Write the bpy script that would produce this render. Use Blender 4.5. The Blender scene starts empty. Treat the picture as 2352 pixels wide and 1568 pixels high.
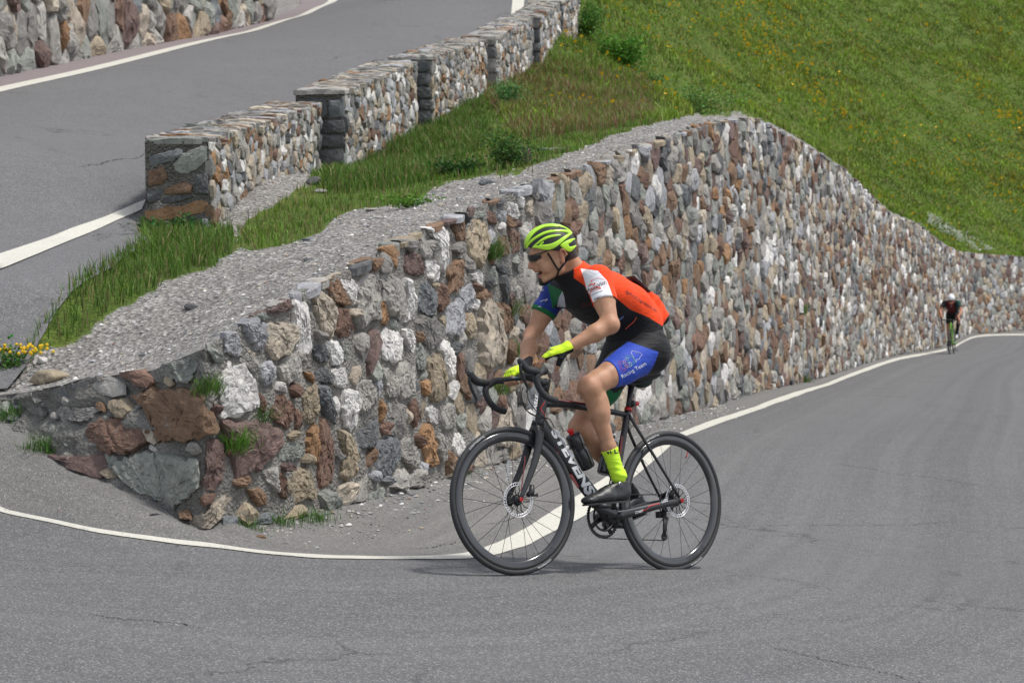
import bpy, bmesh, math, random
import numpy as np
from mathutils import Vector, Matrix
from mathutils.bvhtree import BVHTree
random.seed(7); RNG = np.random.default_rng(11)
S = bpy.context.scene; COL = S.collection
# ---------------------------------------------------------------- camera
FOC = 6000.0 / 2560 * 2352          # focal length in pixels of a 2352 x 1568 frame
CAMZ = 1.94
PIT = math.atan((784 - 350) / FOC)
cam = bpy.data.objects.new("camera", bpy.data.cameras.new("camera")); COL.objects.link(cam)
cam.location = (0, 0, CAMZ); cam.rotation_euler = (math.pi / 2 - PIT, 0, 0)
cam.data.sensor_width = 36; cam.data.lens = 36 * 6000 / 2560
cam.data.clip_start = .1; cam.data.clip_end = 1000
cam.data.dof.use_dof = True; cam.data.dof.focus_distance = 11.2; cam.data.dof.aperture_fstop = 9
S.camera = cam
# ---------------------------------------------------------------- light
SUN_EL, SUN_AZ = math.radians(66), math.radians(92)   # azimuth measured from +Y towards +X
W = bpy.data.worlds.new("World"); S.world = W; W.use_nodes = True
nt = W.node_tree; nt.nodes.clear()
sky = nt.nodes.new("ShaderNodeTexSky"); sky.sky_type = 'NISHITA'; sky.sun_disc = False
sky.sun_elevation = SUN_EL; sky.sun_rotation = SUN_AZ; sky.dust_density = 4; sky.air_density = 1.2; sky.ozone_density = 1; sky.altitude = 1500
hs = nt.nodes.new("ShaderNodeHueSaturation"); hs.inputs['Saturation'].default_value = .38; hs.inputs['Value'].default_value = 1
bg = nt.nodes.new("ShaderNodeBackground"); bg.inputs[1].default_value = .150
wo = nt.nodes.new("ShaderNodeOutputWorld")
nt.links.new(sky.outputs[0], hs.inputs['Color']); nt.links.new(hs.outputs[0], bg.inputs[0]); nt.links.new(bg.outputs[0], wo.inputs[0])
sl = bpy.data.lights.new("sun", 'SUN'); sl.energy = 2.3; sl.angle = math.radians(8); sl.color = (1, .96, .9)
so = bpy.data.objects.new("sun", sl); COL.objects.link(so)
sd = Vector((math.sin(SUN_AZ) * math.cos(SUN_EL), math.cos(SUN_AZ) * math.cos(SUN_EL), math.sin(SUN_EL)))
so.rotation_euler = sd.to_track_quat('Z', 'Y').to_euler()
S.view_settings.view_transform = 'Standard'; S.view_settings.look = 'None'
S.view_settings.exposure = .48; S.view_settings.gamma = 1
S.cycles.use_denoising = True
S.cycles.max_bounces = 6

# ---------------------------------------------------------------- helpers
cP, sP = math.cos(PIT), math.sin(PIT)
def at(u, v, D):
    """world point seen at (u, v) of the 2352 x 1568 photograph, D metres along the view axis"""
    a = (u - 1176) / FOC; b = (784 - v) / FOC
    return np.array([a * D, D * (cP + b * sP), CAMZ + D * (b * cP - sP)])
def pix(P):
    P = np.atleast_2d(P); y = P[:, 1]; z = P[:, 2] - CAMZ
    D = y * cP - z * sP; U = y * sP + z * cP
    D = np.where(D < .1, .1, D)
    return 1176 + FOC * P[:, 0] / D, 784 - FOC * U / D, D
def tag(o, label=None, cat=None, group=None, kind=None):
    for k, v in (('label', label), ('category', cat), ('group', group), ('kind', kind)):
        if v: o[k] = v
    return o
def mesh(name, V, F, attrs=None, smooth=True, mats=(), midx=None):
    """V (n,3); F an (m,k) array or a list of arrays/lists"""
    me = bpy.data.meshes.new(name); V = np.asarray(V, np.float32)
    if isinstance(F, np.ndarray): Fs = [F]
    elif len(F) and isinstance(F[0], np.ndarray) and F[0].ndim == 2: Fs = F
    else: Fs = None
    if Fs is not None:
        me.vertices.add(len(V)); me.vertices.foreach_set('co', V.ravel())
        loops = np.concatenate([f.ravel() for f in Fs]).astype(np.int32)
        tot = np.concatenate([np.full(len(f), f.shape[1], np.int32) for f in Fs])
        st = np.concatenate([[0], np.cumsum(tot)[:-1]]).astype(np.int32)
        me.loops.add(len(loops)); me.loops.foreach_set('vertex_index', loops)
        me.polygons.add(len(tot)); me.polygons.foreach_set('loop_start', st); me.polygons.foreach_set('loop_total', tot)
        me.update(calc_edges=True); me.validate()
    else:
        me.from_pydata([tuple(map(float, v)) for v in V], [], [tuple(int(i) for i in f) for f in F]); me.update()
    for m in mats: me.materials.append(m)
    if midx is not None: me.polygons.foreach_set('material_index', np.asarray(midx, np.int32))
    me.polygons.foreach_set('use_smooth', np.full(len(me.polygons), smooth))
    for k, a in (attrs or {}).items():
        a = np.asarray(a, np.float32)
        if a.ndim == 1:
            at_ = me.attributes.new(k, 'FLOAT', 'POINT'); at_.data.foreach_set('value', a)
        else:
            at_ = me.attributes.new(k, 'FLOAT_COLOR', 'POINT')
            at_.data.foreach_set('color', np.concatenate([a, np.ones((len(a), 1), np.float32)], 1).ravel())
    return me
def ob(name, V, F, mat=None, parent=None, smooth=True, attrs=None, mats=None, midx=None):
    me = mesh(name, V, F, attrs, smooth, mats or ([mat] if mat else []), midx)
    o = bpy.data.objects.new(name, me); COL.objects.link(o); o.parent = parent
    return o
def empty(name, M=None):
    o = bpy.data.objects.new(name, None); COL.objects.link(o); o.empty_display_size = .2
    if M is not None: o.matrix_world = M
    return o
class MB:
    """collects shapes into one mesh"""
    def __init__(s): s.V = []; s.F = []; s.n = 0; s.A = []
    def add(s, V, F, a=None):
        V = np.asarray(V, float).reshape(-1, 3)
        s.V.append(V); s.F += [[int(i) + s.n for i in f] for f in F]; s.n += len(V)
        if a is not None: s.A.append(np.tile(np.asarray(a, float), (len(V), 1)) if np.ndim(a) < 2 else a)
        return s
    def tube(s, pts, r, n=10, cap=True, closed=False, sq=None, a=None):
        s.add(*tube(pts, r, n, cap, closed, sq), a); return s
    def box(s, c, size, R=None, bev=0, a=None):
        V = np.array([[x, y, z] for x in (-1, 1) for y in (-1, 1) for z in (-1, 1)], float) * np.asarray(size) / 2
        if R is not None: V = V @ np.asarray(R).T
        s.add(V + np.asarray(c), [[0, 1, 3, 2], [4, 6, 7, 5], [0, 4, 5, 1], [2, 3, 7, 6], [0, 2, 6, 4], [1, 5, 7, 3]], a); return s
    def lathe(s, prof, n, c=(0, 0, 0), ax='y', t0=0, a=None):
        """prof: list of (radius, offset along axis); closed profile"""
        m = len(prof); V = []
        for i in range(n):
            t = 2 * math.pi * i / n + t0
            for (r, w) in prof:
                V.append((c[0] + r * math.cos(t), c[1] + w, c[2] + r * math.sin(t)))
        F = [[i * m + j, i * m + (j + 1) % m, ((i + 1) % n) * m + (j + 1) % m, ((i + 1) % n) * m + j] for i in range(n) for j in range(m)]
        s.add(V, F, a); return s
    def get(s): return np.concatenate(s.V) if s.V else np.zeros((0, 3))
    def build(s, name, mat, parent=None, smooth=True, attr=None):
        o = ob(name, s.get(), s.F, mat, parent, smooth, {attr: np.concatenate(s.A)} if attr and s.A else None)
        bm = bmesh.new(); bm.from_mesh(o.data); bmesh.ops.recalc_face_normals(bm, faces=bm.faces); bm.to_mesh(o.data); bm.free()
        return o
def tube(pts, r, n=10, cap=True, closed=False, sq=None):
    P = np.asarray(pts, float); m = len(P); r = np.full(m, r, float) if np.ndim(r) == 0 else np.asarray(r, float)
    T = np.gradient(P, axis=0) if not closed else np.roll(P, -1, 0) - np.roll(P, 1, 0)
    T /= np.linalg.norm(T, axis=1)[:, None] + 1e-12
    up = np.array([0, 1., 0]) if abs(T[0][1]) < .9 else np.array([1., 0, 0])
    V = []
    sy, sx = (1, 1) if sq is None else sq       # scale along the carried "up", and across
    for i in range(m):
        up = up - T[i] * (up @ T[i]); up /= np.linalg.norm(up) + 1e-12
        sd_ = np.cross(T[i], up)
        for k in range(n):
            t = 2 * math.pi * k / n
            V.append(P[i] + r[i] * (sy * math.cos(t) * up + sx * math.sin(t) * sd_))
    F = []
    for i in range(m - (0 if closed else 1)):
        for k in range(n):
            a, b = i * n + k, i * n + (k + 1) % n; j = (i + 1) % m
            F.append([a, b, j * n + (k + 1) % n, j * n + k])
    if cap and not closed:
        F.append(list(range(n))[::-1]); F.append([(m - 1) * n + k for k in range(n)])
    return V, F
def spline(P, n=60, closed=False):
    """Catmull-Rom through P"""
    P = np.asarray(P, float); m = len(P)
    ts = np.linspace(0, m if closed else m - 1, n, endpoint=not closed); out = []
    for t in ts:
        i = int(min(t, (m if closed else m - 1) - 1e-9)); f = t - i
        g = (lambda k: P[k % m]) if closed else (lambda k: P[k] if 0 <= k < m else (2 * P[0] - P[1] if k < 0 else 2 * P[m - 1] - P[m - 2]))
        a, b, c, d = g(i - 1), g(i), g(i + 1), g(i + 2)
        out.append(.5 * (2 * b + (c - a) * f + (2 * a - 5 * b + 4 * c - d) * f ** 2 + (3 * b - a - 3 * c + d) * f ** 3))
    return np.array(out)
def noise3(P, seed=0, octs=3):
    """cheap smooth pseudo noise, about -1..1"""
    r = np.random.default_rng(seed); out = 0; amp = 1; tot = 0; P = np.asarray(P, float)
    for o in range(octs):
        for _ in range(3):
            k = r.normal(size=P.shape[1]); k *= (2 ** o) / np.linalg.norm(k) * r.uniform(.7, 1.4)
            out = out + amp * np.sin(P @ k * 3.1 + r.uniform(0, 6.28) + 1.3 * np.sin(P @ np.roll(k, 1) * 2.3 + r.uniform(0, 6)))
        tot += amp * 3; amp *= .55
    return out / tot * 1.6
# ---------------------------------------------------------------- material helper
class NT:
    def __init__(s, name):
        s.m = bpy.data.materials.new(name); s.m.use_nodes = True; s.t = s.m.node_tree
        s.p = s.t.nodes['Principled BSDF']; s.tc = s.t.nodes.new('ShaderNodeTexCoord')
    def n(s, typ, **k):
        nd = s.t.nodes.new(typ)
        for a, b in k.items():
            if a.startswith('i_'):
                key = a[2:]; key = int(key) if key.isdigit() else key.replace('_', ' ')
                s.put(nd.inputs[key], b)
            else: setattr(nd, a, b)
        return nd
    def put(s, inp, b):
        if isinstance(b, bpy.types.NodeSocket): s.t.links.new(b, inp)
        elif isinstance(b, (tuple, list)) and inp.type == 'RGBA' and len(b) == 3: inp.default_value = (*b, 1)
        else: inp.default_value = b
    def obj(s): return s.tc.outputs['Object']
    def scaled(s, v): return s.n('ShaderNodeMapping', i_Vector=s.obj(), i_Scale=v).outputs[0]
    def noise(s, scale, detail=4, rough=.55, vec=None, dist=0):
        return s.n('ShaderNodeTexNoise', i_Vector=vec or s.obj(), i_Scale=scale, i_Detail=detail, i_Roughness=rough, i_Distortion=dist).outputs['Fac']
    def vor(s, scale, vec=None, feat='F1', out='Distance', rnd=1):
        return s.n('ShaderNodeTexVoronoi', feature=feat, i_Vector=vec or s.obj(), i_Scale=scale, i_Randomness=rnd).outputs[out]
    def ramp(s, fac, stops, interp='LINEAR'):
        r = s.n('ShaderNodeValToRGB', i_0=fac); r.color_ramp.interpolation = interp
        e = r.color_ramp.elements
        while len(e) < len(stops): e.new(.5)
        for q, (p, c) in zip(e, stops):
            q.position = p; q.color = (*c, 1) if isinstance(c, (tuple, list)) else (c, c, c, 1)
        return r.outputs[0]
    def mix(s, f, a, b, mode='MIX'):
        nd = s.t.nodes.new('ShaderNodeMix'); nd.data_type = 'RGBA'; nd.blend_type = mode
        s.put(nd.inputs[0], f); s.put(nd.inputs[6], a); s.put(nd.inputs[7], b); return nd.outputs[2]
    def math(s, op, a, b=0, c=None, clamp=False):
        nd = s.t.nodes.new('ShaderNodeMath'); nd.operation = op; nd.use_clamp = clamp
        s.put(nd.inputs[0], a); s.put(nd.inputs[1], b)
        if c is not None: s.put(nd.inputs[2], c)
        return nd.outputs[0]
    def attr(s, name, out='Fac'): return s.n('ShaderNodeAttribute', attribute_name=name).outputs[out]
    def bump(s, h, strength=.5, dist=.01, prev=None):
        b = s.n('ShaderNodeBump', i_Height=h, i_Strength=strength, i_Distance=dist)
        if prev is not None: s.put(b.inputs['Normal'], prev)
        return b.outputs[0]
    def out(s, col=None, rough=.8, spec=None, nrm=None, metal=None, **k):
        if col is not None: s.put(s.p.inputs['Base Color'], col)
        s.put(s.p.inputs['Roughness'], rough)
        if spec is not None: s.put(s.p.inputs['Specular IOR Level'], spec)
        if nrm is not None: s.put(s.p.inputs['Normal'], nrm)
        if metal is not None: s.put(s.p.inputs['Metallic'], metal)
        for a, b in k.items(): s.put(s.p.inputs[a.replace('_', ' ')], b)
        return s.m
def plain(name, col, rough=.5, metal=0, spec=.5, bump=None, var=.12, **k):
    """a slightly uneven single-colour surface"""
    t = NT(name)
    f = t.noise(35, 4); c = t.mix(t.ramp(f, [(.3, 0.), (.7, 1.)]), tuple(x * (1 - var) for x in col), tuple(min(1, x * (1 + var)) for x in col))
    nrm = t.bump(t.noise(bump[0], 3), bump[1], .002) if bump else None
    return t.out(c, rough, spec, nrm, metal, **k)
# ================================================================ terrain
# foot of the retaining wall: (u, v, metres)
BASE_L = [(-1500, 560, 19.), (-600, 800, 14.6), (-200, 930, 13.3), (0, 966, 12.85), (141, 1052, 12.3), (211, 1097, 12.1), (352, 1154, 11.85)]
BASE = [(468, 1221, 11.7), (620, 1200, 12.1), (830, 1150, 13.2), (1000, 1105, 14.5), (1150, 1060, 16), (1320, 1015, 18.3), (1500, 966, 21.5),
        (1634, 934, 24.8), (1728, 902, 28.5), (1837, 879, 34.5), (1940, 850, 41.5), (2044, 818, 50.5), (2110, 807, 57), (2167, 795, 64), (2208, 774, 70), (2226, 768, 73.5)]
BASE_R = [(2352, 758, 78), (2700, 738, 90), (3700, 705, 118)]
TOP_V = [(-1500, 520), (-600, 770), (-200, 895), (0, 908), (141, 890), (211, 868), (352, 850), (468, 800), (620, 705), (830, 604), (1000, 515), (1150, 452), (1320, 393), (1500, 330),
         (1634, 281), (1728, 272), (1837, 327), (1940, 392), (2044, 495), (2110, 515), (2167, 563), (2208, 580), (2226, 580), (2352, 590), (2700, 600), (3700, 615)]
def tps(P, z, lam=0.0):
    P = np.asarray(P, float); z = np.asarray(z, float); n = len(P)
    def U(r2): return np.where(r2 > 1e-12, r2 * np.log(r2 + 1e-12), 0)
    K = U(((P[:, None] - P[None]) ** 2).sum(-1)) + lam * np.eye(n)
    Q = np.c_[np.ones(n), P]; A = np.block([[K, Q], [Q.T, np.zeros((3, 3))]])
    w = np.linalg.solve(A, np.r_[z, 0, 0, 0])
    def f(X, Y):
        X = np.asarray(X, float); Y = np.asarray(Y, float); sh = X.shape; q = np.c_[X.ravel(), Y.ravel()]
        out = np.empty(len(q))
        for i in range(0, len(q), 20000):
            b = q[i:i + 20000]; out[i:i + 20000] = U(((b[:, None] - P[None]) ** 2).sum(-1)) @ w[:n] + w[n] + b @ w[n + 1:]
        return out.reshape(sh)
    return f
bp = np.array([at(*p) for p in BASE_L + BASE + BASE_R])
# top of the wall: leans back 6 cm per metre
tp = []
for (u, v), b, q in zip(TOP_V, bp, BASE_L + BASE + BASE_R):
    D = q[2] + .06 * max(0, (q[1] - v)) * q[2] / FOC + (.25 if q in BASE_L[3:] else 0)
    tp.append(at(u, v, D))
tp = np.array(tp)
ctl = [tuple(p) for p in bp]
for i in range(6, len(bp)):          # the road beside the wall, slightly lower to the right
    d = bp[min(i + 1, len(bp) - 1)] - bp[i - 1]; d /= np.linalg.norm(d[:2]); nrm = np.array([d[1], -d[0], 0])
    k = 6 if i > 9 else 0
    if k: ctl.append(tuple(bp[i] + nrm * k + np.array([0, 0, -.12])))
    if i > 14: ctl.append(tuple(bp[i] + nrm * 14 + np.array([0, 0, -.5])))
ctl += [tuple(at(*p)) for p in [(0, 1170, 11.9), (387, 1242, 11.35), (703, 1276, 11.1)]]
BIKE_F = (.01, 10.79, .032); BIKE_R = (.76, 11.44, -.055)
ctl += [BIKE_F, BIKE_R, (-.2, 8.8, .02), (1.9, 9.0, -.13), (-1.9, 8.8, .12), (-5, 10.5, .35), (-5, 12.6, .6), (-8, 14, 1.1), (0, 4, -.1), (8, 8, -.7), (4, 14, -.45), (-8, 6, .5), (-5, 0, 0), (12, 0, -1), (20, 30, -2.3)]
ctl = np.array(ctl)
G1 = tps(ctl[:, :2], ctl[:, 2], .002)
up_c = [tuple(p) for p in tp]
PARA = [(482, 547, 18.5), (732, 405, 24), (955, 300, 28.5), (1117, 214, 34), (1222, 155, 38.6), (1285, 114, 41.5), (1320, 81, 44.5)]
up_c += [tuple(at(*p)) for p in PARA]
XR = [(-400, 745, 12.6), (-160, 672, 14.2), (0, 610, 15.6), (330, 470, 19), ]
ROADR = [at(*p) for p in XR] + [np.array([x, y, np.nan]) for x, y in [(-2.68, 24), (-1.95, 28.5), (-1.05, 35), (-.05, 41.5), (.22, 46)]] + [at(1206, 5, 52), at(1150, -60, 58)]
ROADL = [np.array([-8.6, 12.6, 1.0])] + [at(*p) for p in [(-1400, 400, 19), (-700, 300, 24), (0, 203, 30.5), (400, 110, 38.5), (560, 76, 43), (680, 41, 47.5), (740, 14, 51.5), (752, 0, 54), (735, -30, 58)]]
up_c += [tuple(p) for p in ROADR if not np.isnan(p[2])] + [tuple(p) for p in ROADL]
up_c += [tuple(at(*p)) for p in [(300, 640, 15.2), (700, 520, 17.5), (1000, 390, 22), (1330, 0, 46)]]
for i, sl, dd_ in ((16, .20, (2,)), (17, .34, (2.5,)), (18, .50, (2.5, 6)), (19, .56, (3, 8)), (20, .60, (3, 9, 13)), (21, .64, (3, 9, 17)), (22, .70, (3, 9, 18, 28)), (23, .74, (3, 9, 18, 32, 46)), (24, .76, (3, 9, 18, 36)), (25, .76, (3, 9, 20, 40))):
    tg = tp[min(i + 1, len(tp) - 1)] - tp[i - 1]; tg = tg[:2] / np.linalg.norm(tg[:2]); bk = np.array([-tg[1], tg[0], 0])
    for d_ in dd_: up_c.append(tuple(tp[i] + bk * d_ + np.array([0, 0, sl * d_])))
up_c = np.array(up_c)
G2 = tps(up_c[:, :2], up_c[:, 2], .01)
def ywall(X): return np.interp(X, bp[:, 0], bp[:, 1])
def hit(u, v, G, d0=6, d1=130):
    """where the ray through (u, v) meets the height field G"""
    D = np.linspace(d0, d1, 900); P = np.array([at(u, v, d) for d in D]); e = P[:, 2] - G(P[:, 0], P[:, 1])
    i = np.where((e[:-1] > 0) & (e[1:] <= 0))[0]
    if not len(i): return P[-1]
    i = i[0]; t = e[i] / (e[i] - e[i + 1]); q = P[i] * (1 - t) + P[i + 1] * t
    q[2] = G(q[0], q[1]); return q
def in_poly(X, Y, poly):
    X = np.asarray(X); r = np.zeros(X.shape, bool); n = len(poly)
    for i in range(n):
        x1, y1 = poly[i][:2]; x2, y2 = poly[(i + 1) % n][:2]
        if y1 == y2: continue
        r ^= ((y1 > Y) != (y2 > Y)) & (X < (x2 - x1) * (Y - y1) / (y2 - y1) + x1)
    return r
def dseg(X, Y, line):
    """distance to a polyline"""
    d = np.full(np.shape(X), 1e9)
    for a, b in zip(line[:-1], line[1:]):
        ax, ay, bx, by = a[0], a[1], b[0], b[1]; L = (bx - ax) ** 2 + (by - ay) ** 2 + 1e-9
        t = np.clip(((X - ax) * (bx - ax) + (Y - ay) * (by - ay)) / L, 0, 1)
        d = np.minimum(d, np.hypot(X - ax - t * (bx - ax), Y - ay - t * (by - ay)))
    return d
def grid_faces(nr, nc, mask=None):
    i, j = np.meshgrid(np.arange(nr - 1), np.arange(nc - 1), indexing='ij')
    F = np.stack([i * nc + j, (i + 1) * nc + j, (i + 1) * nc + j + 1, i * nc + j + 1], -1).reshape(-1, 4)
    return F if mask is None else F[mask.reshape(-1)]

# ---- asphalt
def asphalt(name, base, inner=None, crack=.6):
    t = NT(name)
    big = t.noise(.55, 5, .6); mid = t.noise(5, 5, .6); fine = t.noise(110, 3, .6); agg = t.vor(150, out='Color')
    c = t.mix(t.ramp(big, [(.3, 0.), (.7, 1.)]), tuple(x * .86 for x in base), tuple(x * 1.12 for x in base))
    c = t.mix(.5, c, t.mix(t.ramp(mid, [(.25, 0.), (.75, 1.)]), tuple(x * .8 for x in base), tuple(x * 1.15 for x in base)))
    if inner:
        k = t.math('ADD', t.attr('inner'), t.math('MULTIPLY', t.math('SUBTRACT', t.noise(2.2, 5, .65), .5), .9))
        c = t.mix(t.ramp(k, [(.35, 0.), (.65, 1.)]), c, inner)
        # dark sweeping rubber marks that run with the traffic
        s = t.n('ShaderNodeCombineXYZ', i_X=t.attr('lat'), i_Y=t.attr('along')).outputs[0]
        st = t.noise(1, 5, .65, vec=t.n('ShaderNodeMapping', i_Vector=s, i_Scale=(7, .22, 1)).outputs[0])
        pv = t.noise(1, 3, .5, vec=t.n('ShaderNodeMapping', i_Vector=s, i_Scale=(1.3, .05, 1)).outputs[0])
        c = t.mix(t.ramp(pv, [(.35, 0.), (.65, .24)]), c, (.24, .235, .23))
        c = t.mix(t.ramp(st, [(.40, .30), (.60, 0.)]), c, tuple(x * .55 for x in base))
    sp = t.n('ShaderNodeSeparateColor', i_0=agg)
    c = t.mix(t.ramp(sp.outputs[0], [(.72, 0.), (.9, .55)]), c, (.34, .33, .32))
    c = t.mix(t.ramp(sp.outputs[1], [(.7, 0.), (.95, .5)]), c, (.05, .05, .052))
    c = t.mix(t.ramp(fine, [(.35, .35), (.6, 0.)]), c, (.06, .06, .062))
    # cracks: warped lines of rare large cells
    wv = t.n('ShaderNodeVectorMath', operation='ADD'); t.put(wv.inputs[0], t.obj())
    wn = t.n('ShaderNodeTexNoise', i_Vector=t.obj(), i_Scale=2.6, i_Detail=6, i_Roughness=.7)
    sc = t.n('ShaderNodeVectorMath', operation='SCALE'); t.put(sc.inputs[0], wn.outputs['Color']); sc.inputs['Scale'].default_value = .7
    t.put(wv.inputs[1], sc.outputs[0])
    cr = t.vor(.33, vec=wv.outputs[0], feat='DISTANCE_TO_EDGE')
    gate = t.ramp(t.noise(.8, 2), [(.5, 0.), (.6, crack)])
    line = t.ramp(cr, [(.0, 1.), (.006, 0.)])
    c = t.mix(t.math('MULTIPLY', line, gate), c, (.02, .02, .02))
    h = t.math('ADD', t.math('MULTIPLY', t.vor(150), .6), t.math('MULTIPLY', fine, .8))
    return t.out(c, .92, .25, t.bump(h, .55, .006))
M_ASPH = asphalt('lower_asphalt', (.128, .127, .130), (.19, .182, .168))
M_ASPH2 = asphalt('upper_asphalt', (.142, .141, .144), None, .8)
M_ASPH2_EDGE = plain('asphalt_edge', (.20, .165, .165), .95, bump=(150, .5))
t = NT('road_paint'); wn_ = t.ramp(t.noise(30, 6, .75), [(.30, 1.), (.42, .0)]); wn2 = t.ramp(t.noise(160, 3, .7), [(.36, .7), (.48, 0.)])
c = t.mix(t.noise(2.5, 3), (.62, .60, .52), (.52, .50, .44)); c = t.mix(t.math('MULTIPLY', wn_, .8), c, (.17, .17, .17)); c = t.mix(wn2, c, (.25, .245, .24))
M_PAINT = t.out(c, .8, .3, t.bump(t.noise(160, 3), .3, .004))

# lower road line, traced as its two edges
LT = [(0, 1164), (211, 1211.7), (387, 1238), (527, 1255.7), (703, 1272.6), (827, 1276.8), (930, 1277.5), (1010, 1275), (1078, 1267), (1157, 1240), (1215, 1208), (1283, 1165), (1351, 1123), (1430, 1072), (1500, 1030), (1561, 995), (1620, 971), (1704, 944), (1770, 920), (1838, 897), (1950, 859), (2052, 824), (2120, 811), (2170, 801), (2208, 785), (2250, 770), (2291, 767.5), (2352, 766.5)]
LB = [(0, 1174), (211, 1220.5), (387, 1247), (527, 1262.7), (703, 1280), (827, 1284), (930, 1284.5), (1010, 1284), (1095, 1281), (1157, 1268), (1215, 1250), (1283, 1214), (1351, 1180), (1430, 1118), (1500, 1060), (1561, 1009), (1620, 985), (1704, 955), (1770, 931), (1838, 907), (1950, 867), (2052, 830.5), (2120, 816), (2170, 806), (2208, 789), (2250, 773.5), (2291, 770.8), (2352, 770)]
la = spline([hit(u, v, G1) for u, v in LT], 420); lb = spline([hit(u, v, G1) for u, v in LB], 420)
# carry the line on past both ends of the frame
la = np.vstack([[[-3.3, 12.5, 0], [-2.95, 12.15, 0]], la, la[-1] + (la[-1] - la[-4]) * 3, la[-1] + (la[-1] - la[-4]) * 30]); lb = np.vstack([[[-3.4, 12.42, 0], [-3.0, 12.05, 0]], lb, lb[-1] + (lb[-1] - lb[-4]) * 3, lb[-1] + (lb[-1] - lb[-4]) * 30])
cl = (la + lb) / 2
# ---- lower road sheet
ys = np.r_[np.linspace(-8, 8, 24), np.linspace(8.2, 20, 130), np.linspace(20.3, 50, 110), np.linspace(50.5, 95, 60), [105, 130, 170]]
xs = np.r_[np.linspace(-16, -5, 16), np.linspace(-4.9, 5, 150), np.linspace(5.1, 18, 100), np.linspace(18.5, 40, 30), [60, 90]]
X, Y = np.meshgrid(xs, ys); 
XX = X.copy(); YY = Y.copy()
Z = G1(np.clip(X, -16, 40), np.clip(Y, -8, 95))
Z += .004 * noise3(np.c_[X.ravel(), Y.ravel()] * 1.2, 3).reshape(X.shape)
yw = np.interp(X, bp[:, 0], bp[:, 1]) + np.where(X < -2.6, .6, .35)
lat = dseg(X, Y, cl[::8]); ycl = np.interp(X, cl[:, 0][np.argsort(cl[:, 0])], cl[:, 1][np.argsort(cl[:, 0])])
sgn = np.where(Y > ycl, 1, -1); latS = lat * sgn
arc = np.interp(X + .4 * Y, (cl[:, 0] + .4 * cl[:, 1])[np.argsort(cl[:, 0])], np.arange(len(cl)) * .045)
inner = np.clip(.5 + latS * 2.2, 0, 1)
# the crumbling sill of tarmac against the left end of the wall
dw = dseg(X, Y, bp[:8]); side = (yw - .3 - Y)
lip = np.exp(-((dw - .16) / .09) ** 2) * (X < -1.15) * (X > -3.4)
Z += .045 * lip
keep = (Y < yw)[:-1, :-1] | (Y < yw)[1:, 1:]
ob_road = ob('lower_road', np.stack([X, Y, Z], -1).reshape(-1, 3), grid_faces(*X.shape, keep), M_ASPH, attrs={'inner': inner.ravel(), 'lat': latS.ravel(), 'along': arc.ravel()})
tag(ob_road, kind='structure')
_rb = BVHTree.FromPolygons([Vector(p) for p in np.stack([X, Y, Z], -1).reshape(-1, 3)], grid_faces(*X.shape).tolist())
def ribbon(name, a, b, G, dz, mat):
    n = len(a); m = 7; V = []
    for i in range(n):
        for k in range(m):
            f = k / (m - 1); p = a[i] * (1 - f) + b[i] * f
            V.append((p[0], p[1], 0))
    V = np.array(V); V[:, 2] = G(V[:, 0], V[:, 1]) + .004 * (noise3(V[:, :2] * 1.2, 3) if G is G1 else 0) + dz
    if G is G1:
        for v in V:
            h = _rb.ray_cast(Vector((v[0], v[1], 30)), Vector((0, 0, -1))); v[2] = (h[0].z if h[0] else v[2]) + .004
    return tag(ob(name, V, grid_faces(n, m), mat), kind='structure')
ribbon('road_marking_lower', la, lb, G1, .010, M_PAINT)

# ---- upper terrace and hillside
def topline(X):
    return np.interp(X, tp[:, 0], tp[:, 1])
GRASS = [[(-80, 905), (30, 862), (75, 820), (190, 770), (300, 690), (400, 640), (520, 600), (548, 560), (500, 530), (460, 505), (330, 480), (290, 520), (180, 585), (130, 625), (60, 665), (-80, 705)],
         [(545, 565), (560, 515), (610, 478), (665, 448), (712, 425), (735, 350), (860, 345), (925, 300), (985, 250), (1100, 215), (1200, 160), (1300, 115), (1320, 70), (1330, -60), (1330, -900), (5000, -900), (5000, 640), (2352, 590), (2230, 582), (2200, 575), (2150, 550), (2110, 512), (2050, 490), (1995, 440), (1950, 392), (1840, 322), (1760, 278), (1700, 262), (1600, 262), (1500, 285), (1400, 315), (1300, 355), (1200, 395), (1080, 408), (1000, 432), (930, 470), (820, 490), (700, 540), (600, 570)]]
def grass_at(P):
    """1 where the pixel footprint of a terrace point is grass (areas outlined on the ground, stored in image units)"""
    u, v, D = pix(P); g = np.zeros(len(P), bool)
    w_ = np.clip(18 / D, .3, 1.2); u = u + 15 * w_ * noise3(P[:, :2] * 2.6, 61, 3); v = v + 10 * w_ * noise3(P[:, :2] * 2.6, 62, 3)
    for poly in GRASS: g |= in_poly(u, v, poly)
    return g
sx = np.r_[np.linspace(-12, -4.6, 16), np.linspace(-4.5, 2.5, 150), np.linspace(2.6, 14.5, 90), np.linspace(14.8, 75, 80)]
st_ = np.r_[[0, .04], np.linspace(.12, 3, 34), np.linspace(3.15, 14, 60), np.linspace(14.5, 60, 70), [75, 100]]
X, T_ = np.meshgrid(sx, st_); Y = topline(X) + T_
Z = G2(X, Y)
zt = np.interp(X, tp[:, 0], tp[:, 2])
w = np.clip(1 - T_ / .8, 0, 1); Z = Z * (1 - w) + zt * w
P = np.stack([X, Y, Z], -1).reshape(-1, 3)
g = grass_at(P).astype(float).reshape(X.shape)
for _ in range(2):
    g[1:-1, 1:-1] = (g[1:-1, 1:-1] * 2 + g[2:, 1:-1] + g[:-2, 1:-1] + g[1:-1, 2:] + g[1:-1, :-2]) / 6
hill = np.clip((T_ + np.abs(X) * .2 - 8) / 10, 0, 1) * (X > .5)
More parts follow.
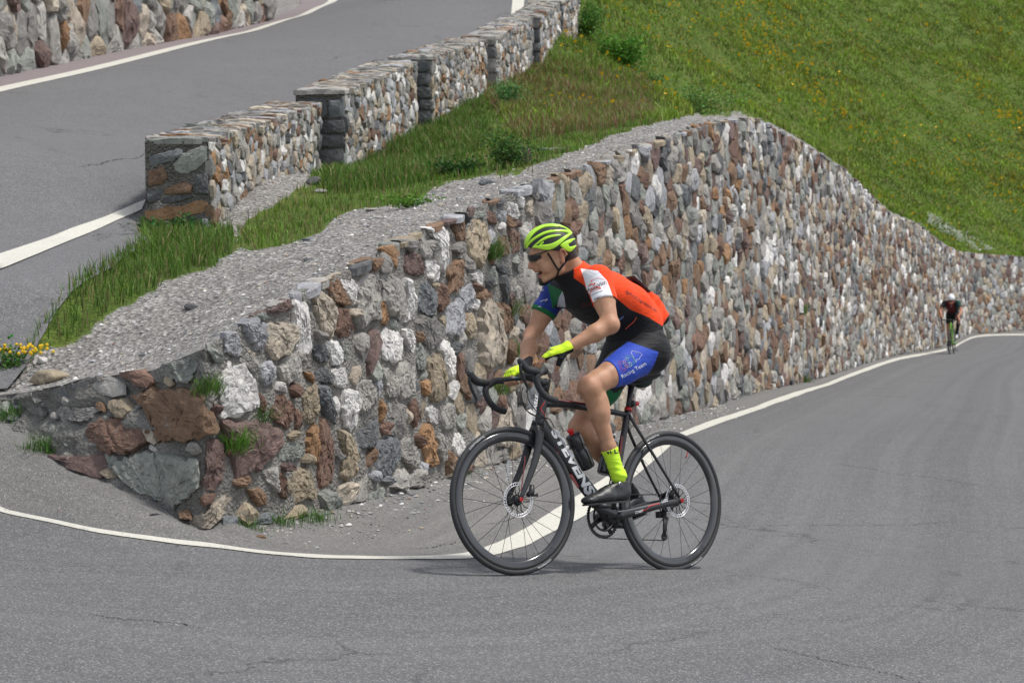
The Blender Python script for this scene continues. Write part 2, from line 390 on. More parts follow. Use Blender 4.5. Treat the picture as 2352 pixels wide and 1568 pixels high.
rdm = in_poly(X, Y, [tuple(p[:2]) for p in ROADR] + [tuple(p[:2]) for p in ROADL[::-1]])
off = dseg(X, Y, [tuple(p[:2]) for p in ROADR])
damp = np.clip(off / .8, 0, 1) * ~rdm * np.clip((T_ - .05) / .5, .25, 1)
Z += damp * (.025 * noise3(np.c_[X.ravel(), Y.ravel()] * 1.6, 5, 4).reshape(X.shape) + hill * .28 * noise3(np.c_[X.ravel(), Y.ravel()] * .35, 6, 4).reshape(X.shape))
Z -= rdm * .05
t = NT('gravel_and_soil')
gr = t.vor(38, out='Color'); gs = t.n('ShaderNodeSeparateColor', i_0=gr)
gc = t.ramp(gs.outputs[0], [(0., (.13, .125, .12)), (.35, (.25, .24, .225)), (.7, (.36, .345, .325)), (.93, (.50, .48, .45)), (1., (.66, .64, .6))])
gc = t.mix(t.ramp(t.noise(2.2, 5, .65), [(.3, .0), (.7, .6)]), gc, (.185, .165, .145))
gc = t.mix(t.ramp(t.noise(90, 3), [(.35, .5), (.6, 0.)]), gc, (.11, .10, .095))
sc_ = t.ramp(t.noise(1.3, 6, .7), [(.3, (.060, .098, .016)), (.5, (.10, .152, .022)), (.7, (.15, .150, .042))])
sc_ = t.mix(t.ramp(t.noise(14, 4, .7), [(.35, .6), (.6, 0.)]), sc_, (.035, .05, .015))
k = t.math('ADD', t.attr('grass'), t.math('MULTIPLY', t.math('SUBTRACT', t.noise(7, 4, .7), .5), .9))
c = t.mix(t.ramp(k, [(.42, 0.), (.55, 1.)]), gc, sc_)
hgt = t.math('ADD', t.vor(38), t.math('MULTIPLY', t.noise(60, 4), .7))
M_TERR = t.out(c, .95, .2, t.bump(hgt, .9, .02))
tag(ob('upper_terrain', np.stack([X, Y, Z], -1).reshape(-1, 3), grid_faces(*X.shape), M_TERR, attrs={'grass': g.ravel()}), kind='structure')
TZ = None
# sampled height of the finished terrace for planting
_bv = BVHTree.FromPolygons([Vector(p) for p in np.stack([X, Y, Z], -1).reshape(-1, 3)], grid_faces(*X.shape).tolist())
def zterr(x, y):
    h = _bv.ray_cast(Vector((x, y, 60)), Vector((0, 0, -1)))
    return h[0].z if h[0] else float(G2(x, y))

# ---- upper road
yy = np.r_[np.linspace(13.2, 56, 130)]
rr = np.array([p[:2] for p in ROADR]); rl = np.array([p[:2] for p in ROADL])
rs = spline(np.c_[rr, np.zeros(len(rr))], 200)[:, :2]; ls = spline(np.c_[rl, np.zeros(len(rl))], 200)[:, :2]
xr = np.interp(yy, rs[:, 1], rs[:, 0]); xl = np.interp(yy, ls[:, 1], ls[:, 0])
def strip(name, fa, fb, dz, mat, m=24, both=True):
    V = []
    for k in range(m):
        f = k / (m - 1); V.append(np.c_[fa * (1 - f) + fb * f, yy])
    V = np.stack(V, 1); z = G2(V[..., 0], V[..., 1]) + dz
    return tag(ob(name, np.concatenate([V, z[..., None]], -1).reshape(-1, 3), grid_faces(len(yy), m), mat), kind='structure')
# the shoulder between the line and the parapet belongs to the sheet
strip('upper_road', xl - .0, xr + np.interp(yy, [13, 15.6, 17.5, 18.3, 60], [.75, .75, .5, .10, .10]), .020, M_ASPH2)
strip('road_verge_upper', xl - .60, xl, .018, M_ASPH2_EDGE, 4)
UT = [(0, 591), (105, 556), (176, 528), (264, 496), (335, 466)]; UB = [(0, 627), (105, 584), (197, 546), (260, 517.6), (326, 488)]
ua = spline([hit(u, v, G2, 10, 25) for u, v in UT], 40); ub = spline([hit(u, v, G2, 10, 25) for u, v in UB], 40)
ua = np.vstack([ua[:1] - (ua[3:4] - ua[:1]) * 6, ua]); ub = np.vstack([ub[:1] - (ub[3:4] - ub[:1]) * 6, ub])
ymk = yy[yy > 18.6]
ribbon('road_marking_right', ua, ub, G2, .028, M_PAINT)
def yyline(name, fa, fb, dz, mat, lo):
    k = yy > lo; a_ = np.c_[fa[k], yy[k], 0 * yy[k]]; b_ = np.c_[fb[k], yy[k], 0 * yy[k]]; ribbon(name, a_, b_, G2, dz, mat)
yyline('road_marking_right', xr - .20, xr + .02, .028, M_PAINT, 24)
def crack(pts_, G, w_, rb=None):
    P = spline([hit(u, v, G) for u, v in pts_], 26 * len(pts_)); n = len(P); d = np.gradient(P, axis=0); nn = np.stack([-d[:, 1], d[:, 0], 0 * d[:, 0]], 1); nn /= np.linalg.norm(nn, axis=1)[:, None] + 1e-9
    P = P + nn * (np.cumsum(RNG.normal(size=n)) * .010 - np.linspace(0, 1, n) * 0)[:, None] * .6; ww = w_ * np.clip(RNG.uniform(.1, 1.3, n), 0, 2) * np.minimum(1, np.minimum(np.arange(n), np.arange(n)[::-1]) / 6)
    V = np.stack([P - nn * ww[:, None], P + nn * ww[:, None]], 1).reshape(-1, 3)
    for q in V:
        if G is G1:
            h = _rb.ray_cast(Vector((q[0], q[1], 30)), Vector((0, 0, -1))); q[2] = (h[0].z if h[0] else q[2]) + .003
        else: q[2] = G2(q[0], q[1]) + .0245
    tag(ob('road_crack', V, grid_faces(n, 2), M_CRACK), kind='structure')
M_CRACK = plain('dark_crack', (.02, .02, .02), .95)  # near-black colour of the crack ribbons laid on the tarmac
for c_ in ([(1770, 1490), (1850, 1503), (1950, 1525), (2050, 1550), (2120, 1575)], [(190, 1412), (260, 1424), (330, 1428), (450, 1447)], [(1640, 1213), (1800, 1206), (2000, 1206), (2230, 1198)], [(1100, 1205), (1240, 1180)], [(930, 1262), (1030, 1240)], [(380, 1243), (392, 1256)]): crack(c_, G1, .0032)
for c_ in ([(183, 391), (246, 370), (323, 349)],): crack(c_, G2, .006)
strip('road_marking_left', xl + .02, xl + .26, .026, M_PAINT, 4)
# ================================================================ masonry
CLS = {'W': (.72, .705, .68), 'LG': (.40, .385, .355), 'LB': (.40, .405, .425), 'T': (.37, .31, .225), 'B': (.225, .145, .095), 'R': (.20, .125, .095),
       'P': (.175, .12, .108), 'K': (.135, .14, .145), 'KB': (.20, .215, .225), 'GG': (.29, .305, .275), 'O': (.33, .195, .105), 'G': (.26, .25, .235), 'TW': (.48, .42, .34)}
def stone_mat(name='rubble_stone', mossy=0.0):
    t = NT(name)
    base = t.attr('Col', 'Color')
    n1 = t.noise(7, 6, .7); n2 = t.noise(30, 6, .75); n3 = t.noise(110, 3, .6)
    st = t.noise(1, 6, .7, vec=t.scaled((26, 26, 7)))
    c = t.mix(t.ramp(n1, [(.28, 0.), (.72, 1.)]), t.mix(1, base, (.66, .66, .68), 'MULTIPLY'), t.mix(1, base, (1.22, 1.2, 1.16), 'MULTIPLY'))
    c = t.mix(t.ramp(st, [(.5, 0.), (.68, .45)]), c, t.mix(1, base, (.55, .46, .40), 'MULTIPLY'))
    c = t.mix(t.ramp(n2, [(.30, .65), (.47, 0.)]), c, t.mix(1, base, (.42, .42, .44), 'MULTIPLY'))
    c = t.mix(t.ramp(t.noise(16, 5, .8, dist=.6), [(.58, 0.), (.68, .42)]), c, (.50, .48, .44))      # mortar smears and lichen
    c = t.mix(t.ramp(n3, [(.62, 0.), (.75, .4)]), c, (.58, .57, .54))
    h = t.math('ADD', t.math('MULTIPLY', n2, 1.), t.math('MULTIPLY', t.math('ADD', n3, st), .5))
    return t.out(c, .9, .25, t.bump(h, .9, .016))
M_STONE = stone_mat()
def mortar_mat(name, base):
    t = NT(name)
    c = t.mix(t.ramp(t.noise(5, 6, .7), [(.3, 0.), (.7, 1.)]), tuple(x * .72 for x in base), tuple(x * 1.16 for x in base))
    c = t.mix(t.ramp(t.vor(55), [(.1, .7), (.35, 0.)]), c, tuple(x * 1.35 for x in base))
    c = t.mix(t.ramp(t.noise(45, 4, .75), [(.32, .5), (.48, 0.)]), c, tuple(x * .38 for x in base))
    h = t.math('ADD', t.vor(55), t.noise(45, 5, .75))
    return t.out(c, .96, .15, t.bump(h, 1, .03))
M_MORT = mortar_mat('lime_mortar', (.31, .295, .27))
class Masonry:
    """stones on one wall face; coordinates are metres along the face and height"""
    def __init__(s, surf): s.surf = surf; s.V = []; s.F = []; s.C = []; s.n = 0
    def stone(s, poly, col, prot=.04, rng=RNG, N=18, rough=1.0, rings=((1.01, -.5), (1.0, .35), (.955, .78), (.80, .97), (.52, 1.0), (.25, 1.0))):
        P = np.asarray(poly, float); c = P.mean(0)
        Q = np.vstack([P, P[:1]]); L = np.r_[0, np.cumsum(np.linalg.norm(np.diff(Q, axis=0), axis=1))]
        q = np.linspace(0, L[-1], N, endpoint=False) + rng.uniform(0, L[-1] / N); q %= L[-1]; q.sort()
        O = np.c_[np.interp(q, L, Q[:, 0]), np.interp(q, L, Q[:, 1])]
        O = O * .86 + .07 * (np.roll(O, 1, 0) + np.roll(O, -1, 0))
        size = math.sqrt(abs(np.sum(P[:, 0] * np.roll(P[:, 1], -1) - P[:, 1] * np.roll(P[:, 0], -1))) / 2) + 1e-3
        O = O + rng.normal(size=O.shape) * size * .03 * rough
        # broken faces: the lowest of a few random planes
        pl = [(rng.uniform(.95, 1.15), rng.normal(size=2) * .25)] + [(rng.uniform(.95, 1.35), (lambda a: np.array([math.cos(a), math.sin(a)]))(rng.uniform(0, 6.28)) * rng.uniform(.5, 1.6)) for _ in range(3)]
        Osm = O.copy()
        for _ in range(len(O) // 2): Osm = .5 * Osm + .25 * (np.roll(Osm, 1, 0) + np.roll(Osm, -1, 0))
        Osm = c + (Osm - c) * (np.ptp(O, axis=0) / np.maximum(np.ptp(Osm, axis=0), 1e-4))
        allp = []; d = []; kk = rng.normal(size=(3, 2)) * 5; ph = rng.uniform(0, 6, 3); fine = len(rings) > 7
        k2 = rng.normal(size=(6, 2)) * 16; p2 = rng.uniform(0, 6, 6)
        for f, h in rings:
            Of = O * f + Osm * (1 - f) if f < .9 else O
            if rings.index((f, h)) % 2 and f < .95: Of = (Of + np.roll(Of, -1, 0)) / 2
            R = c + (Of - c) * f; r = (R - c) / size
            if f < .97: R = R + rng.normal(size=O.shape) * size * (.022 if fine else .025)
            allp.append(R); hh = np.min([a_ + r @ n_ for a_, n_ in pl], axis=0)
            hh = hh + .10 * rough * sum(np.sin(r @ k_ + p_) for k_, p_ in zip(kk, ph))
            if fine: hh = hh + .055 * sum(np.sin(r @ k_ + p_ + 1.5 * np.sin(r @ k_[::-1])) for k_, p_ in zip(k2, p2))
            d.append(np.where(h > 0, h * prot * np.clip(hh, .15, 1.4), h * prot - .01) + rng.normal(size=len(R)) * prot * .05 * (h > .3))
        allp.append(c[None]); d.append(np.array([prot * min(a_ for a_, _ in pl)]))
        A = np.vstack(allp); d = np.concatenate(d)
        s.V.append(s.surf(A[:, 0], A[:, 1], d)); n = s.n; m = len(rings)
        for r in range(m - 1):
            for k in range(N):
                a, b = n + r * N + k, n + r * N + (k + 1) % N; s.F.append((a, b, b + N, a + N))
        cc = n + m * N
        for k in range(N): s.F.append((n + (m - 1) * N + k, n + (m - 1) * N + (k + 1) % N, cc, cc))
        s.C.append(np.tile(np.clip(np.array(col) * rng.uniform(.84, 1.14), .02, .8), (len(A), 1))); s.n += len(A)
    def build(s, name, parent=None, mat=None):
        F = np.array(s.F); q = F[F[:, 2] != F[:, 3]]; t = F[F[:, 2] == F[:, 3]][:, :3]
        return ob(name, np.vstack(s.V), [q, t], mat or M_STONE, parent, False, {'Col': np.vstack(s.C)})
def clip_half(poly, a, b):
    """part of poly nearer to a than b"""
    m = (a + b) / 2; n = b - a; out = []; k = len(poly)
    dv = (poly - m) @ n
    for i in range(k):
        p, q = poly[i], poly[(i + 1) % k]; dp, dq = dv[i], dv[(i + 1) % k]
        if dp <= 0: out.append(p)
        if (dp < 0) != (dq < 0): out.append(p + (q - p) * (dp / (dp - dq)))
    return np.array(out)
def voronoi(seeds, scale, radius, want, box=1.6):
    """cells of seeds in a stretched plane: list of polygons (only where want[i])"""
    Sd = seeds / scale; cell = {}; g = 1.0
    for i, p in enumerate(Sd): cell.setdefault((int(p[0] // g), int(p[1] // g)), []).append(i)
    out = {}
    for i in np.where(want)[0]:
        p = Sd[i]; cx, cy = int(p[0] // g), int(p[1] // g); r = int(radius // g) + 1
        nb = [j for a in range(-r, r + 1) for b in range(-r, r + 1) for j in cell.get((cx + a, cy + b), ()) if j != i]
        poly = p + np.array([[-box, -box], [box, -box], [box, box], [-box, box]], float)
        if nb:
            nb = np.array(nb); dd = ((Sd[nb] - p) ** 2).sum(1); o = np.argsort(dd)
            for j in nb[o][:26]:
                if ((Sd[j] - p) ** 2).sum() > 4 * ((poly - p) ** 2).sum(1).max(): break
                poly = clip_half(poly, p, Sd[j])
                if len(poly) < 3: break
        if len(poly) >= 3: out[i] = poly * scale
    return out
def scatter(ext, sizef, dens=1.0, rng=RNG, tries=60000, inside=None, aspect=1.0):
    """dart throwing with a spacing that changes over the face; returns points"""
    (x0, x1), (y0, y1) = ext; pts = []; gs = .12; grid = {}
    for _ in range(tries):
        p = (rng.uniform(x0, x1), rng.uniform(y0, y1))
        if inside is not None and not inside(*p): continue
        r = sizef(*p) * rng.uniform(.45, 1.5)
        k = (int(p[0] // .5), int(p[1] // .5)); ok = True
        for a in (-2, -1, 0, 1, 2):
            for b in (-2, -1, 0, 1, 2):
                for (qx, qy, qr) in grid.get((k[0] + a, k[1] + b), ()):
                    if ((p[0] - qx) / aspect) ** 2 + (p[1] - qy) ** 2 < (.5 * (r + qr)) ** 2: ok = False; break
                if not ok: break
            if not ok: break
        if ok: grid.setdefault(k, []).append((*p, r)); pts.append((*p, r))
    return np.array(pts)
PAL = [('LG', 6), ('G', 6), ('W', 1.9), ('LB', 1.6), ('T', 4.2), ('B', 3.4), ('R', 3.2), ('P', 2.2), ('K', 1.6), ('KB', 2), ('GG', 3), ('O', .5), ('TW', 2)]
PALW = [('W', 6), ('LG', 6), ('TW', 3), ('LB', 3), ('G', 3), ('T', 2), ('GG', 1.5), ('R', .8)]
PALB = [('B', 4), ('R', 4), ('P', 3), ('G', 4), ('T', 4), ('LG', 3), ('K', 2), ('W', 1), ('O', .6), ('TW', 1.5)]
def pick(rng=RNG, pal=PAL):
    w = np.array([p[1] for p in pal], float); return CLS[pal[rng.choice(len(pal), p=w / w.sum())][0]]
# ---------------------------------------------------------------- the retaining wall
arcs = np.r_[0, np.cumsum(np.hypot(*np.diff(bp[:, :2], axis=0).T))]
ARC0 = arcs[7]                                   # foot of the corner nearest to us
def wsurf(s, h, d):
    """s along the foot, h = 0 foot .. 1 top, d out of the face"""
    b = np.stack([np.interp(s, arcs, bp[:, k]) for k in range(3)], -1); t_ = np.stack([np.interp(s, arcs, tp[:, k]) for k in range(3)], -1)
    P = b + (t_ - b) * np.asarray(h)[..., None]
    e = .25; b1 = np.stack([np.interp(s + e, arcs, bp[:, k]) for k in range(2)], -1) - np.stack([np.interp(s - e, arcs, bp[:, k]) for k in range(2)], -1)
    b1 /= np.linalg.norm(b1, axis=-1)[..., None] + 1e-9
    n = np.stack([b1[..., 1], -b1[..., 0], 0 * b1[..., 0]], -1)
    return P + n * np.asarray(d)[..., None]
def wheight(s): return np.linalg.norm(np.interp(s, arcs, tp[:, 2] - bp[:, 2]).reshape(-1, 1), axis=1)
def wz(s, z, d):
    """z = height above the foot in metres"""
    H = np.interp(s, arcs, tp[:, 2] - bp[:, 2]); return wsurf(s, np.minimum(z / np.maximum(H, .05), 1.02), d)
# table to turn a pixel into (s, z)
_S = np.linspace(arcs[2], arcs[-1], 3000); _B = wsurf(_S, np.zeros_like(_S), 0 * _S + .02); _T = wsurf(_S, np.ones_like(_S), 0 * _S + .02)
_ub, _vb, _ = pix(_B); _ut, _vt, _ = pix(_T)
def wpix(u, v):
    t_ = (v - _vb) / (_vt - _vb); uu = _ub + t_ * (_ut - _ub); i = int(np.argmin(np.abs(uu - u)))
    H = np.interp(_S[i], arcs, tp[:, 2] - bp[:, 2]); return _S[i], t_[i] * H
ZM = {4: (0, 850, 2.6133), 1: (560, 620, 3.92), 2: (700, 900, 3.92), 3: (900, 480, 3.92)}
def zc(z, pts):
    x0, y0, k = ZM[z]; return [wpix((x0 + x / k) / 1.08844, (y0 + y / k) / 1.08844) for x, y in pts]
TR = {4: """GG 1000 205 1020 125 1300 88 1312 130 1275 270 1200 275 1060 245
G 1285 190 1320 120 1420 150 1445 200 1440 290 1420 330 1330 280
W 1440 230 1500 130 1530 190 1600 160 1660 260 1685 430 1560 500 1430 505 1415 400
LB 1710 170 1770 135 1810 190 1805 260 1760 300 1715 260
LG 1835 190 1900 80 1945 150 1950 250 1880 290 1845 260
B 855 370 1100 320 1290 325 1330 400 1410 470 1415 560 1330 620 1150 660 1010 685 955 540
R 520 600 640 520 860 520 930 580 948 690 860 735 680 750 560 680
G 340 460 430 430 640 445 600 500 540 538 380 520
GG 690 830 800 760 1000 740 1040 900 1060 1060 1000 1060 850 960
GG 1020 740 1300 780 1315 970 1220 1040 1100 1130 1050 1050
P 1330 870 1350 670 1400 640 1465 670 1490 850 1440 960 1350 990 1322 940
P 1420 530 1680 520 1840 590 1850 700 1760 760 1700 840 1560 905 1520 850 1500 720
R 1690 340 1720 285 1755 400 1750 480 1700 450
R 1775 380 1860 335 1930 440 1935 520 1890 600 1780 520
LG 1720 840 1800 825 1830 1000 1790 1000 1740 920
R 1805 830 1840 870 1880 980 1875 1045 1835 1010
T 1905 960 1910 850 2010 820 2080 990 2075 1050 1985 1030 1910 1070
GG 1820 700 1900 660 1960 665 2000 730 1930 790 1830 795
B 1640 980 1740 950 1760 1070 1720 1090 1650 1040
TW 1300 1140 1430 1040 1560 990 1565 1060 1430 1180 1330 1240 1210 1190
W 2185 190 2280 180 2300 290 2240 300 2185 250
K 2065 200 2110 180 2190 230 2180 290 2070 260
TW 1575 120 1620 60 1700 110 1700 170 1620 180
T 1985 350 2060 290 2080 480 2060 560 1990 520
KB 2080 300 2130 300 2160 420 2210 560 2150 520 2090 420""",
1: """W 690 510 780 520 830 570 850 720 875 960 850 1040 770 1070 710 1010 690 900 670 700 680 580
TW 410 800 480 740 620 730 700 780 700 900 640 1000 560 1090 500 1110 420 1000
LB 170 650 290 670 390 740 415 850 400 1010 300 1010 260 900 180 760
LB 0 830 60 805 150 830 190 960 180 1040 110 1070 20 1020
TW 880 480 960 410 1040 520 1100 650 1090 800 1040 880 960 830 910 680
R 1080 820 1120 620 1150 580 1230 610 1310 800 1270 900 1150 860
B 940 270 1020 250 1110 280 1240 480 1250 560 1180 580 1080 510 1040 420
W 1170 310 1250 305 1310 430 1310 550 1250 560 1210 420
LG 1290 310 1400 230 1480 270 1530 520 1520 720 1400 720 1330 790 1290 700 1330 480
LG 1520 300 1600 250 1740 290 1760 480 1760 700 1640 680 1540 500
W 1750 300 1850 330 1890 600 1850 690 1790 730 1770 500
O 1530 500 1580 560 1630 690 1620 760 1530 740
KB 1880 400 1920 310 2080 400 2110 580 2080 660 2000 670 1900 590
P 1780 70 1860 30 1920 70 1990 200 1980 260 1880 280 1790 240
W 1960 130 2070 110 2120 250 2100 330 1990 290 1990 200
R 2100 380 2150 350 2200 440 2190 560 2140 630 2110 540
LB 2170 840 2200 560 2300 500 2350 640 2340 790 2240 890
W 1520 870 1600 800 1700 830 1780 900 1760 1060 1660 1145 1580 1080 1540 960
W 1740 800 1850 800 1900 880 1890 980 1840 1040 1790 920
W 960 910 1110 900 1170 1010 1170 1130 1090 1150 1040 1000
K 870 1000 950 930 1030 1010 1080 1140 930 1110
GG 1140 930 1240 970 1270 1060 1180 1120 1160 1030
LB 365 1160 420 1140 480 1110 525 1240 500 1300 440 1360 380 1280
LG 555 1200 620 1050 700 1020 740 1150 725 1290 600 1340
K 900 1180 980 1170 1080 1280 1080 1340 900 1310
W 1090 1190 1230 1170 1260 1320 1160 1380 1090 1330
LG 1560 1200 1650 1170 1710 1330 1700 1480 1600 1440
LB 1470 1330 1550 1260 1560 1400 1490 1460
LG 1710 1160 1850 1090 1890 1130 1870 1330 1840 1440 1750 1470 1700 1350
T 2000 1100 2100 1020 2170 1150 2190 1440 2080 1500 2010 1470
W 2110 960 2180 870 2240 1000 2270 1230 2200 1290 2140 1080
GG 1850 1010 1930 940 2030 1040 1990 1190 1920 1200 1880 1100
G 1850 700 1950 680 2080 700 2160 800 2150 900 2040 990 1940 900 1880 780
TW 900 190 1000 180 1180 180 1210 250 1050 250 920 220
P 270 540 600 490 680 500 670 600 480 640 420 610
GG 310 660 420 620 465 690 400 730 340 700
GG 760 390 800 340 960 310 975 340 880 420 810 410
LG 710 420 800 420 880 470 890 550 800 530 740 480
LG 160 1060 230 990 330 1060 360 1140 300 1230 200 1150""",
2: """O 280 900 290 680 340 600 400 560 380 900 360 1040
R 400 560 480 580 510 700 530 900 540 1200 400 1300 370 1000
K 400 260 430 240 480 380 540 580 470 580 430 480
W 630 300 700 280 770 400 765 600 700 720 640 640 610 460
T 600 700 660 690 740 800 765 950 740 1130 640 1190 580 1140 620 900
K 750 720 830 680 960 540 1000 620 1000 800 860 870 770 860
KB 950 830 1060 750 1150 780 1180 960 1090 1050 1080 1130 1000 1140 930 1020
O 1390 740 1410 630 1480 630 1540 830 1555 1040 1430 1050 1400 900
G 1090 560 1110 450 1200 440 1240 560 1230 720 1180 790 1080 720
R 1280 430 1340 370 1385 480 1370 600 1320 670 1285 560
W 1420 480 1500 450 1570 500 1585 620 1500 640 1440 580
LG 1600 460 1680 420 1730 560 1700 660 1610 690 1580 580
LG 1170 840 1260 740 1360 880 1360 1010 1290 1060 1200 980
T 250 300 350 230 370 560 260 600 230 420
O 990 400 1020 360 1040 560 1010 640
LG 760 240 880 180 930 300 920 450 800 520 770 380
LG 1540 700 1620 760 1640 960 1600 1040 1560 900
W 1700 690 1800 740 1840 830 1740 960 1690 860
TW 2110 640 2190 410 2250 480 2280 640 2260 840 2180 860 2120 760
GG 870 1400 880 1310 1030 1240 1040 1330 900 1410""",
3: """W 660 320 740 325 830 400 850 500 880 720 850 800 790 760 740 600 720 430
LG 810 330 890 370 940 440 880 480 830 420
B 910 260 1010 250 1070 400 1060 480 960 480 920 380
T 1080 300 1150 265 1240 310 1255 480 1240 700 1180 740 1090 680 1060 550
LB 1260 400 1300 350 1360 450 1360 650 1290 640 1240 560
R 1370 450 1420 420 1475 520 1470 600 1400 640 1370 580
R 1460 380 1540 370 1590 520 1580 590 1490 600 1470 500
W 1110 800 1170 760 1235 850 1230 920 1190 950 1120 860
W 1440 90 1530 120 1580 230 1560 280 1480 240
W 1540 60 1600 55 1640 110 1620 200 1570 140
TW 1640 110 1690 50 1710 150 1690 250 1640 200
R 1230 180 1290 170 1370 280 1350 320 1270 300 1230 250
LB 1320 160 1440 200 1440 320 1380 280
GG 1070 210 1230 190 1230 250 1100 260
LB 970 1000 1080 880 1130 1000 1100 1130 1020 1190
GG 1260 780 1320 720 1370 830 1340 940 1280 900
B 1340 1070 1420 1080 1500 1260 1490 1360 1400 1390 1360 1230
K 1300 700 1440 740 1520 790 1480 830 1400 800
LG 1520 930 1570 920 1580 1090 1540 1090
TW 1160 1250 1190 1070 1300 1090 1370 1300 1430 1560 1440 1700 1180 1700
T 1050 1200 1130 1180 1150 1430 1080 1450 1040 1330
B 880 830 930 680 1050 670 1050 880 960 960 870 1000"""}
traced = []
for z, txt in TR.items():
    for ln in txt.split('\n'):
        w_ = ln.split(); xy = [float(q) for q in w_[1:]]; traced.append((w_[0], np.array(zc(z, list(zip(xy[::2], xy[1::2]))))))
wall = empty('retaining_wall', Matrix.Translation(Vector(bp[7])))
tag(wall, 'long rubble stone retaining wall beside the lower road, holding up the gravel terrace', 'wall')
mas = Masonry(wz)
for _, p_ in traced: p_[:, 1] = np.minimum(p_[:, 1], np.interp(p_[:, 0], arcs, tp[:, 2] - bp[:, 2]) + .01)
dummy = []
for cl_, poly in traced:
    c = poly.mean(0); size = np.ptp(poly, axis=0).min()
    mas.stone(poly, CLS[cl_], prot=min(.065, .015 + .12 * size), N=44, rings=((1.01, -.5), (1.0, .25), (.975, .62), (.93, .86), (.84, .97), (.72, 1.), (.58, 1.), (.44, 1.), (.30, 1.), (.15, 1.)))
    L = np.vstack([poly, poly[:1]])
    for a, b in zip(L[:-1], L[1:]):
        k = max(1, int(np.linalg.norm(b - a) / .05))
        for i in range(k): p = a + (b - a) * i / k; dummy.append(c + (p - c) * .80)
dummy = np.array(dummy); polys = [p for _, p in traced]
smax = arcs[-1] - .3
def blocked(s, z):
    for p in polys:
        if p[:, 0].min() - .01 < s < p[:, 0].max() + .01 and p[:, 1].min() < z < p[:, 1].max() and in_poly(np.array([s]), np.array([z]), p)[0]: return True
    return False
Hs = tp[:, 2] - bp[:, 2]
def inside(s, z):
    H = np.interp(s, arcs, Hs)
    if not (0 < z < H - .02): return False
    return not (s < 8 + ARC0 and blocked(s, z))
def sz(s, z): return float(np.interp(s - ARC0, [0, 3, 8, 20, 60], [.15, .165, .18, .20, .215]))
sd_ = scatter(((ARC0 - 1.0, smax), (0, 3.5)), sz, inside=inside, tries=190000, aspect=1.6)
fill = sd_[:, :2]; allS = np.vstack([fill, dummy]); want = np.r_[np.ones(len(fill), bool), np.zeros(len(dummy), bool)]
cells = voronoi(allS, np.array([.19 * 1.5, .19]), 2.6, want)
for i, poly in cells.items():
    c = allS[i]; H = np.interp(c[0], arcs, Hs)
    poly = c + (poly - c) * RNG.uniform(.92, 1.03)
    poly[:, 1] = np.clip(poly[:, 1], .0, H + .0)
    if np.ptp(poly[:, 0]) < .045 or np.ptp(poly[:, 1]) < .05: continue
    if np.ptp(poly[:, 0]) > .7: continue
    far = c[0] - ARC0
    zn = float(noise3(np.array([[c[0] * .16, c[1] * .8]]), 77, 2)[0]) + float(noise3(np.array([[c[0] * .9, c[1] * 2.]]), 78, 2)[0]) * .5
    mas.stone(poly, pick(pal=PALW if zn > .55 else (PALB if zn < -.45 else PAL)), prot=RNG.uniform(.015, .07), N=16 if far < 12 else 11,
              rings=((1.01, -.4), (.985, .4), (.92, .85), (.6, 1.), (.3, 1.)) if far < 14 else (((1.01, -.3), (.97, .5), (.85, .95), (.45, 1.)) if far < 30 else ((1.01, -.3), (.95, .6), (.6, 1.))))
sd2 = scatter(((arcs[2], ARC0 - .2), (0, 1.2)), lambda s, z: .055, inside=lambda s, z: 0 < z < np.interp(s, arcs, Hs) and not blocked(s, z), tries=2600, aspect=1.2)
for (s_, z_, r_) in sd2:
    if RNG.random() < .55: continue
    a_ = np.linspace(0, 6.28, 8)[:-1] + RNG.uniform(0, 6); rr_ = r_ * RNG.uniform(.35, .75, 7)
    mas.stone(np.c_[s_ + rr_ * 1.2 * np.cos(a_), z_ + rr_ * .8 * np.sin(a_)], CLS[RNG.choice(['G', 'LG', 'GG', 'T', 'K', 'B', 'LG', 'G'])], prot=RNG.uniform(.008, .03), N=12, rings=((1.01, -.4), (.97, .5), (.8, 1.), (.4, 1.)))
mas.build('stonework', wall).matrix_parent_inverse = wall.matrix_world.inverted()
# mortar bed
ss = np.r_[np.linspace(arcs[1], ARC0, 60)[:-1], np.linspace(ARC0, ARC0 + 10, 260)[:-1], np.linspace(ARC0 + 10, arcs[-1], 420)]; hh = np.linspace(-.06, 1, 42)
Sg, Hg = np.meshgrid(ss, hh); Pm = wsurf(Sg.ravel(), Hg.ravel(), 0 * Sg.ravel())
dn = -.006 + (.020 + .035 * (Sg.ravel() < ARC0 - .25)) * noise3(Pm * 6, 8, 4) + .012
Pm = wsurf(Sg.ravel(), Hg.ravel(), dn)
# back lip so the crest is solid
o = ob('mortar_bed', Pm, grid_faces(*Sg.shape), M_MORT, wall); o.matrix_parent_inverse = wall.matrix_world.inverted()
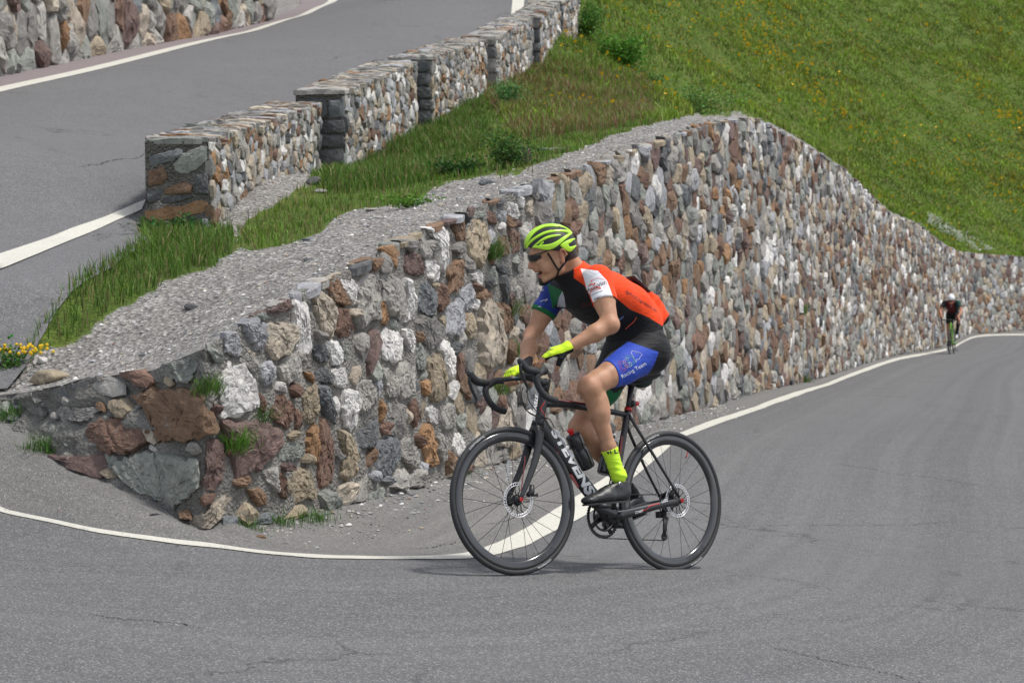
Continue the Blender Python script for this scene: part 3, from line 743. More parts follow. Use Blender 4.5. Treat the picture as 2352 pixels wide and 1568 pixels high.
# crest: ragged slabs capping the wall
cs = ARC0 + .5
crest = Masonry(lambda s, h, d: (lambda b, n: b + n * (.06 - h)[..., None] + np.array([0, 0, 1.]) * d[..., None])(np.stack([np.interp(s, arcs, tp[:, k]) for k in range(3)], -1), wsurf(s, np.ones_like(s), np.ones_like(s)) - wsurf(s, np.ones_like(s), np.zeros_like(s))))
while cs < arcs[-1] - 1:
    w_ = RNG.uniform(.08, .26) * (1 if cs - ARC0 < 12 else 1.6)
    if RNG.random() < .5:
        dpt = RNG.uniform(.08, .18); a = RNG.uniform(-.005, .05)
        crest.stone([(cs, a), (cs + w_ * .5, a - RNG.uniform(0, .03)), (cs + w_, a), (cs + w_ * 1.02, dpt * .8), (cs + w_ * .5, dpt), (cs, dpt * .7)], CLS[RNG.choice(['G', 'LG', 'GG', 'B', 'T', 'P', 'K', 'LB'])],
                    prot=RNG.uniform(.004, .022), N=14, rings=((.97, -1.5), (1.02, .2), (.93, .9), (.5, 1.)))
    cs += w_ * RNG.uniform(.9, 1.5)
crest.build('crest_slabs', wall).matrix_parent_inverse = wall.matrix_world.inverted()

# ---------------------------------------------------------------- the parapet: six sections, each a thing
def face_stones(mas_, L, H, size, aspect, pal=PAL, prot=(.012, .035), N=12):
    pts = scatter(((0, L), (0, H)), lambda s, z: size, tries=int(400 * L * H / size ** 2), aspect=aspect)
    cs_ = voronoi(pts[:, :2], np.array([size * aspect, size]), 2.6, np.ones(len(pts), bool))
    for i, poly in cs_.items():
        c = pts[i, :2]; poly = c + (poly - c) * RNG.uniform(.80, .97); poly[:, 0] = np.clip(poly[:, 0], .0, L); poly[:, 1] = np.clip(poly[:, 1], 0, H)
        if np.ptp(poly[:, 0]) < .02 or np.ptp(poly[:, 1]) < .02: continue
        mas_.stone(poly, pick(pal=pal), prot=RNG.uniform(*prot), N=N, rings=((1.01, -.6), (.985, .4), (.9, .92), (.45, 1.)))
SEC = [((482, 547, 18.5), 230, (732, 405, 24.0), 169), ((792, 385, 24.1), 178, (955, 300, 28.5), 160), ((991, 283, 28.7), 153, (1117, 214, 34), 126),
       ((1139, 197, 34.8), 112, (1222, 155, 38.5), 116), ((1240, 149, 38.8), 112, (1285, 114, 41.5), 109), ((1293, 112, 41.7), 108, (1330, 74, 45.5), 104)]
SLAB = [('LG', 5), ('G', 3), ('TW', 3), ('B', 1), ('R', .7), ('GG', 2), ('LB', 2), ('O', .4)]
PALP = [('LG', 5), ('LB', 4), ('W', 3), ('TW', 3), ('T', 2), ('B', 1.6), ('O', 1.6), ('G', 4), ('K', 1.2), ('KB', 2), ('R', 1)]
LBL = ['nearest parapet section, its dark end face holding a rusty orange slab above the weeds', 'second section of the stone parapet, its bluish end face beside deep green grass',
       'third stone parapet section with a dark block end, above the tall grass', 'fourth stone parapet section from the near end, with a slim dark corner', 'fifth stone parapet section, short, near the top of the wall line',
       'farthest stone parapet section, ending beside the green bushes']
WID = .50
for k, (A, ha, B, hb) in enumerate(SEC):
    a = at(*A); b = at(*B); Ha = ha * A[2] / FOC - .018; Hb = hb * B[2] / FOC - .018
    e = (b - a)[:2]; L = np.linalg.norm(e); e /= L; n = np.array([e[1], -e[0]]); sl_ = (b[2] - a[2]) / L
    M = Matrix.Translation(Vector(a)) ; root = empty('parapet_section', M); tag(root, LBL[k], 'parapet', 'sections of the stepped stone parapet')
    def corner(s, w_, z, a=a, e=e, n=n, sl_=sl_):   # s along, w_ to the road side, z above the sloping foot
        s = np.asarray(s, float); w_ = np.asarray(w_, float); z = np.asarray(z, float)
        return np.stack([e[0] * s - n[0] * w_, e[1] * s - n[1] * w_, sl_ * s + z], -1)
    dz = .06; Hk = lambda s: Ha + (Hb - Ha) * np.asarray(s) / L
    right = Masonry(lambda s, z, d: corner(s, -d, z * Hk(s) / Ha))
    ns = .155 if k < 2 else .15
    face_stones(right, L, Ha - .02, ns, 1.35 if k else 1.2, PALP, (.010, .042))
    if k == 0:      # the end face with its traced blocks (V units of the photograph)
        q0 = (325, 548); 
        blocks = [('KB', 336, 313, 420, 312, 418, 330, 380, 338, 338, 335), ('GG', 392, 350, 408, 326, 480, 320, 478, 360, 430, 380, 400, 368), ('B', 332, 345, 368, 345, 382, 370, 372, 388, 332, 383),
                  ('K', 330, 398, 366, 398, 366, 418, 350, 428, 330, 425), ('B', 372, 400, 420, 395, 442, 410, 440, 428, 400, 420, 372, 415), ('K', 446, 384, 478, 388, 482, 440, 446, 432), ('K', 365, 420, 440, 432, 436, 438, 400, 440, 365, 432),
                  ('O', 326, 440, 400, 450, 478, 452, 482, 480, 420, 480, 340, 474, 326, 460), ('G', 328, 480, 378, 488, 374, 515, 340, 512, 325, 500), ('O', 382, 488, 420, 492, 416, 508, 396, 515), ('KB', 424, 495, 478, 498, 480, 518, 440, 522), ('G', 345, 520, 400, 520, 400, 545, 345, 540)]
        end = Masonry(lambda s, z, d: corner(-d, s, z))
        for bl in blocks:
            xy = list(zip(bl[1::2], bl[2::2])); end.stone([((482 - x) / 157 * WID, (547 - y - (482 - x) * .26) / 236 * Ha + .0) for x, y in xy], CLS[bl[0]], prot=.03, N=20)
        end.build('end_face', root)
    else:
        end = Masonry(lambda s, z, d: corner(-d, s, z)); z = .02
        while z < Ha - .06:
            h_ = RNG.uniform(.12, .2); cut = RNG.uniform(.15, .35)
            for x0, x1 in ((.0, cut), (cut + .015, WID)):
                end.stone([(x0, z), (x1, z), (x1, min(z + h_, Ha)), (x0, min(z + h_, Ha))], CLS[RNG.choice(['K', 'K', 'KB', 'G'])], prot=.03, N=14)
            z += h_ + .02
        end.build('end_face', root)
    right.build('side_face', root)
    # core of mortar
    sg = np.linspace(0, L, max(8, int(L / .08))); prof = [(0, -.12), (0, .3), (0, .6), (0, 1), (.12, 1.0), (.38, 1.0), (WID, 1), (WID, .5), (WID, -.12)]
    V = np.stack([corner(sg, p[0] + 0 * sg, (p[1] * Hk(sg) if p[1] > 0 else p[1] + 0 * sg) - (.012 if p[1] == 1 else 0)) for p in prof], 1)
    V = V + (.008 * noise3(V.reshape(-1, 3) * 7, 4)).reshape(*V.shape[:2], 1) * np.array([n[0], n[1], .5])
    F = grid_faces(len(sg), len(prof)).tolist() + [list(range(len(prof)))[::-1], [(len(sg) - 1) * len(prof) + i for i in range(len(prof))]]
    ob('mortar_core', V.reshape(-1, 3), [list(f) for f in F], M_MORT, root)
    # coping of thin slabs laid on edge across the wall
    cop = Masonry(lambda s, w_, d: corner(s, w_, Hk(s) + d)); s_ = -.01
    while s_ < L - .03:
        t_ = RNG.uniform(.035, .10); x0 = RNG.uniform(-.05, .01); cut = RNG.uniform(.18, .4) if RNG.random() < .6 else 2; sk = RNG.uniform(-.06, .06)
        for y0, y1 in (((x0, cut), (cut + .01, WID + RNG.uniform(-.02, .04))) if cut < 1 else ((x0, WID + RNG.uniform(-.02, .04)),)):
            cop.stone([(s_ + sk * y0, y0), (s_ + sk * y1, y1), (min(L + .02, s_ + t_ * .9) + sk * y1, y1), (min(L + .02, s_ + t_ * .9) + sk * y0, y0)], pick(pal=SLAB), prot=RNG.uniform(.008, .03), N=16, rings=((1.0, -1.2), (1., .5), (.93, 1.), (.5, 1.)))
        s_ += t_
    if k:   # capping stone over the step
        cop.stone([(-.015, -.02), (.26, -.02), (.30, .3), (.24, WID + .02), (-.02, WID + .02), (-.03, .2)], CLS['LG'], prot=.030, N=22)
    cop.build('coping', root)
# ---------------------------------------------------------------- wall above the upper road
ywl = np.linspace(17, 50.5, 200); xwl = np.interp(ywl, ls[:, 1], ls[:, 0]) - .62
# the far end turns away behind the bend
xwl = xwl - np.clip(ywl - 48.5, 0, 9) ** 2 * .35
a2 = np.r_[0, np.cumsum(np.hypot(np.diff(xwl), np.diff(ywl)))]; zwl = G2(xwl, ywl)
def usurf(s, z, d):
    x = np.interp(s, a2, xwl); y = np.interp(s, a2, ywl); g_ = np.interp(s, a2, zwl)
    e = .3; tx = np.interp(s + e, a2, xwl) - np.interp(s - e, a2, xwl); ty = np.interp(s + e, a2, ywl) - np.interp(s - e, a2, ywl); l = np.hypot(tx, ty) + 1e-9
    return np.stack([x + ty / l * d - z * .05, y - tx / l * d, g_ + z], -1)
root = empty('upper_retaining_wall', Matrix.Translation((float(xwl[60]), float(ywl[60]), float(zwl[60]))))
tag(root, 'wall of big upright brown and grey boulders above the upper road, top left', 'wall')
PALU = [('G', 5), ('LG', 3.5), ('GG', 4), ('T', 2.6), ('B', 3.2), ('O', 1.6), ('P', 2), ('KB', 1.5), ('R', 1), ('TW', 2)]
um = Masonry(usurf)
pts = scatter(((0, a2[-1]), (0, 3.4)), lambda s, z: .62 if z < 1.4 else .5, tries=20000, aspect=.8)
for i, poly in voronoi(pts[:, :2], np.array([.50, .62]), 2.6, np.ones(len(pts), bool)).items():
    c = pts[i, :2]; poly = c + (poly - c) * RNG.uniform(.88, .98); poly[:, 1] = np.clip(poly[:, 1], 0, 3.6)
    um.stone(poly, pick(pal=PALU), prot=RNG.uniform(.05, .13), N=16, rough=1.6)
Pinv = root.matrix_world.inverted()
o = um.build('stonework', root); o.matrix_parent_inverse = Pinv
Sg, Zg = np.meshgrid(np.linspace(0, a2[-1], 260), np.linspace(-.1, 3.6, 26)); Pm = usurf(Sg.ravel(), Zg.ravel(), 0 * Sg.ravel()); Pm = usurf(Sg.ravel(), Zg.ravel(), .03 * noise3(Pm * 4, 9, 4))
o = ob('mortar_bed', Pm, grid_faces(*Sg.shape), M_MORT, root); o.matrix_parent_inverse = Pinv
# ================================================================ vegetation
def leaf_mat(name, rough=.6, trans=.25):
    t = NT(name); c = t.attr('Col', 'Color')
    t.out(c, rough, .3); t.p.inputs['Subsurface Weight'].default_value = 0
    tr = t.n('ShaderNodeBsdfTranslucent', i_Color=c); mx = t.n('ShaderNodeMixShader', i_0=trans)
    t.put(mx.inputs[1], t.p.outputs[0]); t.put(mx.inputs[2], tr.outputs[0]); t.put(t.t.nodes['Material Output'].inputs[0], mx.outputs[0]); return t.m
M_LEAF = leaf_mat('grass_blades'); M_PETAL = leaf_mat('petals', .6, .1)
def blade_mesh(P, H, Wd, C, lean=.45, rng=RNG):
    """P (n,3) roots; one bent blade each"""
    n = len(P); a = rng.uniform(0, 2 * math.pi, n); dx, dy = np.cos(a), np.sin(a); b = a + rng.normal(size=n) * .6 + math.pi / 2
    L = np.abs(rng.normal(size=n)) * lean * H; wx, wy = np.cos(b) * Wd / 2, np.sin(b) * Wd / 2; z0 = 0 * H
    def pt(k, l, h): return P + np.stack([k * wx + dx * l, k * wy + dy * l, h], -1)
    V = np.stack([pt(-1, z0, z0 - .01), pt(1, z0, z0 - .01), pt(-.8, L * .35, H * .55), pt(.8, L * .35, H * .55), pt(0, L, H * .97)], 1)
    i = np.arange(n)[:, None] * 5
    Q = i + np.array([[0, 1, 3, 2]]); T = i + np.array([[2, 3, 4]])
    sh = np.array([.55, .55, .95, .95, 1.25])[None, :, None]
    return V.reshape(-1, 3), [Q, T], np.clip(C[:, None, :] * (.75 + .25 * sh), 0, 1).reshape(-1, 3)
def terr_pts(n, u0, u1, v0, v1, d0, d1, test, jit=1.0):
    """random terrace points: uniform on the ground in a sector of the terrace"""
    Yv = np.sqrt(RNG.uniform(d0 ** 2, d1 ** 2, n)); u = RNG.uniform(u0, u1, n); Xv = (u - 1176) / FOC * Yv
    Zv = G2(Xv, Yv); P = np.stack([Xv, Yv, Zv], -1)
    k = (Yv > topline(Xv) + .12) & test(P) & ~in_poly(Xv, Yv, RDP)
    for A, _, B, _ in SEC: k &= dseg(Xv, Yv, [at(*A) - [.25, 0, 0], at(*B) - [.25, 0, 0]]) > .27
    P = P[k]
    uu, vv, _ = pix(P); k = (vv > v0) & (vv < v1) & (uu < 3300) & (uu > -110); P = P[k]
    P[:, 2] = [zterr(x, y) for x, y in P[:, :2]]
    return P
RDP = [(x + np.interp(y, [13, 15.6, 17.5, 18.3, 60], [.7, .7, .45, .1, .1]), y) for x, y in zip(xr, yy)] + list(zip(xl - .7, yy))[::-1]
def inpix(poly): return lambda P: in_poly(*pix(P)[:2], poly)
# --- the grass of the terrace
P = terr_pts(330000, -110, 1500, -50, 1000, 12.5, 46, grass_at)
u, v, D = pix(P); n = len(P)
nz = noise3(P[:, :2] * 1.4, 21, 3); nz2 = noise3(P[:, :2] * 4, 22, 3)
tall = np.clip(.35 + .5 * nz, .12, 1)
def zone(poly, soft): return in_poly(u, v, poly).astype(float)
lush = np.maximum(zone([(735, 330), (880, 340), (1000, 265), (1110, 230), (1120, 330), (1000, 420), (900, 440), (740, 450)], 0), zone([(150, 560), (330, 500), (540, 540), (530, 600), (380, 665), (230, 760), (60, 850), (0, 890), (-80, 800), (100, 660)], 0))
red = zone([(1080, 190), (1200, 140), (1330, 150), (1560, 200), (1560, 265), (1400, 300), (1200, 330)], 0)
# distance from the gravel edge keeps the rim short
keep = RNG.uniform(0, 1, n) < np.clip(.45 + .5 * nz2 + .5 * lush, .2, 1)
H = (.045 + .07 * tall + .07 * lush * (.6 + .4 * tall) + .08 * red) * RNG.uniform(.55, 1.3, n)
nr = np.minimum(1, dseg(P[:, 0], P[:, 1], [tuple(q[:2]) for q in tp[4:20]]) / 1.0); H *= .6 + .4 * nr
gcol = np.array([.100, .195, .024]) * (1 + .35 * nz2[:, None]) * (1 - .15 * lush[:, None]) + np.array([.05, .04, .0]) * np.clip(nz, 0, 1)[:, None] * (1 - lush[:, None])
dry = (RNG.uniform(0, 1, n) < .16 + .30 * red + .25 * np.clip(nz, 0, 1) * (1 - lush))[:, None]; gcol = np.where(dry, np.array([.24, .19, .09]), gcol)
rd = (RNG.uniform(0, 1, n) < .28 * red)[:, None]; gcol = np.where(rd, np.array([.20, .09, .05]), gcol)
gcol *= RNG.uniform(.65, 1.35, (n, 1))
P, H, gcol, D = P[keep], H[keep], gcol[keep], D[keep]
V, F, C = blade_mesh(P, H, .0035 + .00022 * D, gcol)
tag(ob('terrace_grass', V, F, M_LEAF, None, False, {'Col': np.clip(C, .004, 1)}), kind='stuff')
print('terrace blades', len(P))
# --- meadow on the hillside
P = terr_pts(900000, 1150, 3200, -60, 640, 27, 150, grass_at); u, v, D = pix(P); n = len(P)
nz = noise3(P[:, :2] * .35 * [1, .8], 31, 4); nz2 = noise3(P[:, :2] * 1.1, 32, 3)
H = (.06 + .10 * np.clip(.5 + nz, 0, 1)) * RNG.uniform(.5, 1.3, n)
gcol = np.array([.150, .245, .024]) * (1 + .42 * nz2[:, None]) + np.clip(nz, 0, 1)[:, None] * np.array([.08, .05, .005]) 
dry = (RNG.uniform(0, 1, n) < .13)[:, None]; gcol = np.where(dry, np.array([.22, .19, .07]), gcol) * RNG.uniform(.55, 1.45, (n, 1))
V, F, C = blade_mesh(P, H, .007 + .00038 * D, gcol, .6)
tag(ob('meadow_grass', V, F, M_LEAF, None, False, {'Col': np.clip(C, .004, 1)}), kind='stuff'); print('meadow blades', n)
# --- flowers: little cups of petals facing up
def flowers(name, P, r, col):
    n = len(P); a = RNG.uniform(0, 6.28, n); m = 5; h = RNG.uniform(.10, .2, n); V = []
    tl = RNG.normal(size=(n, 2)) * .35 + [[0, -.55]]
    top = P + np.stack([0 * h, 0 * h, h], -1)
    for k in range(m):
        q = a + 2 * math.pi * k / m; dx, dy = np.cos(q) * r, np.sin(q) * r
        V.append(top + np.stack([dx, dy, .25 * r - (dx * tl[:, 0] + dy * tl[:, 1]) * -1.0], -1))
    V.append(top); V = np.stack(V, 1); i = np.arange(n)[:, None] * (m + 1)
    F = np.concatenate([i + np.array([[k, (k + 1) % m, m]]) for k in range(m)])
    C = np.repeat(col * RNG.uniform(.8, 1.2, (n, 1)), m + 1, 0)
    tag(ob(name, V.reshape(-1, 3), F, M_PETAL, None, False, {'Col': np.clip(C, 0, 1)}), kind='stuff')
P = terr_pts(200000, 1250, 3200, -60, 620, 30, 150, grass_at); u, v, D = pix(P)
pn = noise3(P[:, :2] * [.22, .16], 41, 3) + .35 * noise3(P[:, :2] * 1.2, 42, 2)
band = np.exp(-((v - (-60 + (u - 1400) * .63)) / 95) ** 2)
k = RNG.uniform(0, 1, len(P)) < np.clip(-.02 + .75 * pn + .40 * band, .03, 1.) * np.clip((D - 26) / 14, .0, 1) * .30
P = P[k]; D = D[k]; flowers('yellow_meadow_flowers', P, (.013 + .00036 * D) * RNG.uniform(.6, 1.25, len(P)), np.array([[.85, .52, .02]])); print('flowers', len(P))
P = terr_pts(60000, 2130, 2300, 500, 600, 45, 90, grass_at); P = P[RNG.uniform(0, 1, len(P)) < .3]; u, v, D = pix(P)
P = P[(np.abs(v - (530 + (u - 2170) * .6)) < 18 * RNG.uniform(0, 1, len(P)) ** .7) & (noise3(P[:, :2] * .8, 91) > -.2)]
if len(P): flowers('white_meadow_flowers', P, .03 * RNG.uniform(.6, 1.2, len(P)), np.array([[.7, .72, .66]]))
# --- shrubs and weeds
def plant(name, label, cat, base, rx, ry, hz, nl, ls, col, group=None, stems=9, shape='bush', jit=.3):
    """leafy plant: woody stems carrying many separate small leaves; two parts"""
    root = empty(name, Matrix.Translation(Vector(base))); tag(root, label, cat, group)
    st = MB(); tips = []
    for i in range(stems):
        a = RNG.uniform(0, 6.28); r = RNG.uniform(.15, .95); tip = np.array([math.cos(a) * rx * r, math.sin(a) * ry * r, hz * RNG.uniform(.5, 1.0) * (1 - .35 * r)])
        mid = tip * [.35, .35, .55]; pts_ = spline([(0, 0, -.03), mid, tip], 7); st.tube(pts_, np.linspace(.010, .003, 7) * hz * 1.3, 5); tips.append(pts_)
    st.build('stem', M_STEM, root)
    T = np.concatenate([t_[2:] for t_ in tips]); k = RNG.integers(0, len(T), nl)
    C0 = T[k] + RNG.normal(size=(nl, 3)) * jit * np.array([rx, ry, hz]) * .5; C0[:, 2] = np.abs(C0[:, 2])
    d = RNG.normal(size=(nl, 3)); d[:, 2] = np.abs(d[:, 2]) * .6; d /= np.linalg.norm(d, axis=1)[:, None]
    s_ = np.cross(d, RNG.normal(size=(nl, 3))); s_ /= np.linalg.norm(s_, axis=1)[:, None]; nrm_ = np.cross(d, s_)
    L = ls * RNG.uniform(.6, 1.3, (nl, 1)); w = L * .30
    V = np.stack([C0, C0 + d * L * .5 + s_ * w - nrm_ * L * .06, C0 + d * L, C0 + d * L * .5 - s_ * w - nrm_ * L * .06], 1).reshape(-1, 3)
    F = np.arange(nl)[:, None] * 4 + np.array([[0, 1, 2, 3]])
    cc = np.repeat(np.array(col) * RNG.uniform(.55, 1.5, (nl, 1)) * (1 + .25 * RNG.normal(size=(nl, 3)) * [1, .4, .6]), 4, 0)
    ob('foliage', V, F, M_LEAF, root, False, {'Col': np.clip(cc, .004, 1)}); return root
M_STEM = plain('plant_stem', (.11, .10, .05), .8)
def on2(u, v, d0=12, d1=60):
    q = hit(u, v, G2, d0, d1); q[2] = zterr(q[0], q[1]); return q
SH = [('bush', 'bright green leafy bush by the far end of the parapet', 'bush', (1425, 160), .62, .6, .82, 3600, .055, (.10, .24, .025)),
      ('bush', 'darker green bush low beside the farthest parapet section', 'bush', (1352, 55), .45, .6, .6, 1900, .05, (.07, .17, .02)),
      ('bush', 'loose pale willow bush at the crest of the gravel strip', 'bush', (1590, 262), 1.0, .7, .55, 1500, .055, (.13, .24, .05)),
      ('bush', 'small low leafy bush in the reddish grass right of the tall bush', 'bush', (1480, 205), .45, .45, .35, 1200, .045, (.08, .18, .025)),
      ('weed_clump', 'white flowering weed clump against the fourth parapet section', 'weed', (1165, 250), .36, .3, .42, 1500, .035, (.10, .22, .06)),
      ('weed_clump', 'dark broad leaved weed in the grass above the gravel, below the third parapet section', 'weed', (1055, 405), .30, .25, .16, 900, .035, (.035, .09, .015)),
      ('weed_clump', 'round bushy weed mound at the grass edge next to the small upright stone', 'weed', (1170, 385), .42, .35, .34, 1700, .03, (.06, .13, .025)),
      ('weed_clump', 'low broad weed at the foot of the orange slabbed end face', 'weed', (400, 545), .30, .16, .14, 420, .05, (.05, .12, .03)),
      ('weed_clump', 'bright moss green cushion plant on the terrace edge of the grass', 'weed', (940, 478), .28, .2, .10, 1100, .02, (.10, .22, .02))]
for nm, lb_, ct, (u_, v_), rx, ry, hz, nl, ls_, col in SH: plant(nm, lb_, ct, on2(u_, v_), rx, ry, hz, nl, ls_, col)
# tufts that grow out of the wall and along its foot
def tuft(base, h, n, col, label, nrm=(0, 0, 0), r=.05, cat='grass tuft', name='grass_tuft', lean=.8, group='grass tufts in and below the wall'):
    base = np.array(base, float); P = RNG.normal(size=(n, 3)) * [r, r * .6, r * .4]
    P *= .8; h *= .72
    V, F, C = blade_mesh(P, h * RNG.uniform(.5, 1.2, n), .0035 + 0 * P[:, 0], np.array(col) * RNG.uniform(.6, 1.4, (n, 1)), lean)
    V = V + np.array(nrm) * (V[:, 2:3] * .5); o = ob(name, V, F, M_LEAF, None, False, {'Col': np.clip(C, .004, 1)}); o.location = base
    return tag(o, label, cat, group)
def onw(u, v, d=.03):
    s_, z = wpix(u, v); return wz(np.array([s_]), np.array([z]), np.array([d]))[0]
WN = wsurf(np.array([ARC0 + 1]), np.array([.5]), np.array([1.])) - wsurf(np.array([ARC0 + 1]), np.array([.5]), np.array([0.])); WN = WN[0]
for (u_, v_), h, n, col, lb_ in [((533, 1030), .14, 260, (.11, .25, .03), 'round green grass tuft over the big purple brown stone'),
        ((476, 898), .12, 150, (.10, .20, .03), 'pale leafy tuft growing left of the large white stone'),
        ((1124, 592), .20, 190, (.09, .18, .03), 'tall narrow grass tuft in the wall left of the yellow helmet'),
        ((1170, 722), .15, 130, (.14, .19, .05), 'yellowish grass tuft in the wall left of the rider\'s shoulder'),
        ((1172, 815), .14, 130, (.10, .19, .03), 'grass tuft in the wall beside the rider\'s right forearm'),
        ((1140, 900), .12, 170, (.11, .22, .04), 'green moss tuft in the wall under the handlebar'),
        ((600, 965), .10, 90, (.08, .16, .03), 'thin tuft in the joint right of the large white stone'),
        ((1840, 720), .2, 160, (.09, .2, .03), 'light green tuft high in the wall right of the rider\'s back')]:
    tuft(onw(u_, v_), h, n, col, lb_, WN * .8)
for (u_, v_), h, n, lb_ in [((105, 1040), .12, 300, 'broad green weed in the tarmac crack by the left end of the wall'), ((25, 968), .12, 260, 'grass tuft under the flat grey boulder at the left edge'),
        ((700, 1196), .06, 170, 'short tuft at the foot of the wall left of the front wheel'), ((725, 1190), .05, 120, 'tiny tuft beside the wall foot, right of its twin'),
        ((560, 1216), .05, 220, 'low mossy tuft at the near corner of the wall foot'), ((635, 1203), .05, 200, 'low green patch of grass halfway along the near wall foot'),
        ((1046, 1088), .07, 130, 'grass tuft at the wall foot just left of the front tyre'), ((1850, 878), .15, 160, 'green tuft at the wall foot beside the white edge line')]:
    q = hit(u_, v_, G1); tuft(q, h, n, (.08, .18, .03), lb_, r=.07)
for (u_, v_), h, n, lb_ in [((1010, 385), .0, 0, '')]: pass
q = on2(25, 850); pl_ = plant('flowering_weed', 'small plant with a cluster of yellow flowers at the left edge of the gravel', 'weed', q, .16, .12, .16, 500, .025, (.08, .19, .03))
fl = MB()
for i in range(40):
    c_ = np.array([RNG.normal() * .10 + .05, RNG.normal() * .06, .12 + RNG.uniform(0, .05)]); fl.lathe([(0, .0), (.009, .004), (.010, .010), (0, .012)], 7, c_ - [0, .006, 0], a=(.85, .55, .02))
fl.build('flower', M_PETAL, pl_, False, 'Col')['kind'] = 'stuff'
# --- loose stones
def rock(name, label, base, size, col, cat='stone', seed=0, parent=None):
    bm = bmesh.new(); bmesh.ops.create_icosphere(bm, subdivisions=3, radius=1); r = np.random.default_rng(seed)
    V = np.array([v.co[:] for v in bm.verts]); pl = r.normal(size=(9, 3)); pl /= np.linalg.norm(pl, axis=1)[:, None]
    f = np.min([np.where(V @ n_ > .05, r.uniform(.55, .9) / np.maximum(V @ n_, .05), 9) for n_ in pl], axis=0); f = np.minimum(f, 1) * (1 + .05 * noise3(V * 2, seed))
    V = V * f[:, None] * np.array(size) / 2; F = [[v.index for v in p.verts] for p in bm.faces]; bm.free()
    o = ob(name, V, F, M_STONE, None, True, {'Col': np.tile(col, (len(V), 1))}); o.location = base; o.rotation_euler = (0, 0, r.uniform(-.3, .3)); return tag(o, label, cat, 'loose stones lying around the wall' if cat == 'stone' else None)
for k, (u_, v_, G_, size, cl_, lb_) in enumerate([
        (58, 905, 2, (.34, .34, .16), 'G', 'flat grey boulder at the left end of the wall'), (112, 880, 2, (.24, .20, .09), 'T', 'tan boulder behind the flat grey one at the left end'),
        (96, 828, 2, (.07, .06, .05), 'W', 'small white stone beside the yellow flowers'), (440, 703, 2, (.09, .06, .05), 'K', 'dark flat pebble in the middle of the gravel strip'),
        (708, 552, 2, (.10, .07, .03), 'KB', 'bluish flat stone at the gravel edge of the grass, middle left'), (1120, 425, 2, (.16, .10, .07), 'KB', 'square dark stone on the gravel below the weed mound'),
        (1208, 375, 2, (.11, .12, .26), 'P', 'small upright stone at the edge of the grass'), (855, 490, 2, (.13, .08, .03), 'LG', 'thin pale slab at the edge of the grass above the gravel'),
        (1280, 348, 2, (.45, .2, .07), 'G', 'low grey slab in the grass at the far part of the gravel'), (722, 425, 2, (.14, .12, .10), 'K', 'dark round stone at the far corner of the nearest parapet section'),
        (736, 440, 2, (.16, .1, .05), 'LG', 'pale slab in front of the dark round stone by the parapet'), (705, 600, 2, (.05, .05, .03), 'K', 'small dark chip on the gravel nearest the wall crest'),
        (598, 1238, 1, (.06, .05, .035), 'B', 'brown chip of stone on the tarmac near the wall corner')]):
    q = hit(u_, v_, G1) if G_ == 1 else on2(u_, v_); rock('loose_stone', lb_, q + [0, 0, size[2] * .22], size, CLS[cl_], seed=50 + k)
# black lump of tar
q = hit(345, 1190, G1); t = NT('fresh_tar'); M_TAR = t.out(t.mix(t.noise(90, 4), (.012, .011, .013), (.05, .045, .05)), .8, .4, t.bump(t.noise(70, 4), 1, .02))
V = []; n_ = 40; o = rock('tar_lump', 'rough black lump of tar on the sloping tarmac by the wall foot', q + [0, 0, .005], (.145, .10, .05), (.02, .02, .02), 'tar lump', 3); o.data.materials.clear(); o.data.materials.append(M_TAR)
# gravel chips, too many to count
def chips(name, P, s0, s1):
    n = len(P); B = np.array([[1, 0, 0], [-1, 0, 0], [0, 1, 0], [0, -1, 0], [0, 0, .8], [0, 0, -.8]]); T = np.array([[0, 2, 4], [2, 1, 4], [1, 3, 4], [3, 0, 4], [2, 0, 5], [1, 2, 5], [3, 1, 5], [0, 3, 5]])
    s_ = (s0 + (s1 - s0) * RNG.uniform(0, 1, n) ** 3)[:, None, None]; a = RNG.uniform(0, 6.28, n); ca, sa = np.cos(a)[:, None], np.sin(a)[:, None]
    V = B[None] * RNG.uniform(.5, 1.2, (n, 6, 1)) * s_ * RNG.uniform(.5, 1.3, (n, 1, 3)) * [1, 1, .6]; x = V[..., 0] * ca - V[..., 1] * sa; y = V[..., 0] * sa + V[..., 1] * ca
    V = np.stack([x, y, V[..., 2]], -1) + P[:, None]; F = (np.arange(n)[:, None, None] * 6 + T[None]).reshape(-1, 3)
    names = list(CLS); pal = np.array([CLS[RNG.choice(['LG', 'G', 'W', 'LB', 'K', 'KB', 'TW', 'GG', 'R', 'T'], p=[.22, .22, .08, .12, .08, .1, .06, .08, .02, .02])] for _ in range(n)])
    tag(ob(name, V.reshape(-1, 3), F, M_CHIP, None, False, {'Col': np.repeat(pal, 6, 0)}), kind='stuff')
t = NT('stone_chips'); M_CHIP = t.out(t.attr('Col', 'Color'), .95, .2)
P = terr_pts(60000, -110, 1750, 200, 1000, 12.3, 34, lambda P: ~grass_at(P)); chips('gravel', P, .003, .026); print('chips', len(P))
# crumbs along the foot of the wall
s_ = RNG.uniform(arcs[5], ARC0 + 14, 2600); P = wsurf(s_, 0 * s_, np.abs(RNG.normal(size=2600)) * .16 + .02); P[:, 2] = G1(P[:, 0], P[:, 1]) + .003
chips('rubble_crumbs', P, .003, .022)
s_ = RNG.uniform(ARC0, ARC0 + 1.4, 160); P = wsurf(s_, 0 * s_, RNG.uniform(.05, .55, 160)); P[:, 2] = G1(P[:, 0], P[:, 1]) + .004; chips('tar_crumbs', P, .003, .02)
bpy.data.objects['tar_crumbs'].data.materials[0] = M_STONE
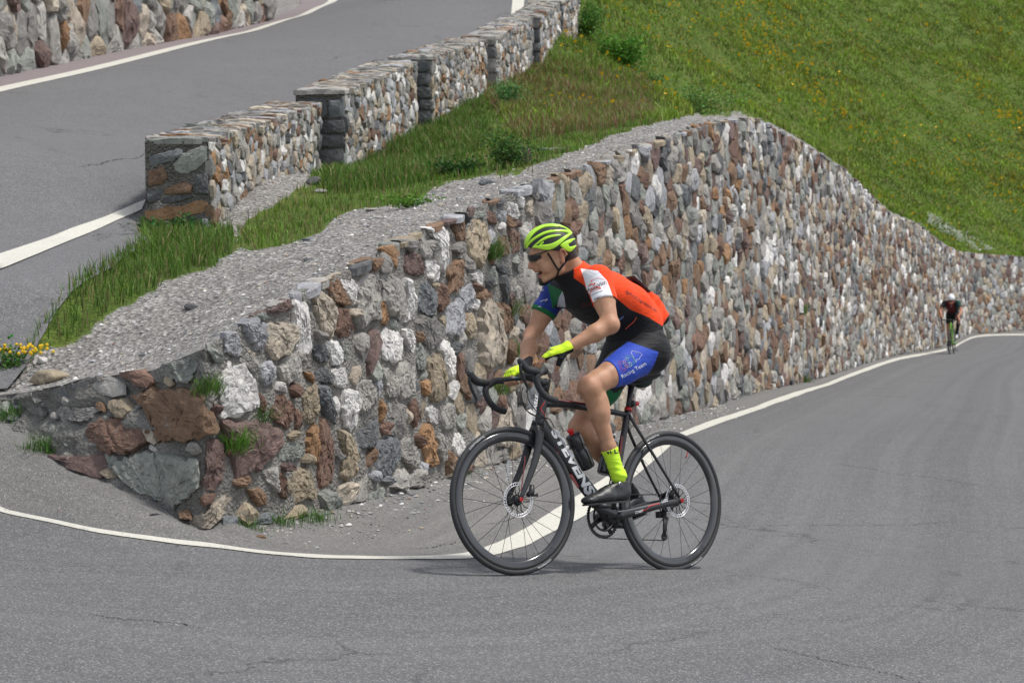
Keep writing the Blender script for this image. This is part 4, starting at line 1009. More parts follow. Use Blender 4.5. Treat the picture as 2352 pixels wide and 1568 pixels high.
# ================================================================ bicycle
# pose of the near bicycle: origin at the front hub, x forward, y left, z up
def rot3(yaw, pitch, roll):
    cy, sy = math.cos(yaw), math.sin(yaw); cp, sp = math.cos(pitch), math.sin(pitch); cr, sr = math.cos(roll), math.sin(roll)
    return np.array([[cy, -sy, 0], [sy, cy, 0], [0, 0, 1]]) @ np.array([[cp, 0, sp], [0, 1, 0], [-sp, 0, cp]]) @ np.array([[1, 0, 0], [0, cr, -sr], [0, sr, cr]])
RB = rot3(-2.44218, -.09627, .15908); OB = np.array([.00873, 10.79762, .36645]); WB = .99059
HA = math.radians(72.5); AXD = np.array([-math.cos(HA), 0, math.sin(HA)]); AX0 = -.045 * np.array([math.sin(HA), 0, math.cos(HA)])
def m4(R, o):
    M = Matrix.Identity(4)
    for i in range(3):
        for j in range(3): M[i][j] = float(R[i][j])
        M[i][3] = float(o[i])
    return M
def steer_m(a):
    c, s = math.cos(a), math.sin(a); x = AXD
    K = np.array([[0, -x[2], x[1]], [x[2], 0, -x[0]], [-x[1], x[0], 0]]); Rs = np.eye(3) + s * K + (1 - c) * K @ K
    return Rs, AX0 - Rs @ AX0
RS, OS = steer_m(-.12611)
def lp(u, v, y, R=RB, O=OB):
    """point of the bicycle's own frame, on its plane y, behind pixel (u, v) of the 2560 frame"""
    k = 1.08844; a = at(u / k, v / k, 1.0) - np.array([0, 0, CAMZ]); n = R @ np.array([0, 1., 0]); C0 = np.array([0, 0, CAMZ])
    t_ = (y - (C0 - O) @ n) / (a @ n); return R.T @ (C0 + t_ * a - O)
def lps(u, v, y): return lp(u, v, y, RB @ RS, OB + RB @ OS)
def axp(t_): return AX0 + AXD * t_
# materials
M_CARB = plain('matt_black_paint', (.018, .018, .020), .38, spec=.5, var=.2)
M_RUBBER = plain('tyre_rubber', (.022, .022, .024), .62, bump=(400, .3), var=.2)
M_RIM = plain('glossy_rim', (.030, .030, .033), .16, spec=.7, var=.1)
M_BLKPL = plain('black_plastic', (.016, .016, .018), .45, var=.2)
M_TAPE = plain('bar_tape', (.020, .020, .022), .68, bump=(220, .5), var=.3)
M_STEEL = plain('steel', (.55, .55, .57), .28, 1.0, var=.15)
M_DARKMET = plain('dark_metal', (.05, .05, .055), .38, .8, var=.2)
M_RED = plain('red_paint', (.42, .012, .012), .35)
M_REDL = plain('red_plastic', (.62, .02, .015), .3)
M_WHITE = plain('white_lettering', (.78, .78, .78), .5, var=.03)
M_GREYL = plain('grey_lettering', (.30, .30, .31), .5, var=.03)
M_DKLET = plain('dark_lettering', (.012, .012, .014), .3, var=.03)
M_BLUESCR = plain('screen', (.02, .10, .16), .15)
def text2d(s, size=1.0, bold=.0, shear=0.0, spacing=1.0):
    cu = bpy.data.curves.new('t', 'FONT'); cu.body = s; cu.size = size; cu.offset = bold * size; cu.shear = shear; cu.space_character = spacing; cu.resolution_u = 3
    o = bpy.data.objects.new('t', cu); COL.objects.link(o); me = bpy.data.meshes.new_from_object(o)
    bm = bmesh.new(); bm.from_mesh(me); bmesh.ops.triangulate(bm, faces=bm.faces)
    for _ in range(2):
        ed = [e for e in bm.edges if e.calc_length() > size * .22]
        if ed: bmesh.ops.subdivide_edges(bm, edges=ed, cuts=1); bmesh.ops.triangulate(bm, faces=bm.faces)
    V = np.array([v.co[:] for v in bm.verts]); F = [[v.index for v in f.verts] for f in bm.faces]
    bm.free(); bpy.data.objects.remove(o); bpy.data.meshes.remove(me); bpy.data.curves.remove(cu); return V, F
def decal(name, s, p0, xdir, up, size, mat, parent, bvh=None, cast=(0, -1, 0), off=.0012, bold=.01, shear=0, spacing=1, M=None, hk=1.0):
    """lettering laid on the surface bvh; p0 start of the baseline, xdir reading direction, up"""
    V, F = text2d(s, size, bold, shear, spacing); x = np.array(xdir, float); x /= np.linalg.norm(x); u = np.array(up, float); u = u - x * (u @ x); u /= np.linalg.norm(u)
    W = np.array(p0) + V[:, :1] * x + V[:, 1:2] * hk * u; c = Vector(cast).normalized()
    if bvh is not None:
        out = []; last = None
        for w in W:
            h = bvh.ray_cast(Vector(w) - c * .3, c)
            if h[0]: q = np.array(h[0]) + np.array(h[1]) * off * (1 if h[1].dot(c) < 0 else -1); last = np.array(h[0]) - w
            else: q = w + (last if last is not None else 0)
            out.append(q)
        W = np.array(out)
    o = ob(name, W, F, mat, parent, False)
    if M is not None: o.matrix_local = M
    return o
def bvh_of(*os_):
    V = []; F = []; n = 0
    for o in os_:
        V += [v.co.copy() for v in o.data.vertices]; F += [[i + n for i in p.vertices] for p in o.data.polygons]; n = len(V)
    return BVHTree.FromPolygons(V, F)
R_T = .338
def make_wheel(root, name, loc_, M, front, near):
    """wheel > tyre, rim, spokes, hub, brake disc; plane x-z, axle along y"""
    w = ob(name, *[(lambda b: (b.get(), b.F))(MB().lathe([(.009, -.045), (.009, .045), (.0, .045), (.0, -.045)], 12))][0], M_DARKMET, root)
    w.matrix_local = M
    n = 96 if near else 40
    ty = MB().lathe([(.3245 + .0140 * math.cos(a), .0136 * math.sin(a)) for a in np.linspace(0, 2 * math.pi, 12, endpoint=False)], n); ty.build('tyre', M_RUBBER, w)
    pr = [(.314, -.0105), (.306, -.0128), (.295, -.0135), (.280, -.0105), (.2715, -.004), (.2705, 0), (.2715, .004), (.280, .0105), (.295, .0135), (.306, .0128), (.314, .0105)]
    MB().lathe(pr, n).build('rim', M_RIM, w)
    fl = .034
    hb = MB().lathe([(.0, -.05), (.012, -.05), (.013, -.036), (.023, -.034), (.023, -.031), (.011, -.026), (.011, .022), (.026, .028), (.026, .033), (.014, .036), (.012, .05), (0, .05)], 20)
    hb.build('hub', M_DARKMET, w)
    sp = MB(); ns = 24
    for k in range(ns):
        side = 1 if k % 2 else -1; a = 2 * math.pi * k / ns + .05; lead = (1 if (k // 2) % 2 else -1) * .62
        p = (.023 * math.cos(a + lead * 1.6), side * .030, .023 * math.sin(a + lead * 1.6)); q = (.273 * math.cos(a), side * .002, .273 * math.sin(a))
        o_ = MB().tube([p, q], .00125 if near else .0016, 4)
        sp.V += o_.V; sp.F += [[i + sp.n for i in f] for f in o_.F]; sp.n += o_.n
        if near: ob('spoke', o_.get(), o_.F, M_STEELD, w)
    if not near: sp.build('spokes', M_STEELD, w)
    if near:   # disc: slotted ring on a spider
        d = MB(); y = .041 if front else .046; rm = .0720
        d.lathe([(.0795, y - .0009), (.0795, y + .0009), (.0765, y + .0009), (.0765, y - .0009)], 60); d.lathe([(.067, y - .0009), (.067, y + .0009), (.0645, y + .0009), (.0645, y - .0009)], 60)
        for k in range(36):
            a = 2 * math.pi * k / 36; b = a + .085
            o_ = [(.066 * math.cos(a), y, .066 * math.sin(a)), (.078 * math.cos(b), y, .078 * math.sin(b))]; d.tube(o_, .0020, 4, sq=(.5, 1))
        d.build('brake_disc', M_DISC, w)
        s_ = MB()
        for k in range(12):
            a = 2 * math.pi * k / 12; s_.tube([(.018 * math.cos(a), y, .018 * math.sin(a)), (.046 * math.cos(a + .25), y, .046 * math.sin(a + .25)), (.065 * math.cos(a + .1), y, .065 * math.sin(a + .1))], .0022, 5)
        s_.lathe([(.02, y - .003), (.02, y + .003), (.012, y + .003), (.012, y - .003)], 20); s_.build('disc_carrier', M_BLKPL, w)
        va = math.radians(122 if front else 118)
        MB().tube([(.272 * math.cos(va), 0, .272 * math.sin(va)), (.236 * math.cos(va), 0, .236 * math.sin(va))], .0028, 8).build('valve', M_RED, w)
    return w
def arc_text(s, r, a0, size, w, mat, y, name='lettering', rot=1, spacing=1.1, bold=.01):
    """lettering bent round a wheel; a0 start angle, reads clockwise seen from the left side"""
    V, F = text2d(s, size, bold, 0, spacing); a = a0 + rot * V[:, 0] / r; rr = r + V[:, 1] - size * .35
    yy_ = np.array([y(q) for q in rr]); o = ob(name, np.stack([rr * np.cos(a), yy_, rr * np.sin(a)], -1), F, mat, w, False); return o
DTP = [lp(1374, 1093, 0), lp(1415, 1151, 0), lp(1462, 1213, 0)]
def make_bike(M, steer, near, name, label, mats):
    MF, MACC = mats; root = empty(name, M); tag(root, label, 'bicycle'); Rs, Os = steer_m(steer); SM = m4(Rs, Os)
    fr = MB(); BBp = np.array([-WB + .4056, 0, -.072]); seatc = np.array([-.722, 0, .408])
    ht = [axp(.372), axp(.40), axp(.45), axp(.50), axp(.536)]
    fr.tube(ht, [.031, .027, .024, .025, .024], 16)
    fr.tube(spline([axp(.485) + [-.005, 0, 0], [-.33, 0, .447], [-.55, 0, .428], seatc], 14), np.linspace(.021, .013, 14), 14, sq=(1.05, .95))
    fr.tube(spline([axp(.392) + [-.006, 0, .0], DTP[0], DTP[1], DTP[2], BBp], 18), np.r_[.030, np.linspace(.035, .036, 16), .032], 18, sq=(.72, 1.0))
    fr.tube([BBp + [.0, 0, .0], [-.655, 0, .17], [-.70, 0, .33], seatc, seatc + [-.006, 0, .022]], [.026, .0165, .0155, .017, .0165], 14)
    fr.tube([BBp + [0, -.043, 0], BBp + [0, .043, 0]], .029, 20)
    for s in (1, -1):
        fr.tube(spline([seatc + [0, s * .012, .0], [-.76, s * .032, .335], [-.87, s * .052, .175], [-WB + .006, s * .064, .016]], 12), np.linspace(.0085, .0062, 12), 10, sq=(1, 1.1))
        fr.tube(spline([BBp + [-.005, s * .036, .0], [-.70, s * .043, -.054], [-.86, s * .060, -.022], [-WB + .002, s * .066, -.002]], 12), np.linspace(.0205, .0115, 12), 12, sq=(.62, 1.15))
        fr.tube([[-WB, s * .060, 0], [-WB, s * .073, 0]], .013, 14)
    frame = fr.build('frame', MF, root)
    # fork, steered
    fk = MB(); fk.tube([axp(.335), axp(.372)], [.026, .030], 16)
    for s in (1, -1):
        fk.tube(spline([axp(.362) + [0, s * .010, 0], axp(.325) + [.0, s * .036, 0], [-.105, s * .046, .19], [-.050, s * .054, .085], [.0, s * .058, .0]], 16), np.r_[.028, .027, np.linspace(.0255, .0105, 14)], 12, sq=(.55, 1))
        fk.tube([[0, s * .052, 0], [0, s * .064, 0]], .011, 14)
    fork = fk.build('fork', MF, root); fork.matrix_local = SM
    fw = make_wheel(root, 'front_wheel', (0, 0, 0), SM, True, near)
    rw = make_wheel(root, 'rear_wheel', None, Matrix.Translation((-WB, 0, 0)), False, near)
    # bar, stem
    bc = np.array([-.105, 0, .572])
    stm = MB().tube([axp(.536), axp(.60)], .0185, 14).tube(spline([axp(.578), (axp(.578) + bc) / 2 + [0, 0, .002], bc], 6), [.021, .019, .018, .0175, .019, .021], 12).tube([bc + [0, -.024, 0], bc + [0, .024, 0]], .022, 14)
    o = stm.build('stem', M_BLKPL, root); o.matrix_local = SM
    if near:
        dl = [lps(1160 + x / 6.273, 820 + z / 6.273, .212) for x, z in [(1165, 720), (1135, 800), (1165, 910), (1235, 1020), (1330, 1095), (1455, 1135)]]
        hoodL = [lps(1160 + x / 6.273, 820 + z / 6.273, .212) for x, z in [(1170, 690), (1080, 665), (1000, 650), (935, 590), (890, 515), (885, 478)]]
        levL = [lps(1160 + x / 6.273, 820 + z / 6.273, .214) for x, z in [(880, 560), (890, 660), (925, 780), (985, 900), (1000, 950), (980, 1010)]]
        mir = [-1, 1]
    else:
        dl = [np.array([x, .212, z]) for x, z in [(.012, .572), (.030, .545), (.022, .50), (-.012, .46), (-.05, .441), (-.09, .437)]]
        hoodL = [np.array([x, .212, z]) for x, z in [(.01, .575), (.045, .585), (.075, .60), (.10, .62), (.117, .64), (.12, .66)]]
        levL = [np.array([x, .212, z]) for x, z in [(.115, .62), (.112, .59), (.10, .55), (.08, .51), (.07, .49), (.075, .47)]]
    bar = MB(); x0, z0 = dl[0][0], dl[0][2]
    top = [bc + [0, -.0, 0], bc + [0, .10, 0], bc + [.004, .165, 0], [(bc[0] + x0) / 2, .198, .574], [x0 - .01, .211, z0 + .004]]
    for s in (1, -1):
        pth = np.array(top + dl); pth = spline(pth * [1, s, 1], 44); bar.tube(pth, np.r_[np.full(8, .0145), np.linspace(.0155, .0150, 36)], 12)
    o = bar.build('handlebar', M_TAPE, root); o.matrix_local = SM
    for s in (1, -1):
        hp = spline(np.array(hoodL) * [1, s, 1], 14); hd = MB().tube(hp, np.interp(np.linspace(0, 1, 14), [0, .3, .6, .8, .95, 1], [.017, .0185, .018, .0165, .0145, .009]), 14, sq=(1.0, 1.05))
        h_ = hd.build('brake_hood', M_BLKPL, root); h_.matrix_local = SM
        lv = MB().tube(spline(np.array(levL) * [1, s, 1], 14), np.interp(np.linspace(0, 1, 14), [0, .3, .8, 1], [.0085, .010, .008, .005]), 8, sq=(1.25, .55))
        l_ = lv.build('brake_lever', M_BLKPL, h_)
    # seatpost and saddle
    MB().tube([seatc + [-.004, 0, .01], [-.757, 0, .548]], .0138, 14).build('seatpost', M_BLKPL, root)
    MB().tube([seatc + [-.006, 0, .018], seatc + [-.011, 0, .034]], .0185, 18).build('seat_clamp', M_RED if near else M_BLKPL, root)
    sd = MB(); rows = []
    for f in np.linspace(0, 1, 15):
        x = -.610 - .275 * f; wd = .018 + .055 * max(0, (f - .28) / .72) ** 1.25; z = .590 + .012 * f ** 2 + .006 * math.cos(f * 6); rows.append((x, wd, z))
    V = []; m = 14
    for x, wd, z in rows:
        for k in range(m):
            a = 2 * math.pi * k / m; V.append((x, wd * math.cos(a), z + (.016 if math.sin(a) > 0 else .030) * math.sin(a)))
    F = [[i * m + k, i * m + (k + 1) % m, (i + 1) * m + (k + 1) % m, (i + 1) * m + k] for i in range(14) for k in range(m)] + [list(range(m)), [14 * m + k for k in range(m)][::-1]]
    sd.add(V, F).build('saddle', M_BLKPL, root)
    r_ = MB()
    for s in (1, -1): r_.tube(spline([[-.64, s * .01, .575], [-.70, s * .02, .558], [-.80, s * .022, .558], [-.86, s * .025, .575]], 8), .0035, 6)
    r_.tube([[-.757, 0, .545], [-.76, 0, .562]], .020, 10); r_.build('saddle_rail', M_DARKMET, root)
    # drivetrain
    rc = np.array([-.045]); ch = MB(); cr = .102; cx, cz = BBp[0], BBp[2]; y = -.044
    teeth = [];  nt_ = 50
    pro = []
    for k in range(nt_ * 4):
        a = 2 * math.pi * k / (nt_ * 4); r = cr + (.0022 if k % 4 in (1, 2) else -.0022); pro.append((cx + r * math.cos(a), cz + r * math.sin(a)))
    inn = [(cx + .086 * math.cos(2 * math.pi * k / (nt_ * 4)), cz + .086 * math.sin(2 * math.pi * k / (nt_ * 4))) for k in range(nt_ * 4)]; N_ = nt_ * 4
    V = [(x, y - .0012, z) for x, z in pro] + [(x, y - .0012, z) for x, z in inn] + [(x, y + .0012, z) for x, z in pro] + [(x, y + .0012, z) for x, z in inn]
    F = []
    for k in range(N_):
        j = (k + 1) % N_; F += [[k, j, N_ + j, N_ + k], [2 * N_ + k, 3 * N_ + k, 3 * N_ + j, 2 * N_ + j], [k, 2 * N_ + k, 2 * N_ + j, j], [N_ + k, N_ + j, 3 * N_ + j, 3 * N_ + k]]
    ch.add(V, F); ch.lathe([(.070, y + .006), (.070, y + .009), (.060, y + .009), (.060, y + .006)], 40, (cx, 0, cz))
    ca = math.radians(CRANK_A if near else -80)
    for k in range(4):
        a = ca + math.pi + .78 + k * math.pi / 2; ch.tube([(cx, y, cz), (cx + .05 * math.cos(a), y, cz + .05 * math.sin(a)), (cx + .089 * math.cos(a), y, cz + .089 * math.sin(a))], [.016, .011, .013], 8, sq=(.35, 1))
    ch.build('chainring', M_BLKPL, root)
    for s in (1, -1):
        a = ca + (0 if s > 0 else math.pi); e = np.array([math.cos(a), 0, math.sin(a)]); b = BBp + [0, s * .070, 0]; p = BBp + e * .1725 + [0, s * .086, 0]
        arm = MB().tube(spline([b - e * .004, b + e * .04, p - e * .03, p + e * .004], 10), np.interp(np.linspace(0, 1, 10), [0, .15, 1], [.0185, .016, .0125]), 12, sq=(.55, 1.1) )
        arm.tube([b + [0, s * -.03, 0], b + [0, s * .012, 0]], .019, 20)
        am = arm.build('crank_arm', M_CRANK, root)
        if near and s > 0: MB().tube([b + [0, .0118, 0], b + [0, .0126, 0]], .0115, 18).build('bolt', M_DKLET, am)
        pc = p + [0, s * .045, 0]
        MB().box(pc, (.062, .070, .016)).tube([p, p + [0, s * .02, 0]], .008, 10).box(pc + [-.03, 0, -.004], (.02, .045, .012)).build('pedal', M_BLKPL, root)
    # cassette, chain, rear mech
    hub = np.array([-WB, 0, 0]); cs_ = MB()
    for k in range(9):
        r = .050 - .0032 * k; cs_.lathe([(r, -.028 - .0036 * k), (r, -.0295 - .0036 * k), (r - .012, -.0295 - .0036 * k), (r - .012, -.028 - .0036 * k)], 36, hub)
    cs_.build('cassette', M_DARKMET, root)
    g = hub + [-.0, -.042, -.085]; g2 = hub + [.012, -.042, -.168]
    dm = MB().tube([hub + [-.012, -.062, -.015], g + [0, -.008, .02]], [.011, .013], 8).tube([g, g2], [.012, .009], 8, sq=(.6, 1.3)).lathe([(.018, -.003), (.018, .003), (.006, .003), (.006, -.003)], 14, g).lathe([(.018, -.003), (.018, .003), (.006, .003), (.006, -.003)], 14, g2).box(hub + [.02, -.058, -.062], (.035, .026, .03))
    dm.build('rear_derailleur', M_BLKPL, root)
    cp = spline([[cx - .01, -.044, cz + .100], hub + [.0, -.044, .036]], 40); cp2 = spline([[cx - .005, -.044, cz - .101], g2 + [.0, 0, -.018]], 34)
    def links(pts_, o_):
        for i in range(len(pts_) - 1): o_.tube([pts_[i], pts_[i + 1]],   .0055 if i % 2 else .0042, 6, sq=(1, .55) )
    cm = MB(); links(cp, cm); links(cp2, cm); links(np.array([g + [-.017, 0, 0], g2 + [.016, 0, 0]]), cm); links(np.array([g + [.016, 0, .01], hub + [.045, -.044, -.01]]), cm); cm.build('chain', M_DARKMET, root)
    if not near: return root, frame
    # callipers
    MB().tube([[-WB + .055, .052, .022], [-WB + .02, .050, .055], [-WB + .03, .05, .075]], [.013, .014, .008], 8).build('rear_calliper', M_BLKPL, root)
    MB().tube([[-.050, .046, .020], [-.072, .046, .036], [-.076, .046, .068]], [.012, .015, .011], 8).box((-.088, .046, .022), (.03, .014, .014)).build('front_calliper', M_BLKPL, root).matrix_local = SM
    for nm, pp, mm in (('through_axle', [[0, .062, 0], [0, .068, 0]], SM), ('through_axle', [[-WB, .073, 0], [-WB, .078, 0]], None)):
        o = MB().tube(pp, .0095, 16).lathe([(.006, 0), (.006, .002), (.0095, .002), (.0095, 0)], 16, pp[1]).build(nm, M_RED, root)
        if mm is not None: o.matrix_local = mm
    # cables from the bar into the frame
    for k, pts_ in enumerate([[(1160 + 880 / 6.273, 820 + 930 / 6.273, .02), (1160 + 890 / 6.273, 820 + 1130 / 6.273, .03), (1160 + 1000 / 6.273, 820 + 1310 / 6.273, .03), (1160 + 1180 / 6.273, 820 + 1400 / 6.273, .03), (1160 + 1330 / 6.273, 820 + 1420 / 6.273, .02), (1160 + 1420 / 6.273, 820 + 1560 / 6.273, .02)],
                              [(1160 + 930 / 6.273, 820 + 920 / 6.273, .05), (1160 + 900 / 6.273, 820 + 1060 / 6.273, .05), (1160 + 980 / 6.273, 820 + 1280 / 6.273, .04), (1160 + 1130 / 6.273, 820 + 1390 / 6.273, .03), (1160 + 1135 / 6.273, 820 + 1560 / 6.273, .03)],
                              [(1160 + 1000 / 6.273, 820 + 1010 / 6.273, .08), (1160 + 1010 / 6.273, 820 + 1120 / 6.273, .06), (1160 + 1110 / 6.273, 820 + 1270 / 6.273, .04), (1160 + 1240 / 6.273, 820 + 1390 / 6.273, .03), (1160 + 1330 / 6.273, 820 + 1420 / 6.273, .02)]]):
        MB().tube(spline([lp(*q) for q in pts_], 30), .0024, 7).build('cable', M_BLKPL, root)
    # red sweeps on the tubes
    fb = bvh_of(frame)
    def stripe(nm, pts_, w_, mat, parent, bv, cast=(0, -1, 0), off=.0010):
        P_ = spline(pts_, 40); T_ = np.gradient(P_, axis=0); nn = np.cross(T_, np.array(cast)); nn /= np.linalg.norm(nn, axis=1)[:, None]; V = []
        for i, p in enumerate(P_):
            for s in (-.5, .5):
                q = Vector(p + nn[i] * w_ * s); h = bv.ray_cast(q - Vector(cast) * .2, Vector(cast)); V.append(np.array(h[0]) + np.array(h[1]) * off if h[0] else np.array(q))
        return ob(nm, V, grid_faces(40, 2), mat, parent, False)
    stripe('red_stripe', [lp(1393, 999, .02), lp(1430, 1003, .02), lp(1462, 1008, .02), lp(1500, 1013, .015)], .004, M_RED, frame, fb)
    stripe('red_stripe', [lp(1361, 1003, .02), lp(1353, 1022, .02), lp(1362, 1040, .02), lp(1374, 1058, .02)], .0035, M_RED, frame, fb)
    stripe('red_stripe', [lp(1386, 1118, .02), lp(1404, 1148, .025), lp(1432, 1194, .025), lp(1446, 1218, .025)], .015, M_REDDK, frame, fb)
    stripe('red_stripe', [lp(1600, 1277, .05), lp(1614, 1272, .05), lp(1620, 1264, .05), lp(1645, 1258, .055)], .004, M_RED, frame, fb)
    stripe('red_stripe', [lp(1556, 1090, .01), lp(1553, 1110, .01), lp(1550, 1130, .01), lp(1546, 1150, .01)], .010, M_REDDK, frame, fb)
    # STEVENS along the down tube (from the head down), smaller on the head tube and inside the fork
    a_ = lp(1377, 1078, .026); b_ = lp(1476, 1243, .026); d_ = b_ - a_
    up_ = np.cross([0, -1, 0], d_)
    def put(s, p0, p1, mat, parent, bv, bold=.02, upv=None, sh=.25, cast=(0, -1, 0), k=1.0, spacing=1.0, hk=1.0):
        p0 = np.array(p0); p1 = np.array(p1); V, _ = text2d(s, 1, bold, sh, spacing); size = np.linalg.norm(p1 - p0) / V[:, 0].max() * k
        u = np.cross(np.array(cast), p1 - p0) if upv is None else upv
        if np.dot(np.cross(p1 - p0, u), cast) > 0: u = -u
        return decal('lettering', s, p0, p1 - p0, u, size, mat, parent, bv, cast, bold=bold, shear=sh, spacing=spacing, hk=hk)
    put('STEVENS', a_, b_, M_WHITE, frame, fb, .045, spacing=1.0, hk=.66)
    put('STEVENS', lp(1339, 984, .02), lp(1330, 1050, .02), M_WHITE, frame, fb, .03, hk=.8)
    put('COMET', lp(1586, 1284, .05), lp(1606, 1278.5, .05), M_WHITE, frame, fb, .01)
    put('DISC', lp(1648, 1257, .05), lp(1664, 1252.5, .05), M_WHITE, frame, fb, .01)
    fv = [v.co for v in fork.data.vertices]
    Vf = text2d('STEVENS', .020, .02, .2)[0]
    fkb = bvh_of(fork)
    o = decal('lettering', 'STEVENS', [-.012, -.03, .19], [.20, 0, -.98], [.98, 0, .2], .026, M_WHITE, fork, None, bold=.02); o.data.transform(Matrix.Translation((-.02, -.0175, 0)))
    st_ = [[-.045, .05, .20], [-.035, .052, .15], [-.022, .055, .10], [-.008, .058, .04]]
    V = []
    o = stripe('red_stripe', st_, .006, M_REDDK, fork, fkb)
    # lettering on tyres and rims
    for w in (fw, rw):
        fy = lambda r: math.sqrt(max(1e-6, .0140 ** 2 - (r - .3245) ** 2)) + .0006
        arc_text('CONTINENTAL', .3255, math.radians(45 if w is fw else 58), .0125, w, M_WHITE, fy, rot=1, spacing=1.3)
        arc_text('CONTINENTAL', .3255, math.radians(236), .0115, w, M_WHITE, fy, rot=1)
        ry = lambda r: float(np.interp(r, [.2715, .28, .295, .306, .314], [.004, .0105, .0135, .0128, .0105])) + .0006
        arc_text('DT SWISS', .2925, math.radians(228), .026, w, M_DKLET, ry, rot=1, spacing=1.2)
        arc_text('DT SWISS', .2925, math.radians(62), .026, w, M_DKLET, ry, rot=1, spacing=1.2)
    # computer on its mount
    c0 = lp(1160 + 755 / 6.273, 820 + 795 / 6.273, .01)
    bmx = MB().box(c0, (.085, .058, .020), rot3(0, .10, 0)); o = bmx.build('bike_computer', M_BLKPL, root)
    bm = bmesh.new(); bm.from_mesh(o.data); bmesh.ops.bevel(bm, geom=bm.edges[:], offset=.005, segments=3, affect='EDGES'); bm.to_mesh(o.data); bm.free()
    MB().box(c0 + [0, .0296, .002], (.016, .001, .007), rot3(0, .10, 0)).build('screen', M_BLUESCR, o)
    # rear lamp on the seatpost
    q = lp(1590, 1008, .0); MB().tube([q + [.012, 0, 0], q + [-.012, 0, .0]], .011, 14).build('rear_lamp', M_REDL, root)
    MB().tube([q + [.035, 0, -.003], q + [.010, 0, 0]], [.020, .013], 12).build('lamp_bracket', M_BLKPL, root)
    # small dark bag under the saddle
    q = lp(1606, 952, 0.0); q[1] = 0
    bg_ = MB(); V, F = tube(spline([q + [.045, 0, -.012], q + [.02, 0, -.006], q + [-.02, 0, .002], q + [-.052, 0, .008]], 8), [.012, .026, .031, .033, .033, .032, .028, .015], 14, sq=(1, .95)); bg_.add(V, F).build('saddle_bag', M_BAG, root)
    MB().tube([q + [-.054, -.022, .006], q + [-.054, .022, .006]], .0035, 6).build('reflective_strip', M_GREYL, root)
    # bottle cages
    for (p, d) in ((np.array([-.365, 0, .205]), np.array([.52, 0, .85])), (np.array([-.640, 0, .115]), np.array([-.30, 0, .95]))):
        d = d / np.linalg.norm(d); cg = MB(); nn = np.array([-d[2], 0, d[0]]) * (-1 if d[0] > 0 else 1)
        for s in (1, -1): cg.tube(spline([p - nn * .03 + d * .03, p + [0, s * .038, 0] + d * .03, p + [0, s * .038, 0] - d * .05, p - d * .075 + [0, s * .02, 0]], 12), .0035, 6)
        cg.build('bottle_cage', M_BLKPL, root)
    return root, frame
M_STEELD = plain('spoke_steel', (.045, .045, .05), .35, .8)
M_DISC = plain('disc_steel', (.72, .72, .74), .35, .6, var=.1)
M_CRANK = plain('crank_anodised', (.030, .030, .034), .32, .3, var=.15)
M_REDDK = plain('dark_red_paint', (.13, .010, .010), .4)
M_BAG = plain('dark_fabric', (.012, .022, .018), .8, bump=(300, .4))
CRANK_A = 14.0
MBIKE = m4(RB, OB)
bike, bframe = make_bike(MBIKE, -.12611, True, 'road_bicycle', 'matt black road bicycle with white frame lettering, ridden in the foreground', (M_CARB, M_RED))
def bottle(label, p, d, h, r, cap):
    root = empty('water_bottle', MBIKE @ Matrix.Translation(Vector(p)) @ Vector(d).to_track_quat('Z', 'Y').to_matrix().to_4x4()); tag(root, label, 'bottle')
    MB().lathe([(0, 0), (r * .93, 0), (r, .006), (r, h * .45), (r * .9, h * .50), (r * .9, h * .56), (r, h * .61), (r, h * .86), (r * .82, h * .93), (0, h * .93)], 28).get()
    def turn(pr, name, mat):
        n = 28; V = [(q[0] * math.cos(2 * math.pi * i / n), q[0] * math.sin(2 * math.pi * i / n), q[1]) for i in range(n) for q in pr]; m = len(pr)
        F = [[i * m + j, i * m + j + 1, ((i + 1) % n) * m + j + 1, ((i + 1) % n) * m + j] for i in range(n) for j in range(m - 1)]
        o = ob(name, V, F, mat, root); return o
    turn([(0, 0), (r * .93, 0), (r, .006), (r, h * .45), (r * .9, h * .50), (r * .9, h * .56), (r, h * .61), (r, h * .84), (r * .95, h * .87)], 'bottle_body', M_BOTTLE)
    turn([(r * .96, h * .865), (r * .96, h * .91), (r * .55, h * .95), (0, h * .95)], 'lid', M_BLKPL)
    turn([(r * .34, h * .94), (r * .34, h * 1.02), (r * .42, h * 1.03), (r * .42, h * 1.08), (0, h * 1.10)], 'nozzle', cap)
    return root
M_BOTTLE = plain('smoked_plastic', (.018, .018, .02), .22, spec=.6)
dd = np.array([.52, 0, .85]); dd /= np.linalg.norm(dd)
bottle('black drink bottle with a red nozzle on the down tube', lp(1470, 1168, .0) - dd * .0, dd, .190, .0365, M_REDL)
dd2 = np.array([-.30, 0, .95]); dd2 /= np.linalg.norm(dd2)
bottle('plain black bottle on the seat tube behind the green sock', lp(1511, 1184, .0), dd2, .175, .0365, M_BLKPL)
